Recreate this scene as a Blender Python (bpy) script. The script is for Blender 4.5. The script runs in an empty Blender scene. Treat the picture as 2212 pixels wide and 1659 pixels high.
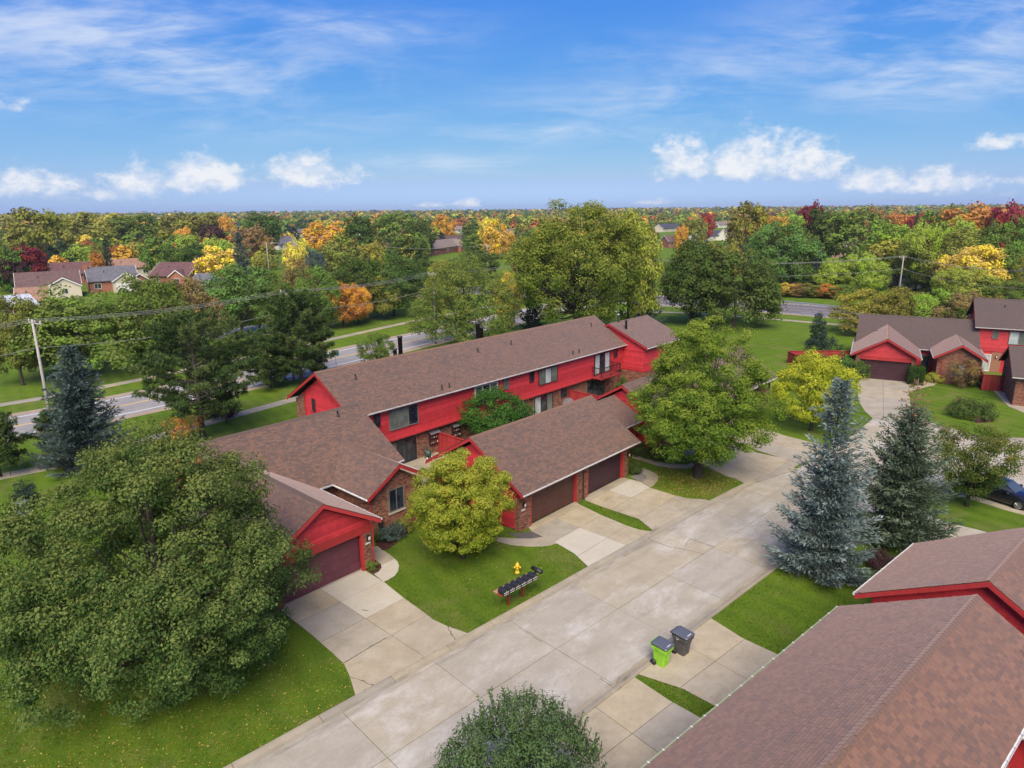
import bpy, math, random
import numpy as np
from mathutils import Vector, Matrix
sc = bpy.context.scene
COL = sc.collection
R = math.radians
# ------------------------------------------------------------------ camera
CAMH, FPX, IW, IH = 19.5, 1460.0, 2212.0, 1659.0
PITCH, ROLL = math.atan(377.5 / 1460.0), R(0.55)
cp, sp_, cr, sr = math.cos(PITCH), math.sin(PITCH), math.cos(ROLL), math.sin(ROLL)
R0, U0, F0 = Vector((1, 0, 0)), Vector((0, sp_, cp)), Vector((0, cp, -sp_))
cam_d = bpy.data.cameras.new('camera')
cam = bpy.data.objects.new('camera', cam_d)
COL.objects.link(cam)
cx_, cy_ = cr * R0 - sr * U0, sr * R0 + cr * U0
M = Matrix((cx_, cy_, -F0)).transposed().to_4x4()
M.translation = Vector((0, 0, CAMH))
cam.matrix_world = M
cam_d.sensor_width = 36.0
cam_d.lens = 36.0 * FPX / IW
cam_d.clip_start = 0.3
cam_d.clip_end = 20000
sc.camera = cam
# ------------------------------------------------------------------ world, sun, exposure
SUN_AZ, SUN_EL = R(-178), R(49)          # measured from +Y towards +X
sc.view_settings.view_transform = 'Standard'
sc.view_settings.look = 'None'
sc.view_settings.gamma = 1.0
sc.view_settings.exposure = 1.16
sc.view_settings.use_curve_mapping = False
sc.cycles.max_bounces = 4
sc.cycles.diffuse_bounces = 2
sc.cycles.use_adaptive_sampling = True
sc.cycles.adaptive_threshold = 0.02
sc.cycles.glossy_bounces = 2
sc.cycles.transmission_bounces = 4
sc.cycles.transparent_max_bounces = 6
sc.cycles.volume_bounces = 0
sc.cycles.use_denoising = True
w = bpy.data.worlds.new('World')
sc.world = w
w.use_nodes = True
w.cycles.sampling_method = 'MANUAL'
w.cycles.sample_map_resolution = 256
nt = w.node_tree
nt.nodes.clear()


class NT:
    """small helper for writing node graphs"""
    def __init__(s, tree):
        s.t = tree

    def n(s, typ, ins=None, **kw):
        nd = s.t.nodes.new(typ)
        for k, v in kw.items():
            setattr(nd, k, v)
        for k, v in (ins or {}).items():
            if isinstance(v, bpy.types.NodeSocket):
                s.t.links.new(v, nd.inputs[k])
            else:
                nd.inputs[k].default_value = v
        return nd

    def m(s, op, a, b=0.0, c=0.0, clamp=False):
        nd = s.n('ShaderNodeMath', {0: a, 1: b, 2: c}, operation=op)
        nd.use_clamp = clamp
        return nd.outputs[0]

    def mix(s, f, a, b, blend='MIX'):
        nd = s.t.nodes.new('ShaderNodeMix')
        nd.data_type = 'RGBA'
        nd.blend_type = blend
        for k, v in ((0, f), (6, a), (7, b)):
            if isinstance(v, bpy.types.NodeSocket):
                s.t.links.new(v, nd.inputs[k])
            else:
                nd.inputs[k].default_value = v if k == 0 else (*v[:3], 1.0)
        return nd.outputs[2]

    def ramp(s, f, stops, interp='LINEAR'):
        nd = s.n('ShaderNodeValToRGB', {0: f})
        cr_ = nd.color_ramp
        cr_.interpolation = interp
        while len(cr_.elements) < len(stops):
            cr_.elements.new(0.5)
        for e, (p, c) in zip(cr_.elements, stops):
            e.position = p
            e.color = (c, c, c, 1) if isinstance(c, (int, float)) else (*c[:3], 1)
        return nd.outputs[0]

    def sstep(s, x, e0, e1):
        nd = s.n('ShaderNodeMapRange', {0: x, 1: e0, 2: e1, 3: 0.0, 4: 1.0})
        nd.interpolation_type = 'SMOOTHSTEP'
        return nd.outputs[0]

    def noise(s, vec, scale, detail=4, rough=0.55, dist=0.0):
        return s.n('ShaderNodeTexNoise', {'Vector': vec, 'Scale': scale, 'Detail': detail, 'Roughness': rough, 'Distortion': dist}).outputs[0]


g = NT(nt)
out = g.n('ShaderNodeOutputWorld')
sky = g.n('ShaderNodeTexSky')
sky.sky_type = 'NISHITA'
sky.sun_disc = False
sky.sun_elevation = SUN_EL
sky.sun_rotation = SUN_AZ
sky.altitude = 100
sky.air_density = 1.0
sky.dust_density = 0.5
sky.ozone_density = 2.5
tc = g.n('ShaderNodeTexCoord').outputs['Generated']
sep = g.n('ShaderNodeSeparateXYZ', {0: tc})
dx, dy, dz = sep.outputs
az = g.m('ARCTAN2', dx, dy)
el = g.m('ARCSINE', dz)


def fray(x, y):
    u, v = (x - IW / 2) / FPX, -(y - IH / 2) / FPX
    return (F0 + cx_ * u + cy_ * v).normalized()


def azel(x, y):
    d = fray(x, y)
    return math.atan2(d.x, d.y), math.asin(d.z)


def blobs(lst):
    """largest of a set of soft ellipses given as sky directions"""
    tot = None
    for x, y, wx, wy, amp, asym in lst:
        a0, e0 = azel(x, y)
        da = g.m('MULTIPLY', g.m('SUBTRACT', az, a0), FPX / wx)
        de0 = g.m('SUBTRACT', el, e0)
        up = g.m('MULTIPLY', de0, FPX / wy)
        if asym:
            dn = g.m('MULTIPLY', de0, -FPX / (wy * asym))
            de = g.m('MAXIMUM', up, dn)
        else:
            de = up
        r2 = g.m('ADD', g.m('MULTIPLY', da, da), g.m('MULTIPLY', de, de))
        v = g.m('MULTIPLY', g.m('EXPONENT', g.m('MULTIPLY', r2, -0.7)), amp)
        tot = v if tot is None else g.m('MAXIMUM', tot, v)
    return tot


# cumulus near the horizon: where the photograph shows them, carried on round the rest of the sky by a broad noise
cum = blobs([(40, 402, 80, 34, .95, .55), (130, 400, 45, 28, .9, .6), (215, 422, 55, 20, .82, .6), (310, 400, 75, 36, .98, .55), (445, 388, 100, 42, 1.0, .6),
             (690, 382, 100, 48, 1.03, .5), (1480, 352, 60, 48, 1.0, .55), (1620, 356, 88, 60, 1.05, .5), (1755, 364, 68, 46, 1.0, .55),
             (1885, 394, 68, 33, .97, .55), (2035, 400, 92, 32, .97, .55), (2155, 311, 52, 22, .92, .55), (30, 232, 38, 20, .92, .6),
             (1008, 441, 34, 14, .86, .6), (1410, 438, 46, 11, .82, .6), (920, 444, 46, 9, .82, .6), (2175, 391, 46, 12, .75, .6)])
side = g.sstep(g.m('ABSOLUTE', az), 0.72, 0.95)
band = g.m('MULTIPLY', g.sstep(el, 0.0, 0.03), g.m('SUBTRACT', 1.0, g.sstep(el, 0.10, 0.22)))
broad = g.sstep(g.noise(tc, 3.0, 2), 0.45, 0.62)
cum = g.m('MAXIMUM', cum, g.m('MULTIPLY', g.m('MULTIPLY', side, band), broad))
stretch = g.n('ShaderNodeVectorMath', {0: tc, 1: (1, 1, 1.5)}, operation='MULTIPLY').outputs[0]
n1 = g.m('ADD', g.m('MULTIPLY', g.noise(stretch, 20.0, 2, 0.5, 0.0), 0.45), g.m('MULTIPLY', g.noise(stretch, 52.0, 5, 0.68, 0.0), 0.55))
cd = g.m('ADD', cum, g.m('MULTIPLY', g.m('SUBTRACT', n1, 0.5), 2.3))
cum_a = g.sstep(cd, 0.36, 1.02)
shade = g.noise(g.n('ShaderNodeVectorMath', {0: stretch, 1: (0.010, 0, -0.020)}, operation='ADD').outputs[0], 34.0, 4, 0.62, 0.0)
cum_c = g.mix(g.sstep(shade, 0.42, 0.62), (.97, .975, 1.0), (.70, .79, .95))
# cirrus: long thin veils
den = g.m('ADD', g.m('MAXIMUM', dz, 0.0), 0.16)
cvec = g.n('ShaderNodeCombineXYZ', {0: g.m('DIVIDE', dx, den), 1: g.m('DIVIDE', dy, den), 2: 0.0}).outputs[0]
mp = g.n('ShaderNodeMapping', {'Vector': cvec, 'Rotation': (0, 0, R(24)), 'Scale': (1.0, 1.25, 1)}).outputs[0]
n2 = g.noise(mp, 1.7, 6, 0.62, 0.5)
mp3 = g.n('ShaderNodeMapping', {'Vector': cvec, 'Rotation': (0, 0, R(34)), 'Scale': (0.8, 1.9, 1)}).outputs[0]
n3 = g.noise(mp3, 4.2, 4, 0.6, 0.6)
veil = blobs([(250, 90, 330, 80, 1.0, 0), (420, 150, 230, 55, .9, 0), (120, 40, 260, 60, .75, 0), (770, 60, 190, 28, .75, 0), (2060, 60, 260, 75, .9, 0),
              (2060, 160, 190, 40, .9, 0), (1420, 215, 260, 40, .55, 0), (1180, 285, 190, 22, .6, 0), (960, 352, 170, 18, .55, 0),
              (1650, 130, 200, 45, .55, 0), (1340, 120, 110, 30, .35, 0), (560, 255, 300, 35, .35, 0), (1900, 215, 160, 25, .4, 0)])
veil = g.m('MAXIMUM', veil, g.m('MULTIPLY', side, g.sstep(g.noise(tc, 2.0, 2), 0.42, 0.7)))
veil = g.m('MAXIMUM', veil, g.m('MULTIPLY', g.sstep(el, 0.42, 0.6), g.sstep(g.noise(tc, 2.4, 2), 0.42, 0.7)))
ci = g.m('ADD', g.m('MULTIPLY', n2, 0.75), g.m('MULTIPLY', n3, 0.3))
cir_a = g.m('MULTIPLY', g.m('MULTIPLY', g.sstep(ci, 0.38, 0.72), veil), 0.85, clamp=True)
srgb = g.n('ShaderNodeSeparateColor', {0: sky.outputs[0]})
skr = g.m('MULTIPLY', g.m('POWER', srgb.outputs[0], 1.43), .122)
skg = g.m('MAXIMUM', g.m('MULTIPLY', g.m('POWER', srgb.outputs[1], .90), .425), g.m('MULTIPLY', skr, 1.42))
skb = g.m('MAXIMUM', g.m('MULTIPLY', g.m('POWER', srgb.outputs[2], .10), 3.1), g.m('MULTIPLY', skr, 2.15))
base = g.n('ShaderNodeCombineColor', {0: skr, 1: skg, 2: skb}).outputs[0]
CLOUD = 4.3
c1 = g.mix(cir_a, base, (CLOUD * .80, CLOUD * .87, CLOUD * 1.0))
cumcol = g.mix(1.0, cum_c, (CLOUD, CLOUD, CLOUD), 'MULTIPLY')
c2 = g.mix(g.m('MULTIPLY', cum_a, 0.9), c1, cumcol)
bg = g.n('ShaderNodeBackground', {'Color': c2, 'Strength': 0.10})
nt.links.new(bg.outputs[0], out.inputs[0])
sun_d = bpy.data.lights.new('sun', 'SUN')
sun_d.energy = 3.0
sun_d.angle = R(45)
sun_d.color = (1.0, 0.90, 0.76)
sun = bpy.data.objects.new('sun', sun_d)
COL.objects.link(sun)
sdir = Vector((math.sin(SUN_AZ) * math.cos(SUN_EL), math.cos(SUN_AZ) * math.cos(SUN_EL), math.sin(SUN_EL)))
sun.rotation_euler = sdir.to_track_quat('Z', 'Y').to_euler()
sun.location = sdir * 60
# ------------------------------------------------------------------ helpers
def px(x, y, z=0.0):
    """point of the place at height z seen in the survey picture at (x, y)"""
    d = F0 + cx_ * ((x - IW / 2) / FPX) - cy_ * ((y - IH / 2) / FPX)
    t = (z - CAMH) / d.z
    return Vector((d.x * t, d.y * t, z))


class Frame:
    def __init__(s, deg):
        s.t = R(deg)
        s.c, s.s = math.cos(s.t), math.sin(s.t)

    def w(s, a, b, z=0.0):
        return Vector((a * s.c - b * s.s, a * s.s + b * s.c, z))

    def l(s, p):
        return (p[0] * s.c + p[1] * s.s, -p[0] * s.s + p[1] * s.c)


WORLD, FA, FS, FD, FR = Frame(0), Frame(47.5), Frame(43.4), Frame(40.5), Frame(-28)
OFF = {}


def tag(o, label=None, cat=None, group=None, kind=None):
    for k, v in (('label', label), ('category', cat), ('group', group), ('kind', kind)):
        if v:
            o[k] = v
    return o


def thing(name, label, cat, frame, a, b, z=0.0, group=None, kind=None):
    o = bpy.data.objects.new(name, None)
    o.empty_display_size = 0.3
    COL.objects.link(o)
    o.location = frame.w(a, b, z)
    o.rotation_euler = (0, 0, frame.t)
    OFF[o.name] = (a, b, z)
    return tag(o, label, cat, group, kind)


def mesh_from(name, v, f, mat, smooth=False, attrs=None):
    me = bpy.data.meshes.new(name)
    v = np.asarray(v, dtype=np.float32)
    if isinstance(f, np.ndarray):
        nf, k = f.shape
        me.vertices.add(len(v))
        me.vertices.foreach_set('co', v.ravel())
        me.loops.add(nf * k)
        me.loops.foreach_set('vertex_index', f.astype(np.int32).ravel())
        me.polygons.add(nf)
        me.polygons.foreach_set('loop_start', np.arange(0, nf * k, k, dtype=np.int32))
        me.update(calc_edges=True)
        me.polygons.foreach_set('use_smooth', np.zeros(nf, dtype=bool))
    else:
        me.from_pydata([tuple(p) for p in v.tolist()], [], f)
        me.update()
    for an, av in (attrs or {}).items():
        av = np.asarray(av, dtype=np.float32)
        if av.ndim == 1:
            me.attributes.new(an, 'FLOAT', 'POINT').data.foreach_set('value', av)
        else:
            me.attributes.new(an, 'FLOAT_COLOR', 'POINT').data.foreach_set('color', av.ravel())
    if mat:
        me.materials.append(mat)
    if smooth:
        me.polygons.foreach_set('use_smooth', np.ones(len(me.polygons), dtype=bool))
    return me


def link(name, me, parent=None):
    o = bpy.data.objects.new(name, me)
    COL.objects.link(o)
    if parent is not None:
        o.parent = parent
        OFF[o.name] = OFF.get(parent.name, (0, 0, 0))
    return o


def nobj(name, v, f, mat, parent=None, smooth=False, attrs=None, kind=None):
    v = np.asarray(v, dtype=np.float64).reshape(-1, 3)
    if parent is not None:
        v = v - np.array(OFF.get(parent.name, (0, 0, 0)))
    o = link(name, mesh_from(name, v, f, mat, smooth, attrs), parent)
    if kind:
        o['kind'] = kind
    return o


class MB:
    """collects boxes, prisms, tubes; build() links them as ONE mesh object"""
    def __init__(s):
        s.v, s.f = [], []

    def add(s, v, f):
        n = len(s.v)
        s.v += [tuple(p) for p in v]
        s.f += [tuple(i + n for i in q) for q in f]
        return s

    def box(s, x0, x1, y0, y1, z0, z1):
        return s.add([(x0, y0, z0), (x1, y0, z0), (x1, y1, z0), (x0, y1, z0), (x0, y0, z1), (x1, y0, z1), (x1, y1, z1), (x0, y1, z1)],
                     [(0, 3, 2, 1), (4, 5, 6, 7), (0, 1, 5, 4), (1, 2, 6, 5), (2, 3, 7, 6), (3, 0, 4, 7)])

    def wbox(s, w, s0, s1, t0, t1, w0, w1):
        """box on a wall plane w = (origin, along, normal): s along, t up, w outwards"""
        P = [w.p(a, t, n) for n in (w0, w1) for a, t in ((s0, t0), (s1, t0), (s1, t1), (s0, t1))]
        return s.add(P, [(0, 3, 2, 1), (4, 5, 6, 7), (0, 1, 5, 4), (1, 2, 6, 5), (2, 3, 7, 6), (3, 0, 4, 7)])

    def prism(s, poly, z0, z1):
        n = len(poly)
        v = [(p[0], p[1], z0) for p in poly] + [(p[0], p[1], z1) for p in poly]
        f = [tuple(range(n, 2 * n)), tuple(range(n - 1, -1, -1))]
        f += [(i, (i + 1) % n, n + (i + 1) % n, n + i) for i in range(n)]
        return s.add(v, f)

    def wprism(s, w, poly, w0, w1):
        n = len(poly)
        v = [w.p(a, t, w0) for a, t in poly] + [w.p(a, t, w1) for a, t in poly]
        f = [tuple(range(n, 2 * n)), tuple(range(n - 1, -1, -1))]
        f += [(i, (i + 1) % n, n + (i + 1) % n, n + i) for i in range(n)]
        return s.add(v, f)

    def tube(s, path, r0, r1=None, n=8, cap=True):
        r1 = r0 if r1 is None else r1
        path = [Vector(p) for p in path]
        rings = []
        for i, p in enumerate(path):
            d = (path[min(i + 1, len(path) - 1)] - path[max(i - 1, 0)]).normalized()
            x = d.orthogonal().normalized() if abs(d.z) > 0.9 else Vector((-d.y, d.x, 0)).normalized()
            y = d.cross(x)
            rr = r0[i] if isinstance(r0, (list, tuple)) else r0 + (r1 - r0) * i / max(1, len(path) - 1)
            rings.append([p + (x * math.cos(2 * math.pi * k / n) + y * math.sin(2 * math.pi * k / n)) * rr for k in range(n)])
        v = [q for rg in rings for q in rg]
        f = []
        for i in range(len(rings) - 1):
            for k in range(n):
                f.append((i * n + k, i * n + (k + 1) % n, (i + 1) * n + (k + 1) % n, (i + 1) * n + k))
        if cap:
            f += [tuple(range(n - 1, -1, -1)), tuple((len(rings) - 1) * n + k for k in range(n))]
        return s.add(v, f)

    def lathe(s, c, prof, n=14):
        """prof: (radius, z) from bottom to top, about c"""
        return s.tube([(c[0], c[1], c[2] + z) for r, z in prof], [r for r, z in prof], n=n)

    def build(s, name, mat, parent=None, smooth=False, kind=None):
        return nobj(name, s.v, s.f, mat, parent, smooth, None, kind)


class Wall:
    def __init__(s, o, d, n):
        s.o, s.d, s.n = o, d, n

    def p(s, a, t, w=0.0):
        return (s.o[0] + s.d[0] * a + s.n[0] * w, s.o[1] + s.d[1] * a + s.n[1] * w, t)


def wall_front(b):     # faces -b, s = a
    return Wall((0, b), (1, 0), (0, -1))


def wall_back(b):
    return Wall((0, b), (1, 0), (0, 1))


def wall_left(a):      # faces -a, s = b
    return Wall((a, 0), (0, 1), (-1, 0))


def wall_right(a):
    return Wall((a, 0), (0, 1), (1, 0))


# ------------------------------------------------------------------ materials
def mat(name, build):
    m = bpy.data.materials.new(name)
    m.use_nodes = True
    t = m.node_tree
    t.nodes.clear()
    gg = NT(t)
    o = gg.n('ShaderNodeOutputMaterial')
    sh = build(gg)
    t.links.new(sh, o.inputs[0])
    return m


def bsdf(q, col, rough=0.7, spec=0.3, metal=0.0, normal=None):
    ins = {'Base Color': col if isinstance(col, bpy.types.NodeSocket) else (*col[:3], 1), 'Roughness': rough, 'Metallic': metal, 'Specular IOR Level': spec}
    if normal is not None:
        ins['Normal'] = normal
    return q.n('ShaderNodeBsdfPrincipled', ins).outputs[0]


def bump(q, h, strength=0.3, dist=0.02):
    return q.n('ShaderNodeBump', {'Height': h, 'Strength': strength, 'Distance': dist}).outputs[0]


def objc(q):
    return q.n('ShaderNodeTexCoord').outputs['Object']


def posc(q):
    return q.n('ShaderNodeNewGeometry').outputs['Position']


def orand(q):
    return q.n('ShaderNodeObjectInfo').outputs['Random']


def attr(q, name, sock='Fac'):
    return q.n('ShaderNodeAttribute', attribute_name=name).outputs[sock]


def painted(name, col, rough=0.55, var=0.12, spec=0.3, scale=3.0):
    """paint with weathering: faint blotches, streaks and grain"""
    def f(q):
        p = posc(q)
        n = q.noise(p, scale, 6, 0.65)
        n2 = q.noise(q.n('ShaderNodeMapping', {'Vector': p, 'Scale': (9, 9, 0.8)}).outputs[0], 2.0, 4)
        k = q.m('ADD', q.m('MULTIPLY', n, 0.6), q.m('MULTIPLY', n2, 0.4))
        k = q.m('ADD', k, q.m('MULTIPLY', q.m('SUBTRACT', orand(q), 0.5), 0.25))
        c = q.mix(q.sstep(k, 0.3, 0.7), [x * (1 - var) for x in col], [min(1, x * (1 + var) + 0.01 * var) for x in col])
        return bsdf(q, c, rough, spec, 0, bump(q, q.noise(p, 60, 3), 0.08, 0.004))
    return mat(name, f)


def plain(name, col, rough=0.5, spec=0.4, metal=0.0):
    return mat(name, lambda q: bsdf(q, q.mix(q.noise(posc(q), 8, 4), [x * .88 for x in col], [min(1, x * 1.1) for x in col]), rough, spec, metal))


RED = painted('red_siding_paint', (0.45, 0.030, 0.036), 0.55, 0.22)
RED_TRIM = painted('red_trim_paint', (0.345, 0.030, 0.030), 0.5, 0.16)
RED_FENCE = painted('red_fence_stain', (0.30, 0.026, 0.026), 0.7, 0.25)
MAROON = painted('maroon_door_paint', (0.120, 0.036, 0.048), 0.45, 0.10)
BROWN_DOOR = painted('brown_door_paint', (0.085, 0.036, 0.027), 0.45, 0.10)
DARK_DOOR = painted('dark_plum_door_paint', (0.050, 0.020, 0.026), 0.45, 0.12)
WHITE = painted('white_gutter_paint', (0.66, 0.63, 0.60), 0.45, 0.10)
GREENISH = painted('green_gutter_paint', (0.26, 0.32, 0.20), 0.45, 0.12)
OFFWHITE = painted('off_white_paint', (0.60, 0.57, 0.50), 0.5, 0.10)
BEIGE = painted('beige_siding_paint', (0.50, 0.43, 0.33), 0.6, 0.10)
DARK_FRAME = plain('bronze_frame', (0.030, 0.026, 0.025), 0.4)
GREY_FRAME = plain('grey_window_frame', (0.16, 0.14, 0.125), 0.45)
BLACK = plain('black_plastic', (0.018, 0.018, 0.020), 0.45)
VENT = plain('vent_pipe_dark', (0.035, 0.028, 0.026), 0.55)
METAL = plain('galvanised_metal', (0.42, 0.43, 0.44), 0.38, 0.5, 0.7)
STONE = painted('limestone_sill', (0.45, 0.38, 0.29), 0.8, 0.15)
BARK = painted('bark', (0.060, 0.046, 0.036), 0.9, 0.35, 0.1, 8)
BARK_GREY = painted('grey_bark', (0.115, 0.095, 0.080), 0.9, 0.3, 0.1, 8)
TWIG = painted('bare_twig', (0.17, 0.12, 0.095), 0.9, 0.3, 0.1, 8)
POLEWOOD = painted('weathered_pole_wood', (0.30, 0.27, 0.245), 0.9, 0.25, 0.1, 6)
CEDAR = painted('weathered_cedar', (0.40, 0.215, 0.14), 0.8, 0.25, 0.1, 10)
POSTRED = painted('red_brown_post_stain', (0.22, 0.042, 0.026), 0.8, 0.2, 0.1, 10)


def glassy(name, a, b, sc_=1.2):
    def f(q):
        k = q.noise(posc(q), sc_, 3)
        return bsdf(q, q.mix(q.sstep(k, .4, .6), a, b), 0.06, 0.6)
    return mat(name, f)


PANE = glassy('dark_window_glass', (0.010, 0.014, 0.022), (0.030, 0.038, 0.046))
PANE_BLIND = glassy('window_glass_with_blind', (0.095, 0.11, 0.095), (0.14, 0.155, 0.135))
PANE_PALE = glassy('window_glass_with_curtain', (0.33, 0.37, 0.36), (0.44, 0.47, 0.46))


def f_shingle(pal):
    def f(q):
        rr = q.m('FRACT', q.m('ADD', attr(q, 'rnd'), orand(q)))
        big = q.noise(posc(q), 0.55, 3, 0.5)
        rr = q.m('ADD', q.m('MULTIPLY', rr, 0.8), q.m('MULTIPLY', big, 0.2))
        c = q.ramp(rr, pal)
        gr = q.noise(posc(q), 90, 2, 0.6)
        c = q.mix(q.m('MULTIPLY', q.sstep(gr, .35, .7), 0.35), c, (0.045, 0.035, 0.032))
        st = q.noise(q.n('ShaderNodeMapping', {'Vector': posc(q), 'Scale': (.7, .7, .35)}).outputs[0], 1.1, 6, 0.65)
        c = q.mix(q.m('MULTIPLY', q.sstep(st, .56, .78), 0.45), c, (0.050, 0.040, 0.036))
        return q.n('ShaderNodeBsdfPrincipled', {'Base Color': c, 'Roughness': 0.8, 'Specular IOR Level': 0.3, 'Sheen Weight': 0.45, 'Sheen Roughness': 0.5, 'Sheen Tint': (1.0, .76, .64, 1), 'Normal': bump(q, gr, 0.25, 0.004)}).outputs[0]
    return f


SHINGLE = mat('brown_blend_shingle', f_shingle([(0.0, (0.074, 0.050, 0.037)), (0.3, (0.108, 0.064, 0.044)), (0.55, (0.134, 0.074, 0.048)), (0.8, (0.178, 0.090, 0.052)), (1.0, (0.118, 0.070, 0.047))]))
SHINGLE_RED = mat('russet_blend_shingle', f_shingle([(0.0, (0.106, 0.061, 0.045)), (0.3, (0.140, 0.073, 0.049)), (0.6, (0.168, 0.083, 0.052)), (0.85, (0.204, 0.100, 0.059)), (1.0, (0.140, 0.076, 0.053))]))
SHINGLE_DARK = mat('dark_brown_shingle', f_shingle([(0.0, (0.060, 0.043, 0.035)), (0.35, (0.078, 0.052, 0.040)), (0.7, (0.096, 0.061, 0.045)), (1.0, (0.084, 0.054, 0.041))]))
DECK = plain('roof_underlay', (0.045, 0.032, 0.028), 0.9, 0.1)


def f_brick(pal):
    def f(q):
        rr = q.m('FRACT', q.m('ADD', attr(q, 'rnd'), orand(q)))
        c = q.ramp(rr, pal)
        gr = q.noise(posc(q), 45, 3, 0.6)
        c = q.mix(q.m('MULTIPLY', gr, 0.25), c, (0.10, 0.06, 0.05))
        return bsdf(q, c, 0.9, 0.15, 0, bump(q, gr, 0.3, 0.005))
    return f


BRICK = mat('rustic_red_brick', f_brick([(0.0, (0.095, 0.040, 0.030)), (0.25, (0.185, 0.070, 0.046)), (0.55, (0.255, 0.105, 0.062)), (0.8, (0.320, 0.165, 0.100)), (1.0, (0.230, 0.085, 0.055))]))
MORTAR = painted('mortar', (0.300, 0.245, 0.195), 0.95, 0.15)


def f_concrete(c0, c1, stain, chalk=0.0, objvar=0.22, street=False):
    def f(q):
        p = posc(q)
        n = q.noise(p, 0.8, 8, 0.7)
        c = q.mix(q.sstep(n, 0.30, 0.70), c0, c1)
        ov = q.m('SUBTRACT', orand(q), 0.5)
        c = q.n('ShaderNodeHueSaturation', {'Hue': 0.5, 'Saturation': q.m('ADD', 1.0, q.m('MULTIPLY', ov, 0.4)), 'Value': q.m('ADD', 1.0, q.m('MULTIPLY', ov, objvar)), 'Color': c}).outputs[0]
        fine = q.noise(p, 34, 4, 0.75)
        c = q.mix(q.m('MULTIPLY', q.sstep(fine, .38, .72), 0.34), c, [x * .66 for x in c0])
        al = q.n('ShaderNodeMapping', {'Vector': p, 'Rotation': (0, 0, R(-43.4))}).outputs[0]
        s1 = q.noise(q.n('ShaderNodeMapping', {'Vector': al, 'Scale': (0.35, 1.1, 1)}).outputs[0], 1.0, 7, 0.7, 0.4)
        c = q.mix(q.m('MULTIPLY', q.sstep(s1, .54, .74), stain), c, [x * .50 for x in c0])
        md = q.noise(p, 4.2, 6, 0.72)
        c = q.mix(q.m('MULTIPLY', q.sstep(md, .52, .70), 0.26), c, [x * .70 for x in c0])
        if chalk:
            s2 = q.noise(q.n('ShaderNodeMapping', {'Vector': al, 'Scale': (0.5, 0.9, 1), 'Location': (31, 7, 0)}).outputs[0], 0.42, 9, 0.75, 0.2)
            c = q.mix(q.m('MULTIPLY', q.sstep(s2, .46, .70), chalk), c, (0.49, 0.462, 0.41))
        if street:
            # dark run-off stain along the gutters and worn wheel lanes
            v = q.n('ShaderNodeSeparateXYZ', {0: al}).outputs[1]
            run = q.noise(q.n('ShaderNodeMapping', {'Vector': al, 'Scale': (0.25, 1.6, 1)}).outputs[0], 1.5, 6, 0.7)
            for lane, wd, am in ((21.35, .55, .75), (14.75, .6, .7), (17.0, .3, .22), (15.6, .3, .2), (19.4, .3, .22), (20.7, .3, .2)):
                dd = q.m('ABSOLUTE', q.m('SUBTRACT', v, lane))
                k = q.m('MULTIPLY', q.m('SUBTRACT', 1.0, q.sstep(dd, 0.0, wd)), q.sstep(run, .40, .66))
                c = q.mix(q.m('MULTIPLY', k, am), c, [x * .46 for x in c0])
        sp = q.noise(p, 8.0, 2, 0.5)
        c = q.mix(q.m('MULTIPLY', q.sstep(sp, .69, .76), 0.45), c, [x * .5 for x in c0])
        return bsdf(q, c, 0.9, 0.15, 0, bump(q, fine, 0.15, 0.005))
    return f


STREET = mat('street_concrete', f_concrete((0.308, 0.267, 0.198), (0.361, 0.318, 0.242), 0.26, 0.72, 0.06, True))
DRIVE = mat('driveway_concrete', f_concrete((0.290, 0.244, 0.170), (0.372, 0.320, 0.228), 0.50, 0.15, 0.22))
DRIVE_NEW = mat('new_pale_concrete', f_concrete((0.404, 0.360, 0.273), (0.451, 0.408, 0.316), 0.12, 0.2, 0.08))
WALK = mat('walkway_concrete', f_concrete((0.272, 0.231, 0.164), (0.343, 0.296, 0.216), 0.6, 0.1, 0.25))
KERB = mat('kerb_concrete', f_concrete((0.240, 0.205, 0.147), (0.305, 0.265, 0.195), 0.85, 0.1, 0.25))
JOINT = plain('joint_dirt', (0.050, 0.042, 0.032), 0.95, 0.1)
ASPHALT = mat('worn_asphalt', f_concrete((0.240, 0.218, 0.202), (0.300, 0.277, 0.252), 0.25, 0.1, 0.1))
ASPHALT_DARK = mat('dark_asphalt', f_concrete((0.126, 0.116, 0.123), (0.156, 0.144, 0.151), 0.25, 0.0, 0.1))
GRAVEL = mat('gravel_shoulder', f_concrete((0.27, 0.215, 0.155), (0.36, 0.285, 0.21), 0.3, 0.0, 0.1))
LINE_W = plain('white_line_paint', (0.62, 0.61, 0.59), 0.7, 0.2)
LINE_Y = plain('yellow_line_paint', (0.60, 0.40, 0.13), 0.7, 0.2)
MULCH = painted('red_mulch', (0.085, 0.034, 0.026), 0.95, 0.5, 0.1, 14)
PEBBLE = painted('grey_pebble_bed', (0.14, 0.125, 0.115), 0.95, 0.5, 0.1, 16)


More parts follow.
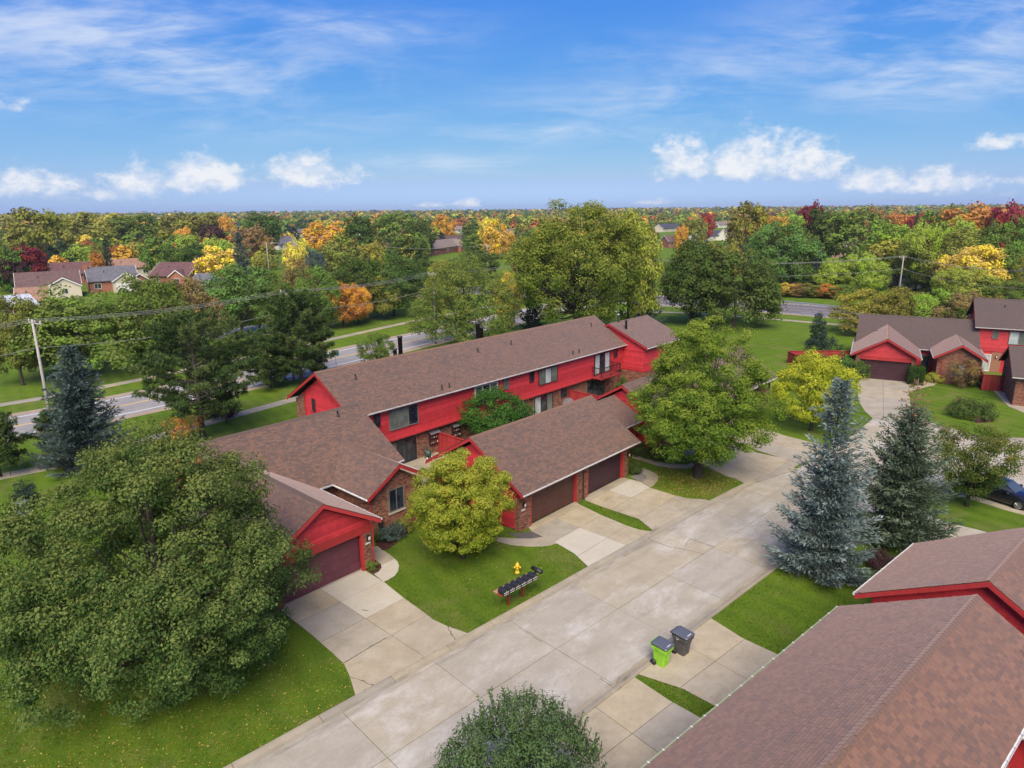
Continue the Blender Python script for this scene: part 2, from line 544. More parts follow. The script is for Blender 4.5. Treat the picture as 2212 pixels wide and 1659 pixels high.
def f_grass(q):
    p = posc(q)
    big = q.noise(p, 0.09, 6, 0.62)
    mid = q.noise(p, 0.75, 7, 0.70)
    sm = q.noise(p, 4.5, 5, 0.70)
    fine = q.noise(q.n('ShaderNodeMapping', {'Vector': p, 'Rotation': (0, 0, 0.4), 'Scale': (1, 1.7, 1)}).outputs[0], 17.0, 5, 0.8)
    k = q.m('ADD', q.m('MULTIPLY', big, 0.4), q.m('ADD', q.m('MULTIPLY', mid, 0.38), q.m('MULTIPLY', sm, 0.22)))
    c = q.ramp(k, [(0.33, (0.048, 0.092, 0.009)), (0.44, (0.077, 0.137, 0.010)), (0.55, (0.116, 0.187, 0.013)), (0.66, (0.181, 0.230, 0.028))])
    # mowing lanes
    mw = q.n('ShaderNodeTexWave', {'Vector': q.n('ShaderNodeMapping', {'Vector': p, 'Rotation': (0, 0, R(-36))}).outputs[0], 'Scale': 0.22, 'Distortion': 2.5, 'Detail': 3.0}, wave_type='BANDS').outputs[1]
    c = q.mix(q.m('MULTIPLY', mw, 0.38), c, (0.166, 0.235, 0.019))
    dry = q.noise(p, 0.33, 6, 0.68, 0.6)
    c = q.mix(q.m('MULTIPLY', q.sstep(dry, .48, .68), 0.6), c, (0.207, 0.190, 0.058))
    c = q.mix(q.m('MULTIPLY', q.sstep(fine, .40, .64), 0.65), c, (0.031, 0.065, 0.006))
    c = q.mix(q.m('MULTIPLY', q.sstep(q.noise(p, 36, 3, .7), .58, .74), 0.5), c, (0.207, 0.263, 0.058))
    return bsdf(q, c, 0.95, 0.08, 0, bump(q, q.m('ADD', fine, sm), 0.9, 0.07))


GRASS = mat('lawn_grass', f_grass)


def leafmat(name, stops, transl=0.35, tip=None, tip_amt=0.0, objcol=False, gloss=0.25):
    def f(q):
        r_ = attr(q, 'rnd')
        if objcol:
            oc = q.n('ShaderNodeObjectInfo').outputs['Color']
            c = q.n('ShaderNodeHueSaturation', {'Hue': q.m('ADD', 0.472, q.m('MULTIPLY', r_, 0.056)), 'Saturation': q.m('ADD', 0.85, q.m('MULTIPLY', r_, 0.25)),
                                               'Value': q.m('ADD', 0.62, q.m('MULTIPLY', r_, 0.85)), 'Color': oc}).outputs[0]
        else:
            c = q.ramp(r_, stops)
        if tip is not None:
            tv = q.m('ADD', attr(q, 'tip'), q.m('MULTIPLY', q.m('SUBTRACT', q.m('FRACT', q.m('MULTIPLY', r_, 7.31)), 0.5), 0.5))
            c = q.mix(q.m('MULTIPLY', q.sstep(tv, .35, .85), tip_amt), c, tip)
        d = q.n('ShaderNodeBsdfDiffuse', {'Color': c}).outputs[0]
        t = q.n('ShaderNodeBsdfTranslucent', {'Color': c}).outputs[0]
        x = q.n('ShaderNodeMixShader', {0: transl, 1: d, 2: t}).outputs[0]
        return x
    return mat(name, f)
# ------------------------------------------------------------------ ground, street, driveways, roads
def clip(poly, ax, lim, keep_less):
    o = []
    n = len(poly)
    for i in range(n):
        p, q = poly[i], poly[(i + 1) % n]
        pi = (p[ax] <= lim) if keep_less else (p[ax] >= lim)
        qi = (q[ax] <= lim) if keep_less else (q[ax] >= lim)
        if pi:
            o.append(p)
        if pi != qi:
            t = (lim - p[ax]) / (q[ax] - p[ax])
            o.append((p[0] + (q[0] - p[0]) * t, p[1] + (q[1] - p[1]) * t))
    return o


def area(p):
    return 0.5 * sum(p[i][0] * p[(i + 1) % len(p)][1] - p[(i + 1) % len(p)][0] * p[i][1] for i in range(len(p)))


def ccw(p):
    p = [(q[0], q[1]) for q in p]
    return p if area(p) > 0 else p[::-1]


PAVED = []


def paving(name, outline, frame, us, vs, z, mslab, mbase=JOINT, special=None, gap=0.012, kind='structure', part='slab'):
    """a paved area: dark joint bed with one slab object per cell of the joint grid"""
    PAVED.append([(p[0], p[1]) for p in outline])
    root = MB().prism(ccw(outline), -0.06, z - 0.016).build(name, mbase)
    tag(root, kind=kind)
    loc = ccw([frame.l(p) for p in outline])
    rng = random.Random(len(name) * 7 + len(outline))
    for i in range(len(us) - 1):
        for j in range(len(vs) - 1):
            c = loc
            for ax, lim, less in ((0, us[i] + gap, False), (0, us[i + 1] - gap, True), (1, vs[j] + gap, False), (1, vs[j + 1] - gap, True)):
                c = clip(c, ax, lim, less) if len(c) > 2 else c
            if len(c) < 3 or abs(area(c)) < 0.06:
                continue
            wp = [frame.w(*p) for p in c]
            m_ = (special or {}).get((i, j), mslab)
            MB().prism(wp, -0.05, z + rng.uniform(-0.003, 0.003)).build(part, m_, root)
    return root


def ribbon(pts, o0, o1, z):
    """strip following a polyline between two side offsets (left positive)"""
    P = [Vector((p[0], p[1], 0)) for p in pts]
    v, f = [], []
    for i, p in enumerate(P):
        d = (P[min(i + 1, len(P) - 1)] - P[max(i - 1, 0)]).normalized()
        n = Vector((-d.y, d.x, 0))
        v += [p + n * o0 + Vector((0, 0, z)), p + n * o1 + Vector((0, 0, z))]
    for i in range(len(P) - 1):
        f.append((2 * i, 2 * i + 2, 2 * i + 3, 2 * i + 1))
    return v, f


def smooth(pts, step=1.5):
    """Catmull-Rom through the points"""
    P = [np.array(p[:2], float) for p in pts]
    P = [2 * P[0] - P[1]] + P + [2 * P[-1] - P[-2]]
    o = []
    for i in range(1, len(P) - 2):
        n = max(1, int(np.linalg.norm(P[i + 1] - P[i]) / step))
        for k in range(n):
            t = k / n
            o.append(0.5 * ((2 * P[i]) + (-P[i - 1] + P[i + 1]) * t + (2 * P[i - 1] - 5 * P[i] + 4 * P[i + 1] - P[i + 2]) * t * t + (-P[i - 1] + 3 * P[i] - 3 * P[i + 1] + P[i + 2]) * t ** 3))
    o.append(P[-2])
    return [(float(p[0]), float(p[1])) for p in o]


gb = MB()
S = 4200
gb.add([(S * math.cos(k * math.pi / 48), S * math.sin(k * math.pi / 48), 0) for k in range(96)], [tuple(range(96))])
ground = tag(gb.build('ground', GRASS), kind='structure')

SV0, SV1 = 14.6, 21.45
street_out = [FS.w(-12, SV1), FS.w(26.5, SV1), px(1412, 1153), px(1470, 1122), px(1528, 1091), px(1568, 1070), px(1610, 1051), px(1655, 1034), px(1716, 1016),
              px(1762, 992), px(1830, 950), px(1885, 905), px(2040, 925), px(2065, 930), px(2120, 946), px(2212, 949), px(2420, 962), px(2440, 1150),
              px(2212, 1106), px(2147, 1087), px(2060, 1062), px(1990, 1052), px(1950, 1062), px(1948, 1085), px(2000, 1112), px(2059, 1132),
              px(2131, 1149), px(2212, 1166), px(2450, 1225), px(2450, 1285), px(2200, 1220), px(1960, 1176), px(1880, 1156), px(1800, 1158),
              px(1748, 1176), px(1720, 1196), FS.w(27, SV0), FS.w(-12, SV0)]
us = [15.31 + 4.55 * k for k in range(-6, 22)]
vs = [-14.4, -10.8, -7.2, -3.6, 0.0, 3.65, 7.3, 10.95, 14.6, 18.24, 21.9, 25.5, 29.1, 32.7]
paving('street', street_out, FS, us, vs, 0.014, STREET)


def kerb(name, pts, side, seg=3.05):
    """rolled kerb in cast sections; pts run along its back edge, the gutter on the given side"""
    prof = [(0.50, 0.017), (0.30, 0.020), (0.20, 0.050), (0.10, 0.074), (0.0, 0.078), (0.0, -0.06), (0.50, -0.06)]
    root = None
    P = smooth(pts, 0.6)
    i = 0
    while i < len(P) - 1:
        j = min(len(P) - 1, i + int(seg / 0.6))
        pp = [Vector((*p, 0)) for p in P[i:j + 1]]
        d0, d1 = (pp[1] - pp[0]).normalized(), (pp[-1] - pp[-2]).normalized()
        pp[0] = pp[0] + d0 * 0.012
        pp[-1] = pp[-1] - d1 * 0.012
        v, f = [], []
        n = len(prof)
        for k, p in enumerate(pp):
            d = (pp[min(k + 1, len(pp) - 1)] - pp[max(k - 1, 0)]).normalized()
            nn = Vector((-d.y, d.x, 0)) * side
            v += [p + nn * o + Vector((0, 0, z)) for o, z in prof]
        for k in range(len(pp) - 1):
            for m in range(n):
                f.append((k * n + m, k * n + (m + 1) % n, (k + 1) * n + (m + 1) % n, (k + 1) * n + m))
        f += [tuple(range(n)), tuple((len(pp) - 1) * n + k for k in range(n - 1, -1, -1))]
        if root is None:
            root = tag(nobj(name, v, f, KERB), kind='structure')
        else:
            nobj('kerb_section', v, f, KERB, root)
        i = j
    return root


kerb('kerb', [FS.w(-12, 21.93), FS.w(7, 21.92), FS.w(20, 21.9), FS.w(26.5, 21.93), px(1408, 1149), px(1466, 1118), px(1525.7, 1086.6), px(1566, 1066), px(1607, 1046), px(1652, 1029), px(1713, 1011)], -1)
kerb('kerb', [FS.w(-12, 14.55), FS.w(10, 14.55), FS.w(27, 14.55), FS.w(36.3, 14.45), px(1750, 1178), px(1800, 1160)], 1)
kerb('kerb', [px(2440, 1152), px(2212, 1107), px(2147, 1088), px(2060, 1063), px(1990, 1053)], 1)
kerb('kerb', [px(1890, 903), px(2040, 924), px(2065, 929), px(2120, 945), px(2212, 948), px(2420, 961)], -1)

# left driveway
jr = [FA.l(px(*p)) for p in ((702.8, 1268.6), (738.8, 1299), (785.5, 1339.3), (834.8, 1379.8))]
cj = sum(p[0] for p in jr) / 4
dl = [FA.w(14.3, 29.56), px(676, 1374), px(725.5, 1418), px(742.8, 1434), px(756, 1463), px(768, 1503.5), px(1012, 1369.5), px(967, 1354), px(934.8, 1339),
      px(918.8, 1326), px(872, 1292.6), px(829.4, 1258), FA.w(19.45, 29.56)]
paving('driveway', dl, FA, [5, cj, 30], [10, jr[3][1], jr[2][1], jr[1][1], jr[0][1], 29.7], 0.03, DRIVE, special={(1, 3): DRIVE_NEW, (1, 2): DRIVE_NEW})
T1 = lambda x, y: px(1032.3 + .26666 * x, 737.3 + .26666 * y)
T0 = lambda x, y: px(516.1 + .26666 * x, 811.1 + .26666 * y)
dg = [FA.w(29.55, 25.86), FA.w(34.6, 25.86), px(1251, 1090), px(1299, 1113.3), px(1356.3, 1137.3), px(1381.6, 1145.3), px(1407, 1149), px(1270, 1224), px(1240, 1196), px(1203, 1174.6), px(1149, 1149)]
g1 = [FA.l(px(*p)) for p in ((1299, 1113.3), (1355, 1136), (1250, 1139.5))]
paving('driveway', dg, FA, [20, g1[2][0], 60], [5, g1[1][1], g1[0][1], 25.2, 26.2], 0.03, DRIVE, special={(0, 1): DRIVE_NEW, (0, 0): DRIVE_NEW})
dg2 = [FA.w(35.7, 25.86), FA.w(40.3, 25.86), px(1384.3, 1042), px(1405.6, 1054.6), px(1456.3, 1070.6), px(1485.6, 1077.3), px(1523, 1079.6), px(1532, 1082), px(1440, 1134.5), px(1412, 1147.5), px(1379, 1121.3), px(1299, 1094.6), px(1264.3, 1081.3)]
g2 = [FA.l(px(*p)) for p in ((1364.3, 1076), (1379, 1122.6), (1427, 1101))]
paving('driveway', dg2, FA, [20, g2[0][0], 60], [5, g2[1][1], g2[0][1], 25.2, 26.2], 0.03, DRIVE, special={(1, 2): DRIVE_NEW})
d3 = [FA.w(48.3, 25.86), FA.w(53.2, 25.86), px(1637, 979), px(1690, 990), px(1726, 1003), px(1714, 1010.5), px(1652, 1028), px(1608, 1045), px(1592, 1036), px(1566, 1028), px(1534, 1012)]
p3 = FA.l(px(1620, 1015))
paving('driveway', d3, FA, [30, p3[0], 90], [0, p3[1] - 1.5, p3[1] + 2.2, 25.2, 26.2], 0.03, DRIVE)
d4 = [FA.w(54.6, 25.86), FA.w(59.6, 25.86), px(1700, 943), px(1757, 957), px(1800, 968), px(1764, 990), px(1728, 1002), px(1640, 975)]
p4 = FA.l(px(1715, 972))
paving('driveway', d4, FA, [30, p4[0], 90], [0, p4[1] - 1.5, p4[1] + 2.5, 25.2, 26.2], 0.03, DRIVE)
# driveways on the near side
n1, n2 = FD.l(px(1544.3, 1430)), FD.l(px(1365.6, 1586))
e1, e2 = FD.l(px(1603, 1379)), FD.l(px(1680, 1415))
dn1 = [px(1535, 1336), px(1584, 1367), px(1603, 1379), FD.w(e2[0], e2[1]), FD.w(e2[0] - .1, 9.9), FD.w(21.4, 9.9), px(1549.6, 1528.6), px(1475, 1488.6), px(1376, 1456), px(1407, 1432.6), px(1457, 1391), px(1492, 1367)]
paving('driveway', dn1, FD, [0, n1[0], 60], [5, n1[1], 30], 0.03, DRIVE)
dn2 = [px(1370, 1463.5), px(1445.6, 1514), px(1517.6, 1554.6), FD.w(19.6, 9.9), FD.w(9, 9.9), FS.w(8.5, 14.45), px(1259, 1547), px(1278, 1532.5), px(1334, 1489)]
paving('driveway', dn2, FD, [0, n2[0], 60], [5, n2[1], 30], 0.03, DRIVE)
# driveway of the house at the far side of the court
dr = [FR.w(-0.3, 87.0), FR.w(5.2, 87.0), px(1962, 846), px(1968, 880), px(1982, 897), px(2010, 912), px(2040, 926), px(1886, 905), px(1868, 888), px(1856, 870), px(1852, 848)]
paving('driveway', dr, FR, [-10, 2.35, 40], [50, 72, 78.5, 83, 88], 0.03, DRIVE)


def sheet(name, outline, m_, z, kind='structure', base=-0.05):
    PAVED.append([(p[0], p[1]) for p in outline])
    return tag(MB().prism(ccw(outline), base, z).build(name, m_), kind=kind)


# walkways
wl = [T0(1075, 1392), T0(1120, 1385), T0(1180, 1425), T0(1240, 1468), T0(1285, 1510), T0(1297, 1545), T0(1288, 1590), T0(1262, 1625), T0(1215, 1655), px(829, 1257.5), px(808, 1241), T0(1135, 1590), T0(1156, 1560), T0(1150, 1530), T0(1110, 1500), T0(1078, 1482)]
la = [FA.l(p) for p in wl]
paving('walkway', wl, FA, [0, 60], [20, 28.9, 30.4, 31.6, 40], 0.028, WALK, special={(0, 0): DRIVE_NEW})
w2 = [T1(1290, 1022), T1(1345, 1032), T1(1400, 1052), T1(1445, 1078), T1(1464, 1102), T1(1455, 1130), T1(1432, 1160), T1(1400, 1184), T1(1330, 1144), T1(1362, 1116), T1(1364, 1096), T1(1340, 1076), T1(1290, 1062)]
paving('walkway', w2, FA, [0, 42.6, 90], [0, 25.5, 50], 0.028, WALK)
w3 = [T1(1250, 915), T1(1360, 950), T1(1480, 983), T1(1600, 1000), T1(1690, 1000), T1(1730, 985), T1(1760, 1005), T1(1700, 1030), T1(1600, 1030), T1(1460, 1010), T1(1350, 975), T1(1250, 945)]
sheet('walkway', w3, WALK, 0.026)
wg = [T1(160, 1590), T1(330, 1600), T1(440, 1600), T1(530, 1585), T1(640, 1638), T1(560, 1660), T1(430, 1665), T1(260, 1650), T1(150, 1620)]
sheet('walkway', wg, WALK, 0.026)
wr = [FR.w(5.8, 87.5), FR.w(7.2, 90), FR.w(8.2, 90), FR.w(7.4, 86.6), px(2000, 836), px(1965, 846), px(1962, 840), px(1985, 832)]
sheet('walkway', wr, WALK, 0.026)
wr2 = [px(2146, 844), px(2160, 860), px(2178, 878), px(2212, 892), px(2300, 905), px(2300, 893), px(2212, 878), px(2190, 868), px(2176, 848)]
sheet('walkway', wr2, WALK, 0.026)
# planting beds
sheet('mulch_bed', [T0(1085, 1495), T0(1110, 1500), T0(1150, 1532), T0(1155, 1560), T0(1132, 1592), T0(1095, 1612), T0(1050, 1590)], MULCH, 0.035)
sheet('mulch_bed', [T0(1110, 1330), T0(1200, 1250), T0(1310, 1235), T0(1400, 1230), T0(1400, 1270), T0(1310, 1310), T0(1270, 1365), T0(1215, 1405), T0(1160, 1420), T0(1110, 1385)], MULCH, 0.03)
sheet('pebble_bed', [T1(1235, 1100), T1(1290, 1064), T1(1345, 1078), T1(1362, 1100), T1(1358, 1118), T1(1325, 1142)], PEBBLE, 0.022)
sheet('pebble_bed', [T1(230, 1545), T1(330, 1560), T1(430, 1540), T1(530, 1583), T1(440, 1598), T1(330, 1598)], PEBBLE, 0.02)
sheet('mulch_bed', [px(2094, 905), px(2125, 897), px(2150, 904), px(2145, 912), px(2110, 914)], MULCH, 0.03)
# patios behind the garages
sheet('patio', [FA.w(28.9, 40.5), FA.w(34.8, 40.5), FA.w(34.8, 34.3), FA.w(28.9, 34.3)], WALK, 0.03)
sheet('patio', [FA.w(44.8, 40.5), FA.w(61.3, 40.5), FA.w(61.3, 34.3), FA.w(44.8, 34.3)], WALK, 0.03)
# the two through roads beyond the houses
road_a = smooth([(-95, 22), (-62, 49), (-48.0, 60.4), (-44, 64.2), (-35, 75), (-23.2, 91.5), (-15, 103), (-5, 117), (8, 135), (22, 152)], 3)
road_b = smooth([(-40, 186), (-10, 171), (22, 153), (51.5, 135), (63, 126.5), (85, 109), (120, 78), (160, 40)], 3)


def road(pts, half, m_, z):
    root = tag(nobj('road', *ribbon(pts, -half, half, z), m_), kind='structure')
    return root


tag(nobj('road_shoulder', *ribbon(road_a, -5.3, 5.3, 0.006), GRAVEL), kind='structure')
tag(nobj('road_shoulder', *ribbon(road_b, -8.2, 8.2, 0.007), GRAVEL), kind='structure')
ra = road(road_a, 4.1, ASPHALT, 0.012)
rb = road(road_b, 7.0, ASPHALT_DARK, 0.014)
for o0, o1, m_ in ((3.35, 3.55, LINE_W), (-3.55, -3.35, LINE_W), (0.06, 0.2, LINE_Y), (-0.2, -0.06, LINE_Y)):
    nobj('painted_line', *ribbon(road_a[:-6], o0, o1, 0.018), m_, ra)
for o0, o1, m_ in ((6.2, 6.4, LINE_W), (-6.4, -6.2, LINE_W), (1.75, 1.9, LINE_Y), (-1.9, -1.75, LINE_Y)):
    nobj('painted_line', *ribbon(road_b, o0, o1, 0.020), m_, rb)
for k in range(0, len(road_b) - 3, 4):
    nobj('lane_dash', *ribbon(road_b[k:k + 2], -4.1, -3.95, 0.020), LINE_W, rb)
swalk = [smooth([(-60, 31), (-38.8, 48.9), (-35.9, 51.3), (-31.5, 58.3), (-24.9, 67.6), (-12, 86), (-2, 101), (12, 121)], 1.6),
         smooth([(-80, 42), (-54, 68.6), (-49.9, 72.4), (-40, 86.5), (-28.8, 103.8), (-16.7, 123.1), (-4, 140)], 1.6),
         smooth([(20, 131), (33, 128.5), (44.6, 121.5), (57.6, 112.1), (75, 99), (100, 78)], 1.6)]
for sw in swalk:
    base_ = tag(nobj('sidewalk', *ribbon(sw, -0.75, 0.75, 0.008), JOINT), kind='structure')
    for k in range(len(sw) - 1):
        p, q = Vector(sw[k]), Vector(sw[k + 1])
        d = (q - p).normalized()
        n = Vector((-d.y, d.x))
        c = [p + d * .02 + n * .75, p + d * .02 - n * .75, q - d * .02 - n * .75, q - d * .02 + n * .75]
        MB().prism(ccw(c), -0.02, 0.022).build('slab', WALK, base_)
# driveway and lots beyond the road
sheet('side_drive', [(-50, 104), (-38, 110), (-31, 118), (-36, 124), (-46, 118), (-56, 109)], STREET, 0.012)
# ------------------------------------------------------------------ building kit
def shingle_arrays(P0, du, dv, nr, L, SL, seed, ex=0.143, tw=0.225):
    rg = np.random.default_rng(seed)
    P0, du, dv, nr = (np.array(x, float) for x in (P0, du, dv, nr))
    nc = int(SL / ex)
    S0, S1, T0_, T1_, RN = [], [], [], [], []
    for k in range(nc + 1):
        t0 = k * ex
        t1 = min(t0 + ex * 1.12, SL)
        if t1 - t0 < 0.02:
            continue
        off = -rg.uniform(0, tw)
        n = int((L - off) / tw) + 1
        e = off + np.arange(n + 1) * tw + rg.normal(0, 0.045, n + 1)
        a, b = np.clip(e[:-1], 0, L), np.clip(e[1:], 0, L)
        ok = b - a > 0.03
        S0.append(a[ok] + 0.003)
        S1.append(b[ok] - 0.003)
        T0_.append(np.full(ok.sum(), t0) + rg.normal(0, 0.003, ok.sum()))
        T1_.append(np.full(ok.sum(), t1))
        RN.append(rg.random(ok.sum()))
    s0, s1, t0, t1, rn = (np.concatenate(x) for x in (S0, S1, T0_, T1_, RN))
    h = 0.016 + rg.random(len(s0)) * 0.008
    pt = lambda s, t, w: P0 + s[:, None] * du + t[:, None] * dv + np.asarray(w)[:, None] * nr
    z = np.zeros(len(s0))
    V = np.stack([pt(s0, t0, h), pt(s1, t0, h), pt(s1, t1, z + .004), pt(s0, t1, z + .004), pt(s0, t0, z - .01), pt(s1, t0, z - .01)], 1)
    n = len(s0)
    b = (np.arange(n) * 6)[:, None]
    F = np.concatenate([b + np.array([[0, 1, 2, 3]]), b + np.array([[4, 5, 1, 0]])], 0)
    return V.reshape(-1, 3), F, np.repeat(rn, 6), (s0, s1, t0, t1, h)


SEED = [11]


def gable_roof(root, axis, t0, t1, e0, r, e1, ze0, zr, ze1, m_=None, gutter=(True, True), gmat=None, caps=True, rake=(True, True), single=None, rakemat=None):
    """two shingled slopes along an axis; single = slope index whose largest shingles are separate objects"""
    m_ = m_ or SHINGLE
    rakemat = rakemat or RED_TRIM
    mp_ = (lambda t, c, z: (t, c, z)) if axis == 'a' else (lambda t, c, z: (c, t, z))
    TH = 0.13
    mb = MB()
    for (ea, za) in ((e0, ze0), (e1, ze1)):
        q = [(ea, za), (r, zr), (r, zr - TH), (ea, za - TH)]
        v = [mp_(t, c, z - 0.012) for t in (t0, t1) for c, z in q]
        mb.add(v, [(0, 1, 5, 4), (1, 2, 6, 5), (2, 3, 7, 6), (3, 0, 4, 7), (0, 3, 2, 1), (4, 5, 6, 7)])
    roof = mb.build('roof', DECK, root)
    for k, (ea, za) in enumerate(((e0, ze0), (e1, ze1))):
        SEED[0] += 1
        P0 = np.array(mp_(t0 - .03, ea, za))
        du = np.array(mp_(1, 0, 0), float)
        d = np.array(mp_(0, r - ea, zr - za), float)
        SL = np.linalg.norm(d)
        dv = d / SL
        nr = np.cross(du, dv)
        flip = nr[2] < 0
        if flip:
            nr = -nr
        V, F, rn, tabs = shingle_arrays(P0 - dv * 0.03, du, dv, nr, t1 - t0 + .06, SL + 0.03, SEED[0])
        if flip:
            F = F[:, ::-1]
        if single == k:
            s0, s1, tt0, tt1, h = tabs
            # the shingles nearest the camera become objects of their own
            W_ = P0 + s0[:, None] * du + tt0[:, None] * dv
            cl = np.array(FD.l((0, 0)) + (CAMH,))
            full = (s1 - s0 > .16) & (s1 - s0 < .32)
            lim = W_[:, 0] > t0 + (t1 - t0) * 0.40
            dist = np.linalg.norm(W_ - cl, axis=1) + 1e3 * (~full) + 1e3 * (~lim)
            pick = np.argsort(dist)[:300]
            keep = np.ones(len(s0), bool)
            keep[pick] = False
            F = F[np.concatenate([keep, keep])]
            hh = 0.018
            sv = [(-.153, 0, hh), (.153, 0, hh), (.153, .162, .004), (-.153, .162, .004), (-.153, 0, -.01), (.153, 0, -.01)]
            sm = mesh_from('shingle', sv, [(0, 1, 2, 3), (4, 5, 1, 0)], m_)
            rot = Matrix((Vector(du), Vector(dv), Vector(nr))).transposed()
            if rot.determinant() < 0:
                rot = Matrix((-Vector(du), Vector(dv), Vector(nr))).transposed()
            off = np.array(OFF[root.name])
            for i in pick:
                o = bpy.data.objects.new('shingle', sm)
                COL.objects.link(o)
                o.parent = roof
                c = P0 - dv * .03 + du * (s0[i] + s1[i]) / 2 + dv * tt0[i] - off
                o.matrix_local = Matrix.Translation(Vector(c)) @ rot.to_4x4() @ Matrix.Diagonal((float(s1[i] - s0[i]) / .306, 1, 1, 1))
        nobj('shingles', V, F, m_, roof, False, {'rnd': rn}, 'stuff')
    if caps:
        mb = MB()
        n = int((t1 - t0) / 0.21)
        k0, k1 = (zr - ze0) / abs(r - e0), (zr - ze1) / abs(r - e1)
        w_ = 0.16
        sg = 1 if e0 < r else -1
        for i in range(n):
            ta, tb = t0 + (t1 - t0) * i / n, t0 + (t1 - t0) * (i + 1) / n + 0.03
            v = []
            for t, hh in ((ta, 0.045), (tb, 0.028)):
                v += [mp_(t, r - sg * w_, zr - w_ * k0 + hh - .01), mp_(t, r, zr + hh + .012), mp_(t, r + sg * w_, zr - w_ * k1 + hh - .01)]
            mb.add(v, [(0, 1, 4, 3), (1, 2, 5, 4), (0, 2, 1)])
        mb.build('ridge_cap', m_, roof)
    for i, (ea, za) in enumerate(((e0, ze0), (e1, ze1))):
        if not gutter[i]:
            continue
        sg = 1 if ea > r else -1
        mb = MB()
        pr = [(0.0, -.02), (0.015, -.10), (.09, -.11), (.115, -.03), (.105, -.03), (.085, -.098), (.02, -.088), (.01, -.02)]
        n = len(pr)
        v = [mp_(t, ea + sg * c, za + z) for t in (t0, t1) for c, z in pr]
        mb.add(v, [(k, (k + 1) % n, n + (k + 1) % n, n + k) for k in range(n)] + [tuple(range(n)), tuple(range(2 * n - 1, n - 1, -1))])
        mb.build('gutter', (gmat[i] if isinstance(gmat, tuple) else gmat) or WHITE, roof)
        hb = MB()
        nh = max(2, int((t1 - t0) / 0.75))
        for k in range(nh + 1):
            t = t0 + .1 + (t1 - t0 - .2) * k / nh
            p, q = mp_(t - .014, ea - sg * .005, za + .012), mp_(t + .014, ea + sg * .118, za + .022)
            hb.box(min(p[0], q[0]), max(p[0], q[0]), min(p[1], q[1]), max(p[1], q[1]), p[2] - .03, q[2] - .02)
        hb.build('gutter_hangers', WHITE, roof, kind='stuff')
    for i, t in enumerate((t0, t1)):
        if not rake[i]:
            continue
        sg = -1 if i == 0 else 1
        mb = MB()
        for ea, za in ((e0, ze0), (e1, ze1)):
            v = [mp_(t + sg * o, c, z) for o in (0.0, 0.035) for c, z in ((ea, za - .03), (r, zr - .03), (r, zr - .25), (ea, za - .25))]
            mb.add(v, [(0, 1, 2, 3), (7, 6, 5, 4), (0, 4, 5, 1), (1, 5, 6, 2), (2, 6, 7, 3), (3, 7, 4, 0)])
        mb.build('rake_board', rakemat, roof)
    return roof


def cpoly(poly, z0, z1):
    c = clip(clip(poly, 1, z0, False), 1, z1, True)
    return c


def siding(wallpart, w, poly, ex=0.14, m_=None, w0=0.0):
    """lap boards, one object each"""
    zs = [p[1] for p in poly]
    z = min(zs)
    while z < max(zs) - 0.02:
        c = cpoly(poly, z, min(z + ex, max(zs)))
        if len(c) >= 3 and abs(area(c)) > 0.004:
            zb, zt = min(p[1] for p in c), max(p[1] for p in c)
            bot = [p[0] for p in c if p[1] < zb + 1e-4]
            top = [p[0] for p in c if p[1] > zt - 1e-4]
            al = [p[0] for p in c]
            b0, b1 = (min(bot), max(bot)) if len(bot) > 1 else (min(al), max(al))
            q0, q1 = min(top), max(top)
            v = [w.p(b0, zb, w0 + .036), w.p(b1, zb, w0 + .036), w.p(q1, zt, w0 + .006), w.p(q0, zt, w0 + .006),
                 w.p(b0, zb, w0 - .01), w.p(b1, zb, w0 - .01), w.p(q1, zt, w0 - .01), w.p(q0, zt, w0 - .01)]
            nobj('siding_board', v, [(0, 1, 2, 3), (4, 5, 1, 0), (3, 2, 6, 7), (0, 3, 7, 4), (1, 5, 6, 2)], m_ or RED, wallpart)
        z += ex


def inpoly(poly, s, t):
    r_ = np.zeros(len(s), bool)
    n = len(poly)
    for i in range(n):
        (x0, y0), (x1, y1) = poly[i], poly[(i + 1) % n]
        if y0 == y1:
            continue
        c = ((y0 > t) != (y1 > t)) & (s < (x1 - x0) * (t - y0) / (y1 - y0) + x0)
        r_ ^= c
    return r_


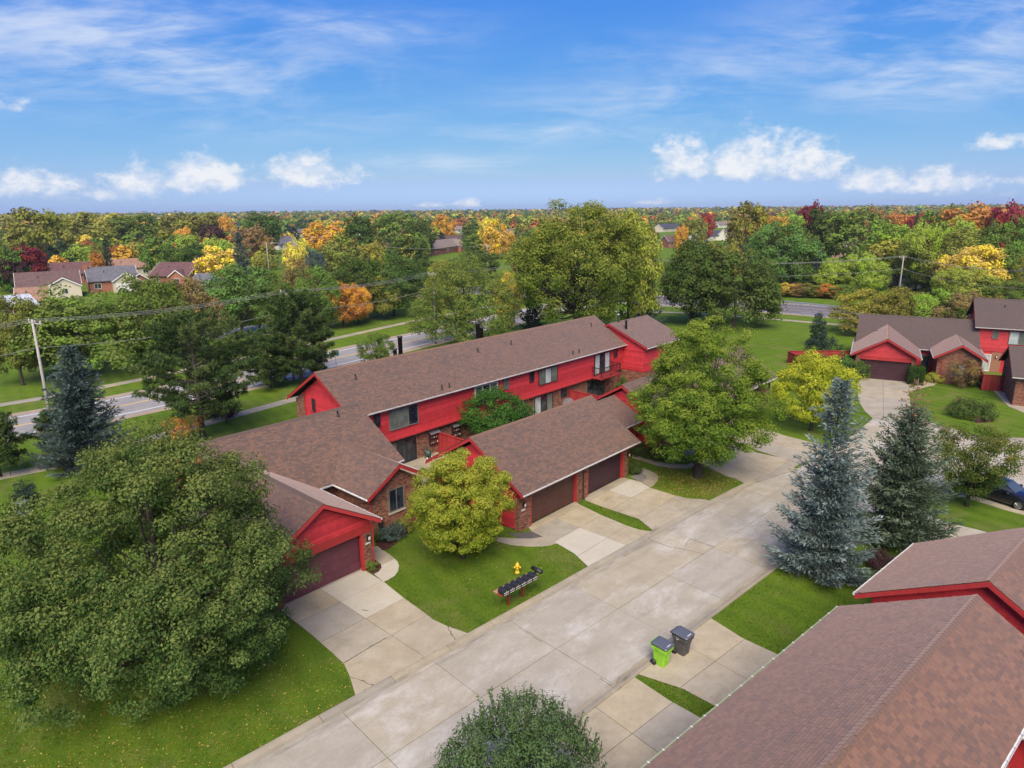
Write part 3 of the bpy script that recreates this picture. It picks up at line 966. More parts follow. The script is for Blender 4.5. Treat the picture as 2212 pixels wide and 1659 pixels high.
def bricks(wallpart, w, poly, holes=(), w0=0.0, m_=None):
    SEED[0] += 1
    rg = np.random.default_rng(SEED[0])
    s0, s1 = min(p[0] for p in poly), max(p[0] for p in poly)
    z0, z1 = min(p[1] for p in poly), max(p[1] for p in poly)
    bl, bh, j = 0.203, 0.062, 0.012
    A, B, C_, D_ = [], [], [], []
    k = 0
    z = z0
    while z + bh <= z1 + 0.02:
        e = np.arange(s0 - (0.5 * (k % 2)) * (bl + j), s1, bl + j)
        a, b = np.clip(e, s0, s1), np.clip(e + bl, s0, s1)
        ok = (b - a > .03)
        mid, tt = (a + b) / 2, np.full(len(a), z + bh / 2)
        ok &= inpoly(poly, mid, tt)
        for h in holes:
            ok &= ~((mid > h[0] - .02) & (mid < h[1] + .02) & (tt > h[2] - .01) & (tt < h[3] + .01))
        A.append(a[ok])
        B.append(b[ok])
        C_.append(np.full(ok.sum(), z))
        z += bh + j
        k += 1
    a, b, c = np.concatenate(A), np.concatenate(B), np.concatenate(C_)
    n = len(a)
    if n == 0:
        return
    d = c + bh
    pr = w0 + 0.008 + rg.random(n) * 0.004
    O, D, N = np.array([*w.o, 0.0]), np.array([*w.d, 0.0]), np.array([*w.n, 0.0])
    pt = lambda s, t, ww: O + s[:, None] * D + ww[:, None] * N + t[:, None] * np.array([0, 0, 1.0])
    bk = np.full(n, w0 - .005)
    V = np.stack([pt(a, c, pr), pt(b, c, pr), pt(b, d, pr), pt(a, d, pr), pt(a, c, bk), pt(b, c, bk), pt(b, d, bk), pt(a, d, bk)], 1).reshape(-1, 3)
    q = np.arange(n)[:, None] * 8
    F = np.concatenate([q + np.array([x]) for x in ([0, 1, 2, 3], [0, 4, 5, 1], [3, 2, 6, 7], [0, 3, 7, 4], [1, 5, 6, 2])], 0)
    nobj('bricks', V, F, m_ or BRICK, wallpart, False, {'rnd': np.repeat(rg.random(n), 8)}, 'stuff')


def window(root, w, s0, s1, z0, z1, n=2, fm=None, pm=None, base=0.0, sill=None, bar=0.05, dep=0.07, name='window', split=None):
    fm = fm or DARK_FRAME
    base = base + .012 if base > .02 else base
    pm = pm or [PANE]
    mb = MB()
    for a, b in ((s0, s0 + bar), (s1 - bar, s1)):
        mb.wbox(w, a, b, z0, z1, base, base + dep)
    mb.wbox(w, s0 + bar, s1 - bar, z1 - bar, z1, base, base + dep)
    mb.wbox(w, s0 + bar, s1 - bar, z0, z0 + bar, base, base + dep)
    iw = (s1 - s0 - 2 * bar) / n
    for k in range(1, n):
        c = s0 + bar + iw * k
        mb.wbox(w, c - bar * .35, c + bar * .35, z0 + bar, z1 - bar, base, base + dep * .85)
    fr = mb.build(name, fm, root)
    for k in range(n):
        a = s0 + bar + iw * k
        MB().wbox(w, a + .003, a + iw - .003, z0 + bar, z1 - bar, base + .005, base + .022 + .004 * (k % 2)).build('pane', pm[k % len(pm)], fr)
    if sill:
        MB().wbox(w, s0 - .06, s1 + .06, z0 - .11, z0 - .003, base, base + .10).build('sill', sill, fr)
    return fr


def garage_door(root, w, s0, s1, h, m_, cols=8, rows=4):
    """sectional door: every section panel is a piece with its own relief"""
    d = MB().wbox(w, s0, s1, 0.0, h, -0.06, 0.0).build('garage_door', m_, root)
    for r_ in range(rows):
        za, zb = h * r_ / rows + .006, h * (r_ + 1) / rows - .006
        for c in range(cols):
            a, b = s0 + (s1 - s0) * c / cols, s0 + (s1 - s0) * (c + 1) / cols
            mb = MB().wbox(w, a, b, za, zb, 0.0, 0.012)
            mb.wbox(w, a + .07, b - .07, za + .07, zb - .07, 0.012, 0.024)
            mb.build('door_panel', m_, d)
    MB().wbox(w, s0 + .02, s1 - .02, 0.0, 0.03, 0.012, 0.03).build('bottom_seal', BLACK, d)
    return d


def vent_pipe(root, a, b, z, r=0.05, h=0.45, m_=None):
    MB().lathe((a, b, z - .1), [(r * 2.4, 0.0), (r * 2.2, .12), (r * 1.1, .2), (r, .25), (r, h), (r * 1.2, h), (r * 1.2, h + .04), (r * .6, h + .05)], 10).build('vent_pipe', m_ or VENT, root, True)


def wall_lamp(root, w, s, z, base=0.0):
    l = MB().wbox(w, s - .06, s + .06, z - .05, z + .05, base, base + .03).wbox(w, s - .09, s + .09, z - .12, z + .16, base + .03, base + .17).build('wall_lamp', BLACK, root)
    MB().wbox(w, s - .07, s + .07, z - .09, z + .1, base + .04, base + .18).build('lamp_glass', OFFWHITE, l)


def downspout(root, pts, m_=None, r=0.045):
    MB().tube(pts, r, n=6).build('downspout', m_ or RED_TRIM, root)


def plaque(root, w, s, z, base=0.0):
    MB().wbox(w, s - .17, s + .17, z - .05, z + .05, base, base + .02).build('number_plate', OFFWHITE, root)
# ------------------------------------------------------------------ the red townhouse row
TW = thing('townhouse_building', 'long red townhouse row with brown shingle roofs behind the two-car garages', 'building', FA, 26.7, 40.0)
K = 0.6
# two-storey range
gable_roof(TW, 'a', 26.15, 61.75, 39.5, 43.9, 48.3, 5.2, 7.88, 5.2, gutter=(True, True))
wl_ = MB().box(26.72, 61.6, 40.48, 47.83, 0, 5.1)
wl_.box(26.72, 61.6, 39.97, 40.5, 2.46, 5.1)
wl_.add([(26.72, 39.97, 5.1), (26.72, 47.83, 5.1), (26.72, 43.9, 7.5), (61.6, 39.97, 5.1), (61.6, 47.83, 5.1), (61.6, 43.9, 7.5)], [(0, 2, 1), (3, 4, 5), (0, 3, 5, 2), (1, 2, 5, 4)])
wallm = wl_.build('wall', RED, TW)
wf = wall_front(39.95)
siding(wallm, wf, [(26.72, 2.5), (61.5, 2.5), (61.5, 5.1), (26.72, 5.1)], 0.165)
MB().wbox(wf, 26.7, 61.5, 2.36, 2.5, -.02, .04).build('band_board', RED_TRIM, wallm)
MB().box(26.75, 61.5, 39.96, 40.5, 2.40, 2.46).build('soffit', RED_TRIM, wallm)
wg_ = wall_left(26.7)
siding(wallm, wg_, [(39.97, 2.6), (46.55, 2.6), (46.55, 5.9), (43.9, 7.5), (39.97, 5.1)], 0.165)
bricks(wallm, wg_, [(46.6, 0), (47.83, 0), (47.83, 5.05), (46.6, 5.75)], w0=.03)
MB().wprism(wg_, [(46.58, 0), (47.83, 0), (47.83, 5.05), (46.58, 5.78)], -.02, .03).build('brick_backing', MORTAR, wallm)
MB().wbox(wg_, 46.42, 46.57, 2.6, 5.85, .02, .07).build('corner_board', RED_TRIM, wallm)
MB().box(26.69, 26.8, 39.9, 40.02, 2.4, 5.05).build('corner_board', RED_TRIM, wallm)
window(TW, wg_, 45.0, 45.4, 4.5, 5.5, 1, DARK_FRAME, [PANE], .03)
wlow = wall_front(40.46)
bricks(wallm, wlow, [(27.0, 0), (61.5, 0), (61.5, 2.38), (27.0, 2.38)], [(29.7, 32.7, -.1, 2.1), (47.2, 50.1, -.1, 2.15), (55.75, 58.9, -.1, 2.1), (51.3, 52.3, 1.15, 2.2), (44.9, 45.8, -.1, 2.1)])
MB().wbox(wlow, 27.0, 61.5, 0, 2.4, -.02, 0.0).build('brick_backing', MORTAR, wallm)
window(TW, wf, 28.33, 28.9, 3.86, 4.9, 1, DARK_FRAME, [PANE], .03)
window(TW, wf, 29.72, 32.55, 3.25, 4.85, 3, GREY_FRAME, [PANE_BLIND, PANE_BLIND, PANE], .03)
window(TW, wf, 38.8, 41.62, 2.62, 4.88, 3, OFFWHITE, [PANE_BLIND, PANE, PANE_BLIND], .03, None, .09, .1, 'balcony_door')
window(TW, wf, 42.44, 43.08, 3.9, 4.88, 1, GREY_FRAME, [PANE_BLIND], .03)
window(TW, wf, 45.96, 46.58, 3.9, 4.86, 1, DARK_FRAME, [PANE], .03)
window(TW, wf, 47.26, 50.08, 3.32, 4.84, 3, DARK_FRAME, [PANE_BLIND, PANE_PALE, PANE_BLIND], .03)
window(TW, wf, 56.2, 59.0, 2.66, 4.82, 3, DARK_FRAME, [PANE_PALE, PANE, PANE_PALE], .03, None, .07, .09, 'balcony_door')
window(TW, wf, 59.78, 60.42, 3.95, 4.88, 1, DARK_FRAME, [PANE], .03)
window(TW, wlow, 29.75, 32.65, 0.04, 2.05, 3, DARK_FRAME, [PANE_BLIND, PANE, PANE], .01, STONE, .07, .08, 'patio_door')
window(TW, wlow, 47.25, 50.07, 0.04, 2.08, 3, DARK_FRAME, [PANE_PALE, PANE, PANE_BLIND], .01, None, .07, .08, 'patio_door')
window(TW, wlow, 55.8, 58.88, 0.04, 2.02, 3, DARK_FRAME, [PANE], .01, None, .07, .08, 'patio_door')
window(TW, wlow, 51.32, 52.3, 1.18, 2.16, 2, DARK_FRAME, [PANE], .01)
window(TW, wlow, 44.95, 45.75, 0.04, 2.05, 1, OFFWHITE, [PANE_BLIND], .01, None, .1, .08, 'door')
for (a, b, z) in ((28.82, 42.57, 7.08), (35.13, 39.88, 5.43), (35.96, 39.9, 5.44), (41.95, 42.58, 7.08), (46.41, 42.59, 7.08), (52.6, 39.95, 5.47), (53.6, 39.94, 5.47), (59.28, 42.61, 7.1)):
    vent_pipe(TW, a, b, z)
for (a, b, h, r_) in ((34.7, 45.2, 1.35, .16), (35.6, 45.6, 2.25, .19), (34.25, 44.6, 1.0, .13), (35.0, 44.5, .95, .13), (44.6, 45.2, 2.3, .2), (45.2, 45.3, 1.8, .17)):
    MB().lathe((a, b, 6.7), [(r_, 0), (r_, h), (r_ * 1.25, h), (r_ * 1.25, h + .12), (r_ * .8, h + .14)], 12).build('chimney_flue', VENT, TW, True)
for k, (a, mm) in enumerate(((55.8, BLACK), (38.5, RED_TRIM))):
    a1 = a + 3.55
    bal = MB().box(a, a1, 38.72, 39.93, 2.42, 2.6).build('balcony', RED_TRIM, TW)
    if k == 0:
        MB().box(a, a1, 38.70, 38.75, 3.55, 3.62).box(a, a + .05, 38.75, 39.93, 3.55, 3.62).box(a1 - .05, a1, 38.75, 39.93, 3.55, 3.62).build('handrail', BLACK, bal)
        for x in (a + .03, (a + a1) / 2, a1 - .03):
            MB().box(x - .03, x + .03, 38.7, 38.76, 2.6, 3.55).build('post', BLACK, bal)
        for j in range(26):
            x = a + .15 + j * (a1 - a - .3) / 25
            MB().box(x - .009, x + .009, 38.715, 38.735, 2.6, 3.55).build('baluster', BLACK, bal)
        for x in (a + .025, a1 - .025):
            for j in range(8):
                y = 38.85 + j * .14
                MB().box(x - .009, x + .009, y - .009, y + .009, 2.6, 3.55).build('baluster', BLACK, bal)
    else:
        for j in range(24):
            x = a + .08 + j * (a1 - a - .16) / 23
            MB().box(x - .065, x + .065, 38.70, 38.74, 2.5, 3.5).build('railing_board', RED_FENCE, bal)
        MB().box(a - .02, a1 + .02, 38.66, 38.78, 3.5, 3.56).build('handrail', RED_TRIM, bal)
        for x in (a, a1 - .04):
            MB().box(x, x + .04, 38.8, 39.93, 2.5, 3.5).build('side_panel', RED_FENCE, bal)
# end block, set forward
gable_roof(TW, 'a', 61.35, 69.3, 36.75, 41.7, 46.6, 5.15, 7.25, 5.15)
we = MB().box(61.62, 68.9, 37.25, 46.2, 0, 5.05)
we.add([(61.62, 37.25, 5.05), (61.62, 46.2, 5.05), (61.62, 41.7, 6.95), (68.9, 37.25, 5.05), (68.9, 46.2, 5.05), (68.9, 41.7, 6.95)], [(0, 2, 1), (3, 4, 5), (0, 3, 5, 2), (1, 2, 5, 4)])
wallE = we.build('wall', RED, TW)
siding(wallE, wall_left(61.6), [(37.25, 2.5), (40.0, 2.5), (41.7, 5.5), (41.7, 6.9), (37.25, 5.05)], .165)
siding(wallE, wall_front(37.23), [(61.62, 2.5), (68.9, 2.5), (68.9, 5.05), (61.62, 5.05)], .165)
bricks(wallE, wall_front(37.23), [(61.65, 0), (68.9, 0), (68.9, 2.4), (61.65, 2.4)])
bricks(wallE, wall_left(61.6), [(37.25, 0), (40.4, 0), (40.4, 2.4), (37.25, 2.4)])
siding(wallE, wall_right(68.92), [(37.25, 0.1), (46.2, 0.1), (46.2, 5.05), (41.7, 6.95), (37.25, 5.05)], .29)
for (a, b, h, m_) in ((63.0, 41.6, 1.5, METAL), (62.6, 40.3, 1.0, VENT)):
    MB().lathe((a, b, 6.5), [(.12, 0), (.12, h), (.17, h), (.17, h + .12), (.1, h + .15)], 10).build('chimney_flue', m_, TW, True)
# single-storey wing at the near end
gable_roof(TW, 'a', 15.3, 27.05, 34.9, 40.0, 45.1, 3.0, 6.02, 3.0, gutter=(True, True))
ww = MB().box(15.75, 26.72, 35.4, 44.6, 0, 2.9)
ww.add([(15.75, 35.4, 2.9), (15.75, 44.6, 2.9), (15.75, 40, 5.7), (26.72, 35.4, 2.9), (26.72, 44.6, 2.9), (26.72, 40, 5.7)], [(0, 2, 1), (3, 4, 5), (0, 3, 5, 2), (1, 2, 5, 4)])
wallW = ww.build('wall', RED, TW)
siding(wallW, wall_left(15.73), [(35.4, .1), (44.6, .1), (44.6, 2.9), (40, 5.7), (35.4, 2.9)], .165)
bricks(wallW, wall_front(35.38), [(19.9, 0), (22.0, 0), (22.0, 2.75), (19.9, 2.75)], [(20.4, 21.4, -.1, 2.1)])
MB().wbox(wall_front(35.38), 20.4, 21.4, 0.0, 2.08, 0, .05).build('entry_door', DARK_DOOR, TW)
siding(wallW, wall_right(26.74), [(35.0, .1), (40.4, .1), (40.4, 2.5), (40.0, 2.8), (35.0, 2.8)], .165)
vent_pipe(TW, 25.0, 39.4, 5.66, .06)
# garage wing
gable_roof(TW, 'b', 28.62, 38.6, 13.42, 16.9, 20.38, 3.0, 5.06, 3.0)
wg2 = MB().box(13.9, 14.35, 29.12, 36, 0, 2.85).box(19.55, 19.98, 29.12, 36, 0, 2.85).box(14.35, 19.55, 29.12, 36, 2.28, 2.85)
wg2.add([(13.9, 29.12, 2.85), (19.98, 29.12, 2.85), (16.9, 29.12, 4.68), (13.9, 36, 2.85), (19.98, 36, 2.85), (16.9, 36, 4.68)], [(0, 1, 2), (3, 5, 4), (0, 2, 5, 3), (1, 4, 5, 2)])
wallG = wg2.build('wall', RED, TW)
fg = wall_front(29.1)
siding(wallG, fg, [(13.9, 2.76), (19.98, 2.76), (19.98, 2.85), (16.9, 4.68), (13.9, 2.85)], .155)
MB().wbox(fg, 13.9, 19.98, 2.28, 2.76, -.01, .06).build('header_board', RED_TRIM, wallG)
MB().wbox(fg, 19.32, 19.47, 0, 2.28, -.2, .03).wbox(fg, 14.33, 14.48, 0, 2.28, -.2, .03).build('door_jamb', RED_TRIM, wallG)
MB().wbox(fg, 19.5, 19.98, 0, 2.28, -.02, 0.0).wbox(fg, 13.9, 14.3, 0, 2.28, -.02, 0).build('brick_backing', MORTAR, wallG)
bricks(wallG, fg, [(19.48, 0), (19.98, 0), (19.98, 2.28), (19.48, 2.28)], w0=.02)
bricks(wallG, fg, [(13.9, 0), (14.33, 0), (14.33, 2.28), (13.9, 2.28)], w0=.02)
bricks(wallG, wall_right(20.0), [(29.12, 0), (35.4, 0), (35.4, 2.75), (29.12, 2.75)])
bricks(wallG, wall_left(13.88), [(29.12, 0), (36, 0), (36, 2.75), (29.12, 2.75)])
garage_door(TW, wall_front(29.42), 14.45, 19.36, 2.24, MAROON, 8, 4)
wall_lamp(TW, fg, 19.74, 1.95, .03)
plaque(TW, fg, 19.74, 1.6, .03)
# cross gable with the brick front
gable_roof(TW, 'b', 31.28, 38.0, 21.42, 23.9, 26.42, 3.0, 4.5, 3.0)
wc = MB().box(21.92, 25.95, 31.82, 36, 0, 2.85)
wc.add([(21.92, 31.82, 2.85), (25.95, 31.82, 2.85), (23.93, 31.82, 4.1), (21.92, 36, 2.85), (25.95, 36, 2.85), (23.93, 36, 4.1)], [(0, 1, 2), (3, 5, 4), (0, 2, 5, 3), (1, 4, 5, 2)])
wallC = wc.build('wall', MORTAR, TW)
fc = wall_front(31.8)
bricks(wallC, fc, [(21.92, 0), (25.95, 0), (25.95, 2.85), (23.93, 4.1), (21.92, 2.85)], [(23.28, 24.5, 1.2, 2.82)])
bricks(wallC, wall_left(21.9), [(31.82, 0), (35.4, 0), (35.4, 2.8), (31.82, 2.8)])
bricks(wallC, wall_right(25.97), [(31.82, 0), (36, 0), (36, 2.8), (31.82, 2.8)])
window(TW, fc, 23.3, 24.48, 1.3, 2.8, 2, GREY_FRAME, [PANE], .0, STONE)
downspout(TW, [(21.5, 31.4, 2.9), (21.55, 31.55, 2.7), (21.95, 31.74, 2.5), (21.95, 31.74, 0.1)])
downspout(TW, [(20.2, 29.0, 2.85), (20.1, 29.05, 2.6), (20.08, 29.1, 0.1)])
MB().lathe((22.5, 31.62, .7), [(.12, 0), (.16, .1), (.16, .45), (.1, .5)], 10).build('electric_meter', BLACK, TW)


def garage_block(name, label, group, a0, a1, doors, kind):
    """freestanding double garage: ridge parallel to the street"""
    G_ = thing(name, label, 'garage', FA, a0, 25.7, 0, group)
    gable_roof(G_, 'a', a0 - .4, a1 + .4, 25.05, 29.54, 34.0, 2.8, 5.48, 2.8)
    mb = MB()
    mb.box(a0, a1, 26.6, 33.5, 0, 2.75)
    mb.box(a0, a1, 25.72, 26.6, 2.22, 2.72)
    mb.add([(a0, 25.72, 2.72), (a0, 33.5, 2.72), (a0, 29.54, 5.05), (a1, 25.72, 2.72), (a1, 33.5, 2.72), (a1, 29.54, 5.05)], [(0, 2, 1), (3, 4, 5), (0, 3, 5, 2), (1, 2, 5, 4)])
    wall = mb.build('wall', RED, G_)
    f_ = wall_front(25.7)
    siding(wall, wall_left(a0 - .02), [(26.1, .15), (33.5, .15), (33.5, 2.72), (29.54, 5.05), (25.72, 2.72), (25.72, 2.3), (26.1, 2.3)], .165)
    siding(wall, wall_right(a1 + .02), [(26.1, .15), (33.5, .15), (33.5, 2.72), (29.54, 5.05), (25.72, 2.72), (25.72, 2.3), (26.1, 2.3)], .165)
    MB().wbox(f_, a0, a1, 2.2, 2.68, 0, .05).build('header_board', RED_TRIM, wall)
    edges = [a0] + [x for d in doors for x in (d[0], d[1])] + [a1]
    for i in range(0, len(edges), 2):
        p0, p1 = edges[i], edges[i + 1]
        if p1 - p0 < .1:
            continue
        MB().box(p0, p1, 25.72, 26.62, 0, 2.2).build('pier', MORTAR, wall)
        bricks(wall, f_, [(p0, 0), (p1, 0), (p1, 2.2), (p0, 2.2)], w0=-.012)
        bricks(wall, wall_left(p0), [(25.72, 0), (26.6, 0), (26.6, 2.2), (25.72, 2.2)])
        bricks(wall, wall_right(p1), [(25.72, 0), (26.6, 0), (26.6, 2.2), (25.72, 2.2)])
    for (s0, s1, m_) in doors:
        garage_door(G_, wall_front(25.95), s0 + .12, s1 - .12, 2.16, m_, 8, 4)
        MB().wbox(f_, s0, s0 + .12, 0, 2.2, -.3, -.02).wbox(f_, s1 - .12, s1, 0, 2.2, -.3, -.02).build('door_jamb', RED_TRIM, wall)
    wall_lamp(G_, f_, a0 + .35, 1.75, .0)
    plaque(G_, f_, a0 + .35, 1.4, .0)
    wall_lamp(G_, f_, a1 - .2, 1.75, .0)
    mid = (doors[0][1] + doors[1][0]) / 2
    downspout(G_, [(mid, 25.0, 2.7), (mid, 25.45, 2.4), (mid, 25.62, 2.2), (mid, 25.62, .1)], DARK_FRAME)
    return G_


garage_block('garage_building', 'red double garage with brown and plum doors behind the yellow maple', None, 28.62, 40.9, [(29.68, 34.55, BROWN_DOOR), (35.7, 40.25, DARK_DOOR)], 0)
garage_block('garage_building', 'long red garage block mostly hidden behind the big green maple', None, 45.95, 67.1, [(48.2, 53.3, DARK_DOOR), (54.5, 59.7, BROWN_DOOR)], 1)
# covered link between the two garage blocks
LK = thing('link_building', 'small low shingled link roof between the two red garages', 'building', FA, 41.3, 28.5)
gable_roof(LK, 'a', 41.4, 45.5, 27.3, 30.2, 33.1, 3.0, 4.5, 3.0)
MB().box(41.4, 45.5, 28.0, 32.6, 0, 2.95).build('wall', RED, LK)


# ------------------------------------------------------------------ patio fences and things in the courtyards
def board_fence(label, frame, p0, p1, h, group=None, name='privacy_fence', m_=None, z=0.0):
    L = math.dist(p0, p1)
    fr = Frame(math.degrees(frame.t + math.atan2(p1[1] - p0[1], p1[0] - p0[0])))
    o = fr.l(frame.w(*p0))
    F_ = thing(name, label, 'fence', fr, o[0], o[1], z, group)
    n = int(L / .145)
    me = None
    for k in range(n):
        x = o[0] + L * (k + .5) / n
        MB().box(x - .068, x + .068, o[1] - .012, o[1] + .012, z + .03, z + h - .05).build('fence_board', m_ or RED_FENCE, F_)
    MB().box(o[0], o[0] + L, o[1] - .07, o[1] + .07, z + h - .05, z + h).build('cap_rail', RED_TRIM, F_)
    MB().box(o[0], o[0] + L, o[1] + .013, o[1] + .06, z + h * .25, z + h * .25 + .09).build('back_rail', RED_TRIM, F_)
    return F_


board_fence('red board fence beside the near patio and its hose reel', FA, (34.88, 40.35), (34.88, 34.3), 1.82)
board_fence('red board fence of the far patio under the iron balcony', FA, (52.5, 40.35), (52.5, 34.3), 1.82)
board_fence('red board fence closing the patio beside the end block', FA, (61.0, 37.1), (61.0, 34.3), 1.82)


def wall_shelf(a, label):
    s_ = thing('wall_shelf', label, 'shelf', FA, a, 40.4, 0.9)
    mb = MB().box(a, a + .95, 40.2, 40.42, .9, .95).box(a, a + .95, 40.2, 40.42, 1.35, 1.39).box(a, a + .04, 40.2, 40.42, .95, 1.85).box(a + .91, a + .95, 40.2, 40.42, .95, 1.85)
    mb.build('shelf_frame', DARK_DOOR, s_)
    MB().add([(a - .05, 40.05, 1.82), (a + 1.0, 40.05, 1.82), (a + 1.0, 40.44, 2.06), (a - .05, 40.44, 2.06), (a - .05, 40.05, 1.86), (a + 1.0, 40.05, 1.86), (a + 1.0, 40.44, 2.1), (a - .05, 40.44, 2.1)],
             [(0, 3, 2, 1), (4, 5, 6, 7), (0, 1, 5, 4), (1, 2, 6, 5), (2, 3, 7, 6), (3, 0, 4, 7)]).build('canopy', METAL, s_)
    rng = random.Random(int(a))
    for k in range(7):
        x, zz = a + .1 + .12 * k, (.95, 1.39)[k % 2]
        MB().lathe((x, 40.28, zz), [(.025, 0), (.04, .05), (.035, .10), (.015, .12)], 8).build('pot', (OFFWHITE, BRICK, STONE)[k % 3], s_)


wall_shelf(34.0 - .02, 'small canopied wall shelf with pots left of the red patio fence')
wall_shelf(36.5, 'small canopied wall shelf with pots right of the red patio fence')
hr = thing('hose_reel', 'green hose reel standing on the near patio by the brick wall', 'hose reel', FA, 33.4, 39.9, .03)
GREENP = plain('green_plastic', (0.035, 0.085, 0.060), 0.4)
MB().tube([(33.25, 39.9, .45), (33.55, 39.9, .45)], .24, n=18).build('drum', GREENP, hr, True)
for x in (33.2, 33.58):
    MB().tube([(x, 39.75, .03), (x, 39.82, .45), (x, 40.05, .95)], .03, n=8).tube([(x, 40.1, .03), (x, 39.9, .45)], .03, n=8).build('frame_side', GREENP, hr, True)
MB().tube([(33.2, 40.05, .95), (33.58, 40.05, .95)], .03, n=8).build('handle', GREENP, hr, True)
for x in (33.14, 33.62):
    MB().tube([(x - .02, 39.72, .1), (x + .02, 39.72, .1)], .09, n=12).build('wheel', OFFWHITE, hr, True)
gr = thing('gas_grill', 'silver topped gas grill on the middle patio by the brick wall', 'grill', FA, 51.6, 39.6, .03)
MB().box(51.2, 52.0, 39.4, 39.95, .03, .8).build('cabinet', BLACK, gr)
MB().add([(51.15, 39.36, .8), (52.05, 39.36, .8), (52.05, 40.0, .8), (51.15, 40.0, .8), (51.2, 39.5, 1.1), (52.0, 39.5, 1.1), (52.0, 39.9, 1.15), (51.2, 39.9, 1.15)],
         [(4, 5, 6, 7), (0, 1, 5, 4), (1, 2, 6, 5), (2, 3, 7, 6), (3, 0, 4, 7)]).build('lid', METAL, gr)
MB().box(50.8, 51.13, 39.4, 39.9, .76, .8).box(52.07, 52.4, 39.4, 39.9, .76, .8).build('side_shelf', METAL, gr)
MB().tube([(51.3, 39.33, .95), (51.9, 39.33, .95)], .018, n=6).build('handle', METAL, gr)
# ------------------------------------------------------------------ garages on the near side of the street
NB = thing('garage_building', 'nearest garage with russet shingle roof and green gutter at lower right corner', 'garage', FD, 18.0, 7.0)
gable_roof(NB, 'a', 6.0, 27.25, 10.42, 5.72, 3.1, 2.9, 5.62, 4.1, SHINGLE_RED, gutter=(True, True), gmat=(GREENISH, WHITE), single=0)
mb = MB().box(6.3, 26.8, 3.45, 9.85, 0, 2.8).add([(6.3, 3.45, 2.8), (6.3, 9.85, 2.8), (6.3, 5.72, 5.2), (26.8, 3.45, 2.8), (26.8, 9.85, 2.8), (26.8, 5.72, 5.2), (6.3, 3.45, 3.9), (26.8, 3.45, 3.9)],
                                                 [(0, 6, 2, 1), (3, 4, 5, 7), (0, 3, 7, 6), (1, 2, 5, 4), (6, 7, 5, 2)])
wn = mb.build('wall', MORTAR, NB)
bricks(wn, wall_front(3.43), [(16, 0), (26.8, 0), (26.8, 3.8), (16, 3.8)])
siding(wn, wall_right(26.82), [(3.45, .1), (9.85, .1), (9.85, 2.8), (5.72, 5.2), (3.45, 3.9)], .165)
bricks(wn, wall_back(9.87), [(9.0, 0), (26.8, 0), (26.8, 2.5), (9.0, 2.5)], [(10.5, 15.6, -.1, 2.2), (20.2, 25.2, -.1, 2.2)])
for s0 in (10.55, 20.25):
    garage_door(NB, wall_back(9.9), s0, s0 + 4.9, 2.15, DARK_DOOR)
# cross gable running off to the right of the near roof
gable_roof(NB, 'b', -1.2, 4.6, 23.9, 26.3, 28.6, 3.2, 4.64, 3.2, SHINGLE_RED, gutter=(True, False))
MB().box(24.3, 28.3, -0.8, 4.0, 0, 3.1).add([(24.3, -.8, 3.1), (28.3, -.8, 3.1), (26.3, -.8, 4.3), (24.3, 4, 3.1), (28.3, 4, 3.1), (26.3, 4, 4.3)], [(0, 1, 2), (3, 5, 4), (0, 2, 5, 3), (1, 4, 5, 2)]).build('wall', RED, NB)

N2 = thing('garage_building', 'garage with red siding gable and pinkish shingle roof behind the nearest roof', 'garage', FD, 32.0, 6.0)
gable_roof(N2, 'a', 28.75, 35.75, 10.42, 5.75, 1.1, 2.9, 5.6, 2.9, SHINGLE_RED)
mb = MB().box(29.2, 35.3, 1.55, 9.85, 0, 2.8).add([(29.2, 1.55, 2.8), (29.2, 9.85, 2.8), (29.2, 5.75, 5.2), (35.3, 1.55, 2.8), (35.3, 9.85, 2.8), (35.3, 5.75, 5.2)], [(0, 2, 1), (3, 4, 5), (0, 3, 5, 2), (1, 2, 5, 4)])
w2_ = mb.build('wall', RED, N2)
siding(w2_, wall_left(29.18), [(1.55, .1), (9.85, .1), (9.85, 2.8), (5.75, 5.2), (1.55, 2.8)], .165)
siding(w2_, wall_right(35.32), [(1.55, .1), (9.85, .1), (9.85, 2.8), (5.75, 5.2), (1.55, 2.8)], .165)
bricks(w2_, wall_back(9.87), [(29.2, 0), (35.3, 0), (35.3, 2.6), (29.2, 2.6)])

# ------------------------------------------------------------------ the house across the court
RB = thing('townhouse_building', 'red house with two front gables across the court at right', 'building', FR, 5, 90)
DK = SHINGLE_DARK
gable_roof(RB, 'a', -1.0, 12.0, 93.0, 98.9, 104.0, 2.85, 5.85, 2.85, DK, rake=(True, False))
mb = MB().box(-.55, 11.6, 93.5, 103.5, 0, 2.75).add([(-.55, 93.5, 2.75), (-.55, 103.5, 2.75), (-.55, 98.9, 5.5), (11.6, 93.5, 2.75), (11.6, 103.5, 2.75), (11.6, 98.9, 5.5)], [(0, 2, 1), (3, 4, 5), (0, 3, 5, 2), (1, 2, 5, 4)])
wr_ = mb.build('wall', RED, RB)
siding(wr_, wall_left(-.57), [(93.5, .1), (103.5, .1), (103.5, 2.75), (98.9, 5.5), (93.5, 2.75)], .165)
gable_roof(RB, 'b', 86.2, 97.0, -1.22, 2.3, 5.8, 2.92, 4.95, 2.92, SHINGLE_RED)
f1 = wall_front(86.75)
mb = MB().box(-.72, -.25, 86.77, 94, 0, 2.8).box(5.0, 5.35, 86.77, 94, 0, 2.8).box(-.25, 5.0, 86.77, 94, 2.3, 2.8)
mb.add([(-.72, 86.77, 2.8), (5.35, 86.77, 2.8), (2.3, 86.77, 4.6), (-.72, 94, 2.8), (5.35, 94, 2.8), (2.3, 94, 4.6)], [(0, 1, 2), (3, 5, 4), (0, 2, 5, 3), (1, 4, 5, 2)])
w1_ = mb.build('wall', RED, RB)
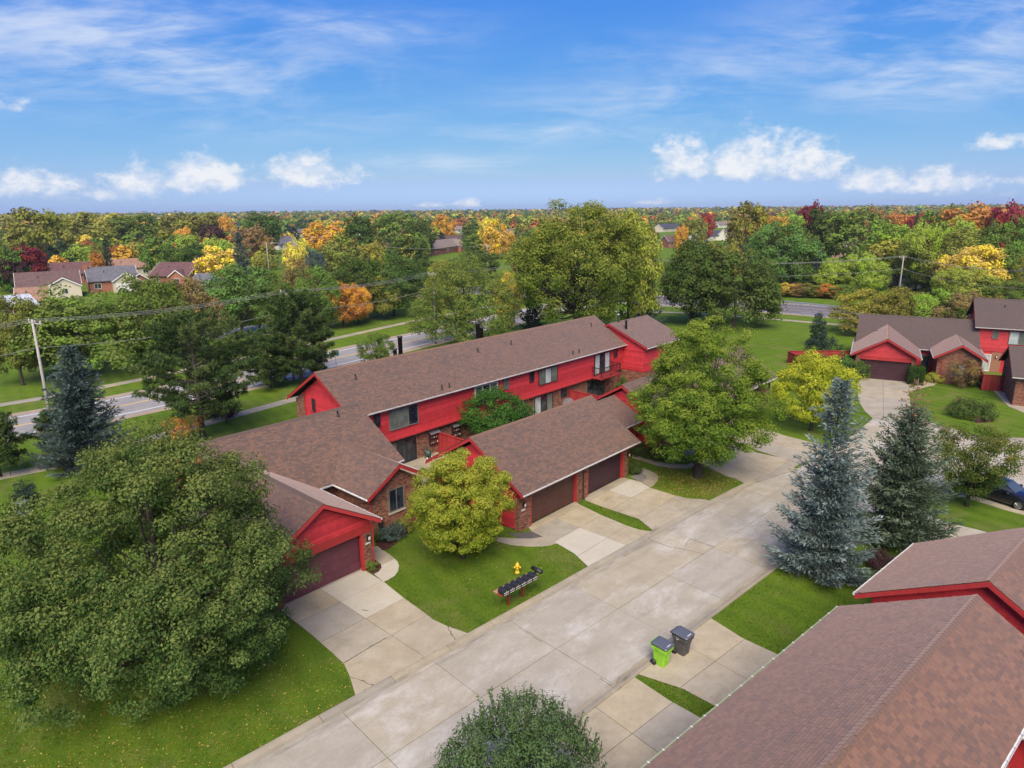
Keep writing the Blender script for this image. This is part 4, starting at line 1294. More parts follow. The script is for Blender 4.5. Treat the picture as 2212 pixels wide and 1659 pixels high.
siding(w1_, f1, [(-.72, 2.72), (5.35, 2.72), (5.35, 2.8), (2.3, 4.6), (-.72, 2.8)], .165)
MB().wbox(f1, -.25, 5.0, 2.3, 2.7, -.01, .05).build('header_board', RED_TRIM, w1_)
for p0, p1 in ((-.72, -.25), (4.95, 5.35)):
    MB().wbox(f1, p0, p1, 0, 2.6, -.02, 0.005).build('brick_backing', MORTAR, w1_)
    bricks(w1_, f1, [(p0, 0), (p1, 0), (p1, 2.6), (p0, 2.6)], w0=.012)
garage_door(RB, wall_front(86.98), -.2, 4.92, 2.28, DARK_DOOR, 8, 5)
wall_lamp(RB, f1, 5.15, 1.7, .02)
plaque(RB, f1, 5.15, 1.35, .02)
gable_roof(RB, 'b', 87.75, 95.0, 7.05, 9.6, 12.15, 3.0, 4.55, 3.0, SHINGLE_RED)
f2 = wall_front(88.2)
mb = MB().box(7.5, 11.7, 88.22, 94, 0, 2.85).add([(7.5, 88.22, 2.85), (11.7, 88.22, 2.85), (9.6, 88.22, 4.15), (7.5, 94, 2.85), (11.7, 94, 2.85), (9.6, 94, 4.15)], [(0, 1, 2), (3, 5, 4), (0, 2, 5, 3), (1, 4, 5, 2)])
w3_ = mb.build('wall', MORTAR, RB)
bricks(w3_, f2, [(7.5, 0), (11.7, 0), (11.7, 2.85), (9.6, 4.15), (7.5, 2.85)], [(9.0, 10.2, .95, 2.25)])
bricks(w3_, wall_left(7.48), [(88.22, 0), (93.5, 0), (93.5, 2.75), (88.22, 2.75)])
window(RB, f2, 9.0, 10.2, .95, 2.25, 2, GREY_FRAME, [PANE_BLIND, PANE_PALE], .0, STONE)
downspout(RB, [(7.6, 87.95, 2.85), (7.75, 88.12, 2.55), (7.95, 88.15, 2.4), (7.95, 88.15, .1)])
window(RB, wall_front(93.45), 6.2, 7.1, .05, 2.1, 1, GREY_FRAME, [PANE], .02, None, .06, .08, 'entry_door')
vent_pipe(RB, 1.2, 95.2, 4.0, .07, .6, METAL)
# two-storey part
gable_roof(RB, 'a', 11.5, 34.0, 96.4, 101.8, 107.0, 5.4, 8.2, 5.4, DK)
mb = MB().box(12.0, 33.5, 96.9, 106.5, 0, 5.3).add([(12.0, 96.9, 5.3), (12.0, 106.5, 5.3), (12.0, 101.8, 7.85), (33.5, 96.9, 5.3), (33.5, 106.5, 5.3), (33.5, 101.8, 7.85)], [(0, 2, 1), (3, 4, 5), (0, 3, 5, 2), (1, 2, 5, 4)])
w4_ = mb.build('wall', RED, RB)
f4 = wall_front(96.88)
siding(w4_, f4, [(12.0, 2.5), (33.5, 2.5), (33.5, 5.3), (12.0, 5.3)], .165)
siding(w4_, wall_left(11.98), [(96.9, 2.5), (106.5, 2.5), (106.5, 5.3), (101.8, 7.85), (96.9, 5.3)], .165)
window(RB, f4, 13.35, 13.95, 4.05, 5.05, 1, GREY_FRAME, [PANE_BLIND], .03)
window(RB, f4, 15.0, 17.8, 3.5, 5.05, 3, GREY_FRAME, [PANE_PALE, PANE_BLIND, PANE_PALE], .03)
window(RB, f4, 12.7, 13.6, .05, 2.15, 1, OFFWHITE, [PANE_PALE], .03, None, .1, .08, 'door')
MB().wbox(f4, 13.62, 14.6, 0, 2.4, .02, .05).build('brick_panel', BRICK, w4_)
wall_lamp(RB, f4, 14.1, 1.9, .05)
MB().lathe((11.0, 99.0, 5.2), [(.11, 0), (.11, 1.1), (.16, 1.1), (.16, 1.25)], 10).build('chimney_flue', VENT, RB)
vent_pipe(RB, 14.6, 100.2, 7.3)
# its garage at the picture's right edge
RG = thing('garage_building', 'brick garage with dark shingle roof at right edge beside red fence', 'garage', FR, 14, 84)
gable_roof(RG, 'a', 13.3, 27.0, 80.4, 85.0, 89.4, 3.0, 5.3, 3.0, DK)
mb = MB().box(13.75, 26.5, 80.9, 88.9, 0, 2.9).add([(13.75, 80.9, 2.9), (13.75, 88.9, 2.9), (13.75, 85, 4.95), (26.5, 80.9, 2.9), (26.5, 88.9, 2.9), (26.5, 85, 4.95)], [(0, 2, 1), (3, 4, 5), (0, 3, 5, 2), (1, 2, 5, 4)])
w5_ = mb.build('wall', MORTAR, RG)
bricks(w5_, wall_left(13.73), [(80.9, 0), (88.9, 0), (88.9, 2.9), (85, 4.95), (80.9, 2.9)])
bricks(w5_, wall_front(80.88), [(13.75, 0), (16.2, 0), (16.2, 2.6), (13.75, 2.6)])
garage_door(RG, wall_front(80.86), 16.3, 21.2, 2.25, DARK_DOOR)
wall_lamp(RG, wall_front(80.88), 14.9, 1.9, .02)
plaque(RG, wall_front(80.88), 14.9, 1.5, .02)
board_fence('red board fence between brick gable and brick garage at right edge', FR, (11.75, 86.45), (13.7, 86.75), 1.75)
board_fence('red board fence running back beside the fenced patio at right', FR, (11.75, 86.5), (11.9, 93), 1.75)
board_fence('red board fence left of the gabled house among the shrubs', FR, (-8.6, 92.0), (-.8, 96.0), 1.5)
board_fence('low red fence panel behind the shrubs near the far lawn', FR, (-8.6, 92.0), (-6.0, 87.6), 1.5)
# ------------------------------------------------------------------ trees
def unit(v):
    return v / np.maximum(np.linalg.norm(v, axis=-1, keepdims=True), 1e-9)


def leaves(C, N, L, W, rg):
    """diamond leaves: centres, normals, lengths, widths"""
    n = len(C)
    N = unit(N)
    t = unit(np.cross(N, rg.normal(size=(n, 3))))
    s = np.cross(N, t)
    L, W = np.broadcast_to(L, n)[:, None], np.broadcast_to(W, n)[:, None]
    bend = N * L * 0.12
    V = np.stack([C - t * L * .5, C + s * W * .5 + bend, C + t * L * .5, C - s * W * .5 + bend], 1)
    F = np.arange(4 * n).reshape(n, 4)
    return V.reshape(-1, 3), F


def blades(C, D, L, W, rg):
    """flat needle sprays: base points, directions"""
    n = len(C)
    D = unit(D)
    s = unit(np.cross(D, rg.normal(size=(n, 3))))
    L, W = np.broadcast_to(L, n)[:, None], np.broadcast_to(W, n)[:, None]
    V = np.stack([C, C + D * L * .45 + s * W * .5, C + D * L, C + D * L * .45 - s * W * .5], 1)
    return V.reshape(-1, 3), np.arange(4 * n).reshape(n, 4)


PROFS = {
    'round': [(0, .45), (.12, .78), (.35, 1.0), (.6, .95), (.8, .70), (.93, .40), (1, .12)],
    'oval': [(0, .40), (.15, .75), (.4, 1.0), (.65, .86), (.85, .52), (1, .10)],
    'dome': [(0, .80), (.12, .96), (.3, 1.0), (.55, .88), (.78, .60), (.93, .32), (1, .10)],
    'vase': [(0, .30), (.25, .62), (.5, .90), (.75, 1.0), (.9, .75), (1, .35)],
    'linden': [(0, .62), (.12, .92), (.28, 1.0), (.5, .93), (.7, .74), (.86, .48), (1, .14)],
    'pyr': [(0, .62), (.1, .90), (.25, 1.0), (.45, .86), (.65, .64), (.82, .40), (.94, .20), (1, .05)],
    'flat': [(0, .70), (.3, 1.0), (.6, .95), (.85, .65), (1, .25)],
}


def crown_pts(rg, H, z0, Rr, prof, nc, nl, clr, flat=0.65, inner=0.22, lump=0.16, spread=.15, lobes=0, lr=.36):
    pu, pr = zip(*PROFS[prof])
    uu = np.linspace(0, 1, 200)
    rr = np.interp(uu, pu, pr)
    cdf = np.cumsum(rr * np.sqrt(1 + 0 * rr))
    cdf /= cdf[-1]
    u = np.interp(rg.random(nc), cdf, uu)
    azm = rg.random(nc) * 2 * np.pi
    ph = rg.random(6) * 6.28
    lm = 1 + lump * (np.sin(2 * azm + ph[0] + 3 * u) + .8 * np.sin(3 * azm + ph[1] - 5 * u) + .7 * np.sin(5 * azm + ph[2] + 9 * u)) / 1.6
    rf = np.where(rg.random(nc) < inner, rg.random(nc) * .75, 1.04 - np.abs(rg.normal(0, spread, nc)))
    rf = np.clip(rf, .05, 1.10)
    rad = rf * Rr * np.interp(u, pu, pr) * lm
    topl = 1 + 0.08 * np.sin(3 * azm + ph[3]) * u
    C = np.stack([rad * np.cos(azm), rad * np.sin(azm), z0 + u * (H - z0) * topl], 1)
    if lobes:
        lu = np.interp((np.arange(lobes) + rg.random(lobes)) / lobes, cdf, uu)
        la_ = np.arange(lobes) * 2.39996 + rg.normal(0, .35, lobes)
        lp = np.interp(lu, pu, pr)
        lrad = Rr * lp * (.62 + rg.normal(0, .07, lobes))
        lrr = Rr * lr * (.75 + .5 * rg.random(lobes)) * np.sqrt(np.clip(lp, .2, 1))
        lz = z0 + (H - z0) * (.10 + .88 * lu)
        LC = np.stack([lrad * np.cos(la_), lrad * np.sin(la_), lz], 1)
        pick = rg.choice(lobes, nc, p=lrr ** 2 / (lrr ** 2).sum())
        ow = unit(LC - np.array([0, 0, z0 + (H - z0) * .35]))
        dl_ = unit(rg.normal(size=(nc, 3)) + ow[pick] * .75 + np.array([0, 0, .35]))
        CL = LC[pick] + dl_ * (lrr[pick] * rg.uniform(.72, 1.06, nc))[:, None] * np.array([1, 1, .82])
        fill = rg.random(nc) < inner
        C = np.where(fill[:, None], C * np.array([.82, .82, .95]) + np.array([0, 0, z0 * .05]), CL)
        C[:, 2] = np.clip(C[:, 2], z0 * .7, H * 1.06)
        rf = np.where(fill, rf * .8, .9)
    crnd = rg.random(nc)
    outer = np.clip(rf, 0, 1)
    sz = clr * (.65 + .7 * rg.random(nc))
    d = unit(rg.normal(size=(nc, nl, 3)))
    off = d * (rg.random((nc, nl, 1)) ** .42) * sz[:, None, None]
    off[..., 2] *= flat
    P = (C[:, None, :] + off).reshape(-1, 3)
    outw = unit(C - np.array([0, 0, z0 + (H - z0) * .35]))
    N = unit(off).reshape(-1, 3) * .95 + np.repeat(outw, nl, 0) * .35 + np.array([0, 0, .35]) + rg.normal(0, .36, (nc * nl, 3))
    rnd = np.clip(.55 * np.repeat(crnd, nl) + .45 * rg.random(nc * nl), 0, 1)
    hgt = np.clip((P[:, 2] - z0) / (H - z0), 0, 1)
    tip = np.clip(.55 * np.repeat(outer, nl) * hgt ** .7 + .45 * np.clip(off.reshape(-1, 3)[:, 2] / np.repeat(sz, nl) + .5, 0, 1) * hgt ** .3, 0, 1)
    return P, N, rnd, tip, C


def limbs(rg, H, z0, tr, C, n, lean=(0, 0)):
    mb = MB()
    zt = z0 + (H - z0) * .72
    path = [(0, 0, -.15), (0, 0, .15), (lean[0] * .2, lean[1] * .2, z0 * .6), (lean[0] * .5, lean[1] * .5, z0 + (H - z0) * .25), (lean[0], lean[1], zt)]
    mb.tube(path, [tr * 1.5, tr * 1.15, tr, tr * .72, tr * .18], n=9)
    idx = rg.choice(len(C), min(n, len(C)), replace=False)
    for i in idx:
        c = C[i]
        s = rg.uniform(.15, .75)
        zb = min(z0 * .75 + (zt - z0) * s * .8, c[2] - .2)
        zb = max(zb, z0 * .55)
        b = np.array([lean[0] * s * .6, lean[1] * s * .6, zb])
        m = b * .45 + c * .55 + np.array([0, 0, -.12 * np.linalg.norm(c - b)]) * .6 + rg.normal(0, .08, 3) * H * .03
        r0 = tr * (.42 - .28 * s)
        mb.tube([b, m, c], [r0, r0 * .6, r0 * .15], n=5, cap=False)
    return mb


def place(root, me_or_mb, name, mt, smooth=True):
    v = np.array(me_or_mb.v)
    o = link(name, mesh_from(name, v, me_or_mb.f, mt, smooth), root)
    return o


def tree_root(name, label, cat, loc, group=None, rz=0.0):
    o = bpy.data.objects.new(name, None)
    o.empty_display_size = .5
    COL.objects.link(o)
    o.location = (loc[0], loc[1], 0)
    o.rotation_euler = (0, 0, rz)
    return tag(o, label, cat, group)


def broadleaf(name, label, loc, H, Rr, z0, prof, nc, nl, leaf, clr, mt, seed, tr=.2, nb=26, inner=.22, lump=.16, flat=.65, bark=None, wl=.62, cat='tree', lean=(0, 0), squash=1.0, lobes=0, lr=.36):
    rg = np.random.default_rng(seed)
    P, N, rnd, tip, C = crown_pts(rg, H, z0, Rr, prof, nc, nl, clr, flat, inner, lump, .15, lobes, lr)
    L = leaf * rg.uniform(.6, 1.25, len(P))
    V, F = leaves(P, N, L, L * wl, rg)
    root = tree_root(name, label, cat, loc)
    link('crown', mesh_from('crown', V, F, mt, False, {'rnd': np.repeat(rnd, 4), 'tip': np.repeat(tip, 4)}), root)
    place(root, limbs(rg, H, z0, tr, C, nb, lean), 'trunk', bark or BARK)
    root.scale = (1, squash, 1)
    return root


def conifer_arrays(rg, H, Rr, z0, nb, style='spruce', dens=1.0, power=.85, needle=.26, gap=None, width=.24):
    """branch whorls with needle sprays"""
    C, D, RN, SZ = [], [], [], []
    br = MB()
    for i in range(nb):
        f = (i + rg.random()) / nb
        h = z0 + (H - z0) * (f ** 1.12) * .985
        if gap and gap[0] < f < gap[1] and rg.random() < .45:
            continue
        ln = Rr * (1 - (h - z0) / (H - z0)) ** power * rg.uniform(.72, 1.12) + .12
        if style == 'pine':
            k = (h - z0) / (H - z0)
            ln = Rr * (np.interp(k, [0, .2, .5, .8, 1], [.72, 1.0, .92, .62, .15])) * rg.uniform(.55, 1.1)
        a = i * 2.39996 + rg.normal(0, .25)
        drop = {'spruce': -.18 + .55 * f, 'blue': -.12 + .6 * f, 'pine': .12 + .35 * f}[style]
        dh = np.array([math.cos(a), math.sin(a), 0])
        nseg = max(3, int(ln / .28))
        t = np.linspace(0, 1, nseg + 1)
        sag = -.10 if style != 'pine' else .02
        pts = np.array([0, 0, h]) + dh * (t * ln)[:, None] + np.array([0, 0, 1]) * ((drop * t + (sag * np.sin(t * 3.1)) + (.16 * t ** 3 if style != 'pine' else .1 * t * t)) * ln)[:, None]
        r0 = .012 + .011 * ln
        br.tube([tuple(p) for p in pts[::max(1, nseg // 3)]] + [tuple(pts[-1])], r0, r0 * .25, n=4, cap=False)
        crn = rg.random()
        lat = np.array([-dh[1], dh[0], 0])
        for k in range(1, nseg + 1):
            tt = t[k]
            if style == 'pine':
                if tt < .38 and rg.random() < .7:
                    continue
                npf = int((2 + 3 * tt) * dens)
                for _ in range(max(1, npf)):
                    c = pts[k] + lat * rg.normal(0, .22 * ln * .45 * (1 - .4 * tt)) + np.array([0, 0, rg.normal(.05, .10)]) + dh * rg.normal(0, .12)
                    m = 15
                    dd = unit(rg.normal(size=(m, 3)) + np.array([0, 0, .55]) + dh * .5)
                    C.append(np.repeat(c[None], m, 0) + rg.normal(0, .04, (m, 3)))
                    D.append(dd)
                    RN.append(np.clip(.5 * crn + .5 * rg.random(m) * .6 + .2 * rg.random(), 0, 1))
                    SZ.append(np.full(m, needle) * rg.uniform(.7, 1.2, m))
            else:
                wl_ = width * ln * (1.05 - tt) + .16
                m = max(6, int(dens * 26 * wl_ * 2.2))
                sd = rg.uniform(-1, 1, m)
                base = pts[k] + lat * (sd * wl_)[:, None] + dh * (rg.uniform(-.28, .1, m) + -.25 * np.abs(sd) * wl_)[:, None] + np.array([0, 0, 1]) * (rg.normal(-.02, .05, m) - .14 * np.abs(sd) * wl_)[:, None]
                dd = dh * .9 + lat * (sd * .9)[:, None] + np.array([0, 0, 1]) * rg.normal(.28, .38, m)[:, None] + rg.normal(0, .30, (m, 3))
                C.append(base)
                D.append(dd)
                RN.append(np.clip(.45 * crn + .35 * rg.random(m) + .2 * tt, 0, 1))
                SZ.append(needle * rg.uniform(.65, 1.25, m))
    return np.concatenate(C), np.concatenate(D), np.concatenate(RN), np.concatenate(SZ), br


def conifer(name, label, loc, H, Rr, z0, nb, mt, seed, style='spruce', dens=1.0, power=.85, needle=.26, tr=.16, gap=None, nw=.2, bark=None, width=.24):
    rg = np.random.default_rng(seed)
    C, D, RN, SZ, br = conifer_arrays(rg, H, Rr, z0, nb, style, dens, power, needle, gap, width)
    V, F = blades(C, D, SZ, SZ * nw, rg)
    root = tree_root(name, label, 'tree', loc)
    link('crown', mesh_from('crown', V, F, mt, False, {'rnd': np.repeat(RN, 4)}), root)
    br.tube([(0, 0, -.1), (0, 0, H * .35), (0, 0, H * .97)], [tr * 1.15, tr * .75, .02], n=8)
    place(root, br, 'trunk', bark or BARK)
    return root


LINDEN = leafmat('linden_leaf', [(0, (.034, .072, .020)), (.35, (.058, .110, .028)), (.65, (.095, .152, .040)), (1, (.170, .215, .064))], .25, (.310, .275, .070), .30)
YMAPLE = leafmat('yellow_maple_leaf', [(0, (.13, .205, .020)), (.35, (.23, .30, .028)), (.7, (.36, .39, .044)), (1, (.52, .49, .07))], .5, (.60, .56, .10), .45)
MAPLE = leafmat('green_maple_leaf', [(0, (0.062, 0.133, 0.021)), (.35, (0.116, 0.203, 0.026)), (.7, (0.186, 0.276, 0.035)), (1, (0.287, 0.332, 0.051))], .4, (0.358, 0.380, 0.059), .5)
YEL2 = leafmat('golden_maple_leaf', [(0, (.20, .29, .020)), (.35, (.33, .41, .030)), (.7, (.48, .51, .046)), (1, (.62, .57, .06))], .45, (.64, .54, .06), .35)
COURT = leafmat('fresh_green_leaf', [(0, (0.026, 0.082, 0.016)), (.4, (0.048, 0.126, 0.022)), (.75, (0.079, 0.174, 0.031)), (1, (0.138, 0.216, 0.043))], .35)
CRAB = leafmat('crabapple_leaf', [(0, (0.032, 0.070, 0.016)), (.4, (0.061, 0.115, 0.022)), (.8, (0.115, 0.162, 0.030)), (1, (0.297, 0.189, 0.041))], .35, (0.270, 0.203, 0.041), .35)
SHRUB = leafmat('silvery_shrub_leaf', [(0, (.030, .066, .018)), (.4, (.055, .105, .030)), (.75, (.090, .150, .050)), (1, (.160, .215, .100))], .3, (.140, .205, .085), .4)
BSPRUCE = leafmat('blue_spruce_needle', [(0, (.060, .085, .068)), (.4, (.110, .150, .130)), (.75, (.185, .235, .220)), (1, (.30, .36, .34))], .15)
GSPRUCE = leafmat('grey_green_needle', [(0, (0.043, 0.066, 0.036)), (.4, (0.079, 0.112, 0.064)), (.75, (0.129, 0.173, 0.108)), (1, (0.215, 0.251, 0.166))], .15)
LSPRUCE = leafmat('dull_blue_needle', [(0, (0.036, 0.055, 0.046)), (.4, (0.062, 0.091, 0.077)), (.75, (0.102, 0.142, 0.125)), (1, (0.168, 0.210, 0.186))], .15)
PINE = leafmat('pine_needle', [(0, (0.030, 0.054, 0.017)), (.4, (0.058, 0.095, 0.028)), (.75, (0.103, 0.141, 0.042)), (1, (0.192, 0.194, 0.068))], .15)
DEADN = leafmat('dead_needle', [(0, (.14, .065, .025)), (.5, (.22, .11, .045)), (1, (.32, .19, .09))], .15)
TREEC = leafmat('autumn_leaf', None, .35, objcol=True)
NEEDC = leafmat('evergreen_needle', None, .12, objcol=True)

# --- the near trees
broadleaf('linden_tree', 'huge dark green linden filling the lower left corner', px(374, 1450), 11.3, 6.6, .6, 'linden', 1120, 170, .125, .58, LINDEN, 3, .32, 60, .26, .10, lobes=64, lr=.25)
broadleaf('maple_tree', 'yellow green round maple on the lawn behind the mailboxes', px(1000, 1205), 6.25, 3.25, 1.1, 'round', 460, 150, .115, .40, YMAPLE, 5, .14, 30, .4, .10, lobes=34, lr=.30)
broadleaf('maple_tree', 'tall green maple between the garage and the cul-de-sac', px(1507, 1030), 12.7, 5.5, 2.0, 'pyr', 640, 140, .155, .62, MAPLE, 8, .28, 60, .36, .12, lobes=44, lr=.30)
broadleaf('maple_tree', 'small bright golden maple in front of the far gabled house', px(1752, 930), 6.9, 3.3, 1.3, 'round', 240, 80, .19, .62, YEL2, 9, .15, 22, .2, .10)
broadleaf('courtyard_tree', 'fresh green leafy tree in the courtyard behind the garage', px(1072, 962), 4.9, 3.0, 1.2, 'round', 190, 80, .17, .62, COURT, 10, .10, 18, .2, .16, squash=.8)
broadleaf('crabapple_tree', 'small green crabapple on the lawn beside the dark car', px(2088, 1093), 5.3, 2.55, .9, 'vase', 210, 85, .13, .55, CRAB, 12, .12, 26, .2, .18)
conifer('spruce_tree', 'pale blue spruce on the lawn at the street edge', px(1771, 1240), 11.0, 2.75, .55, 165, BSPRUCE, 21, 'blue', 1.5, .72, .26, .15, (.62, .80), .26, None, .30)
SPR2 = conifer('spruce_tree', 'grey green spruce with a dead brown top behind the blue spruce', px(1932, 1178), 8.5, 3.15, .9, 135, GSPRUCE, 22, 'spruce', 1.5, .62, .25, .16, None, .26, None, .30)
# dead leader of the second spruce
rg_ = np.random.default_rng(5)
dt = SPR2
mb = MB().tube([(0, 0, 7.4), (0, 0, 10.2)], .06, .015, n=6)
Cd, Dd = [], []
for k in range(34):
    h = 7.7 + 2.4 * (k / 34)
    a = k * 2.4
    ln = 1.25 * (1 - (h - 7.6) / 2.8) + .18
    dvec = Vector((math.cos(a), math.sin(a), .1))
    tipp = Vector((0, 0, h)) + dvec * ln
    mb.tube([(0, 0, h), tuple(Vector((0, 0, h)) + dvec * ln * .5 + Vector((0, 0, .05))), tuple(tipp + Vector((0, 0, -.12)))], .016, .006, n=4, cap=False)
    for j in range(9):
        Cd.append(np.array(Vector((0, 0, h)) + dvec * ln * rg_.uniform(.3, 1)))
        Dd.append(np.array(dvec) * .5 + rg_.normal(0, .6, 3))
link('dead_leader', mesh_from('dead_leader', np.array(mb.v), mb.f, TWIG, True), dt)
V, F = blades(np.array(Cd), np.array(Dd), .16, .05, rg_)
link('dead_needles', mesh_from('dead_needles', V, F, DEADN, False, {'rnd': np.repeat(rg_.random(len(Cd)), 4)}), dt)
conifer('spruce_tree', 'dull blue spruce beside the utility pole at left', px(192, 1004), 9.7, 3.7, .4, 150, LSPRUCE, 23, 'spruce', 1.0, .80, .34, .2, None, .26, None, .30)
conifer('pine_tree', 'broad dark pine with bare grey limbs at left of the roof', px(440, 950), 10.6, 5.7, 2.4, 84, PINE, 31, 'pine', 1.05, .85, .34, .26, None, .22, BARK_GREY)
conifer('pine_tree', 'tall dark pine by the second utility pole', px(652, 830), 10.4, 4.8, 1.2, 86, PINE, 32, 'pine', 1.35, .85, .36, .24, None, .22, BARK_GREY)
conifer('pine_tree', 'small dark pine cut by the left edge of the picture', px(2, 1030), 4.6, 2.1, .8, 40, PINE, 33, 'pine', 1.4, .85, .3, .1, None, .22)
conifer('pine_tree', 'low dark pine at the roadside left of the long roof', px(585, 838), 5.2, 3.4, .4, 52, PINE, 34, 'pine', 1.3, .85, .36, .12, None, .22)
conifer('pine_tree', 'low scrubby pine in front of the blue spruce at left', px(128, 985), 3.6, 1.9, .5, 34, PINE, 35, 'pine', 1.3, .85, .3, .1, None, .22)
# big shrub at the bottom edge: dense crown with upright shoots
sp0 = FS.w(12.35, 12.75)
rg_ = np.random.default_rng(77)
P, N, rnd, tip, C = crown_pts(rg_, 4.15, .5, 2.75, 'dome', 330, 85, .42, .8, .25, .10)
L = .105 * rg_.uniform(.7, 1.25, len(P))
V1, F1 = leaves(P, N, L, L * .55, rg_)
SC, SD = [], []
smb = limbs(rg_, 4.4, .5, .07, C, 30)
for k in range(150):
    a, rr = rg_.random() * 6.28, 2.6 * rg_.random() ** .6
    zt = .5 + 3.65 * (1 - (rr / 3.0) ** 2) ** .6
    b = np.array([rr * math.cos(a), rr * math.sin(a), zt - .25])
    d = unit(np.array([.28 * math.cos(a) * rr / 2, .28 * math.sin(a) * rr / 2, 1]) + rg_.normal(0, .13, 3))
    ln = rg_.uniform(.3, .85)
    smb.tube([tuple(b), tuple(b + d * ln)], .010, .004, n=4, cap=False)
    m = int(ln * 46)
    tt = rg_.random(m)
    SC.append(b + d * (tt * ln)[:, None])
    SD.append(unit(rg_.normal(size=(m, 3)) * .8 + d * .9))
V2, F2 = blades(np.concatenate(SC), np.concatenate(SD), .11, .05, rg_)
V = np.concatenate([V1, V2])
F = np.concatenate([F1, F2 + len(V1)])
ra_ = np.concatenate([np.repeat(rnd, 4), np.repeat(.5 + .5 * rg_.random(len(F2)), 4)])
ta_ = np.concatenate([np.repeat(tip, 4), np.full(len(V2), .9)])
sh = tree_root('shrub', 'large rounded shrub with upright shoots at the bottom edge', 'shrub', sp0)
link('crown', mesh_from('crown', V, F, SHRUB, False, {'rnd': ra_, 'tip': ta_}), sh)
place(sh, smb, 'stems', BARK)
# ------------------------------------------------------------------ trees further off: shared meshes, one object per tree
def hz(x):
    return 452.5 - 0.0096 * (x - 1106)


def variant(seed, prof, nc, nl, leaf, clr, z0=1.6, H=10., Rr=5., lump=.2, flat=.7, inner=.2, nb=16, tr=.2):
    rg = np.random.default_rng(seed)
    P, N, rnd, tip, C = crown_pts(rg, H, z0, Rr, prof, nc, nl, clr, flat, inner, lump, .15, 18, .38)
    L = leaf * rg.uniform(.6, 1.3, len(P))
    V, F = leaves(P, N, L, L * .7, rg)
    cm = mesh_from('crown', V, F, TREEC, False, {'rnd': np.repeat(rnd, 4), 'tip': np.repeat(tip, 4)})
    tm_ = limbs(rg, H, z0, tr, C, nb)
    return cm, mesh_from('trunk', np.array(tm_.v), tm_.f, BARK, True)


MID = {k: variant(100 + i, p, 210, 70, .29, .95, z) for i, (k, p, z) in enumerate((('round', 'round', 1.8), ('oval', 'oval', 1.2), ('dome', 'dome', 1.4), ('vase', 'vase', 1.5), ('flat', 'flat', 1.2)))}
FAR = {k: variant(200 + i, p, 110, 38, .56, 1.1, z, nb=8) for i, (k, p, z) in enumerate((('round', 'round', 1.2), ('oval', 'oval', .8), ('dome', 'dome', .8), ('vase', 'vase', .9), ('flat', 'flat', .8), ('round2', 'round', .7), ('oval2', 'oval', 1.0)))}


def con_variant(seed, dens, needle, nb=60):
    rg = np.random.default_rng(seed)
    C, D, RN, SZ, br = conifer_arrays(rg, 10., 2.6, .4, nb, 'spruce', dens, .85, needle)
    V, F = blades(C, D, SZ, SZ * .32, rg)
    br.tube([(0, 0, -.1), (0, 0, 9.6)], .16, .02, n=6)
    return mesh_from('crown', V, F, NEEDC, False, {'rnd': np.repeat(RN, 4)}), mesh_from('trunk', np.array(br.v), br.f, BARK, True)


CON = con_variant(300, .42, .62)
COLS = {
    'green': (0.145, 0.211, 0.039), 'darkgreen': (0.090, 0.135, 0.031), 'olive': (0.232, 0.228, 0.046), 'yellowgreen': (0.348, 0.342, 0.055), 'lime': (0.278, 0.376, 0.050), 'yellow': (0.638, 0.490, 0.077),
    'golden': (0.638, 0.376, 0.055), 'orange': (0.580, 0.251, 0.055), 'rust': (0.371, 0.137, 0.055), 'red': (0.371, 0.068, 0.050), 'crimson': (0.267, 0.040, 0.050), 'purple': (0.087, 0.046, 0.046),
    'brown': (0.255, 0.171, 0.066), 'spruce': (0.041, 0.068, 0.046), 'bluespruce': (0.081, 0.114, 0.099), 'midgreen': (0.122, 0.211, 0.050),
}
WORDS = {'green': 'green', 'darkgreen': 'dark green', 'olive': 'olive', 'yellowgreen': 'yellow green', 'lime': 'bright lime green', 'yellow': 'yellow', 'golden': 'golden', 'orange': 'orange', 'rust': 'rust coloured',
         'red': 'red', 'crimson': 'crimson', 'purple': 'dark purple', 'brown': 'brownish', 'spruce': 'dark', 'bluespruce': 'bluish', 'midgreen': 'full green'}
brng = random.Random(4)


def mtree(x, y, H, Rr, colr, shape, label, lib=MID, group=None, name=None):
    con = shape == 'conifer'
    cm, tm_ = CON if con else lib[shape]
    r = tree_root(name or ('spruce_tree' if con else 'deciduous_tree'), label, 'tree', (x, y), group, brng.random() * 6.28)
    s = Rr / (2.6 if con else 5.0)
    r.scale = (s, s * brng.uniform(.88, 1.12), H / 10.0)
    c = link('crown', cm, r)
    cc = COLS[colr]
    j = brng.uniform(.86, 1.16)
    c.color = (cc[0] * j * brng.uniform(.9, 1.1), cc[1] * j, cc[2] * j, 1)
    link('trunk', tm_, r)
    return r


def bytop(x, yb, yt):
    """standing point and height from the foot and top seen in the survey picture"""
    p = px(x, yb)
    d = fray(x, yt)
    t = math.hypot(p.x, p.y) / math.hypot(d.x, d.y)
    return p, CAMH + d.z * t


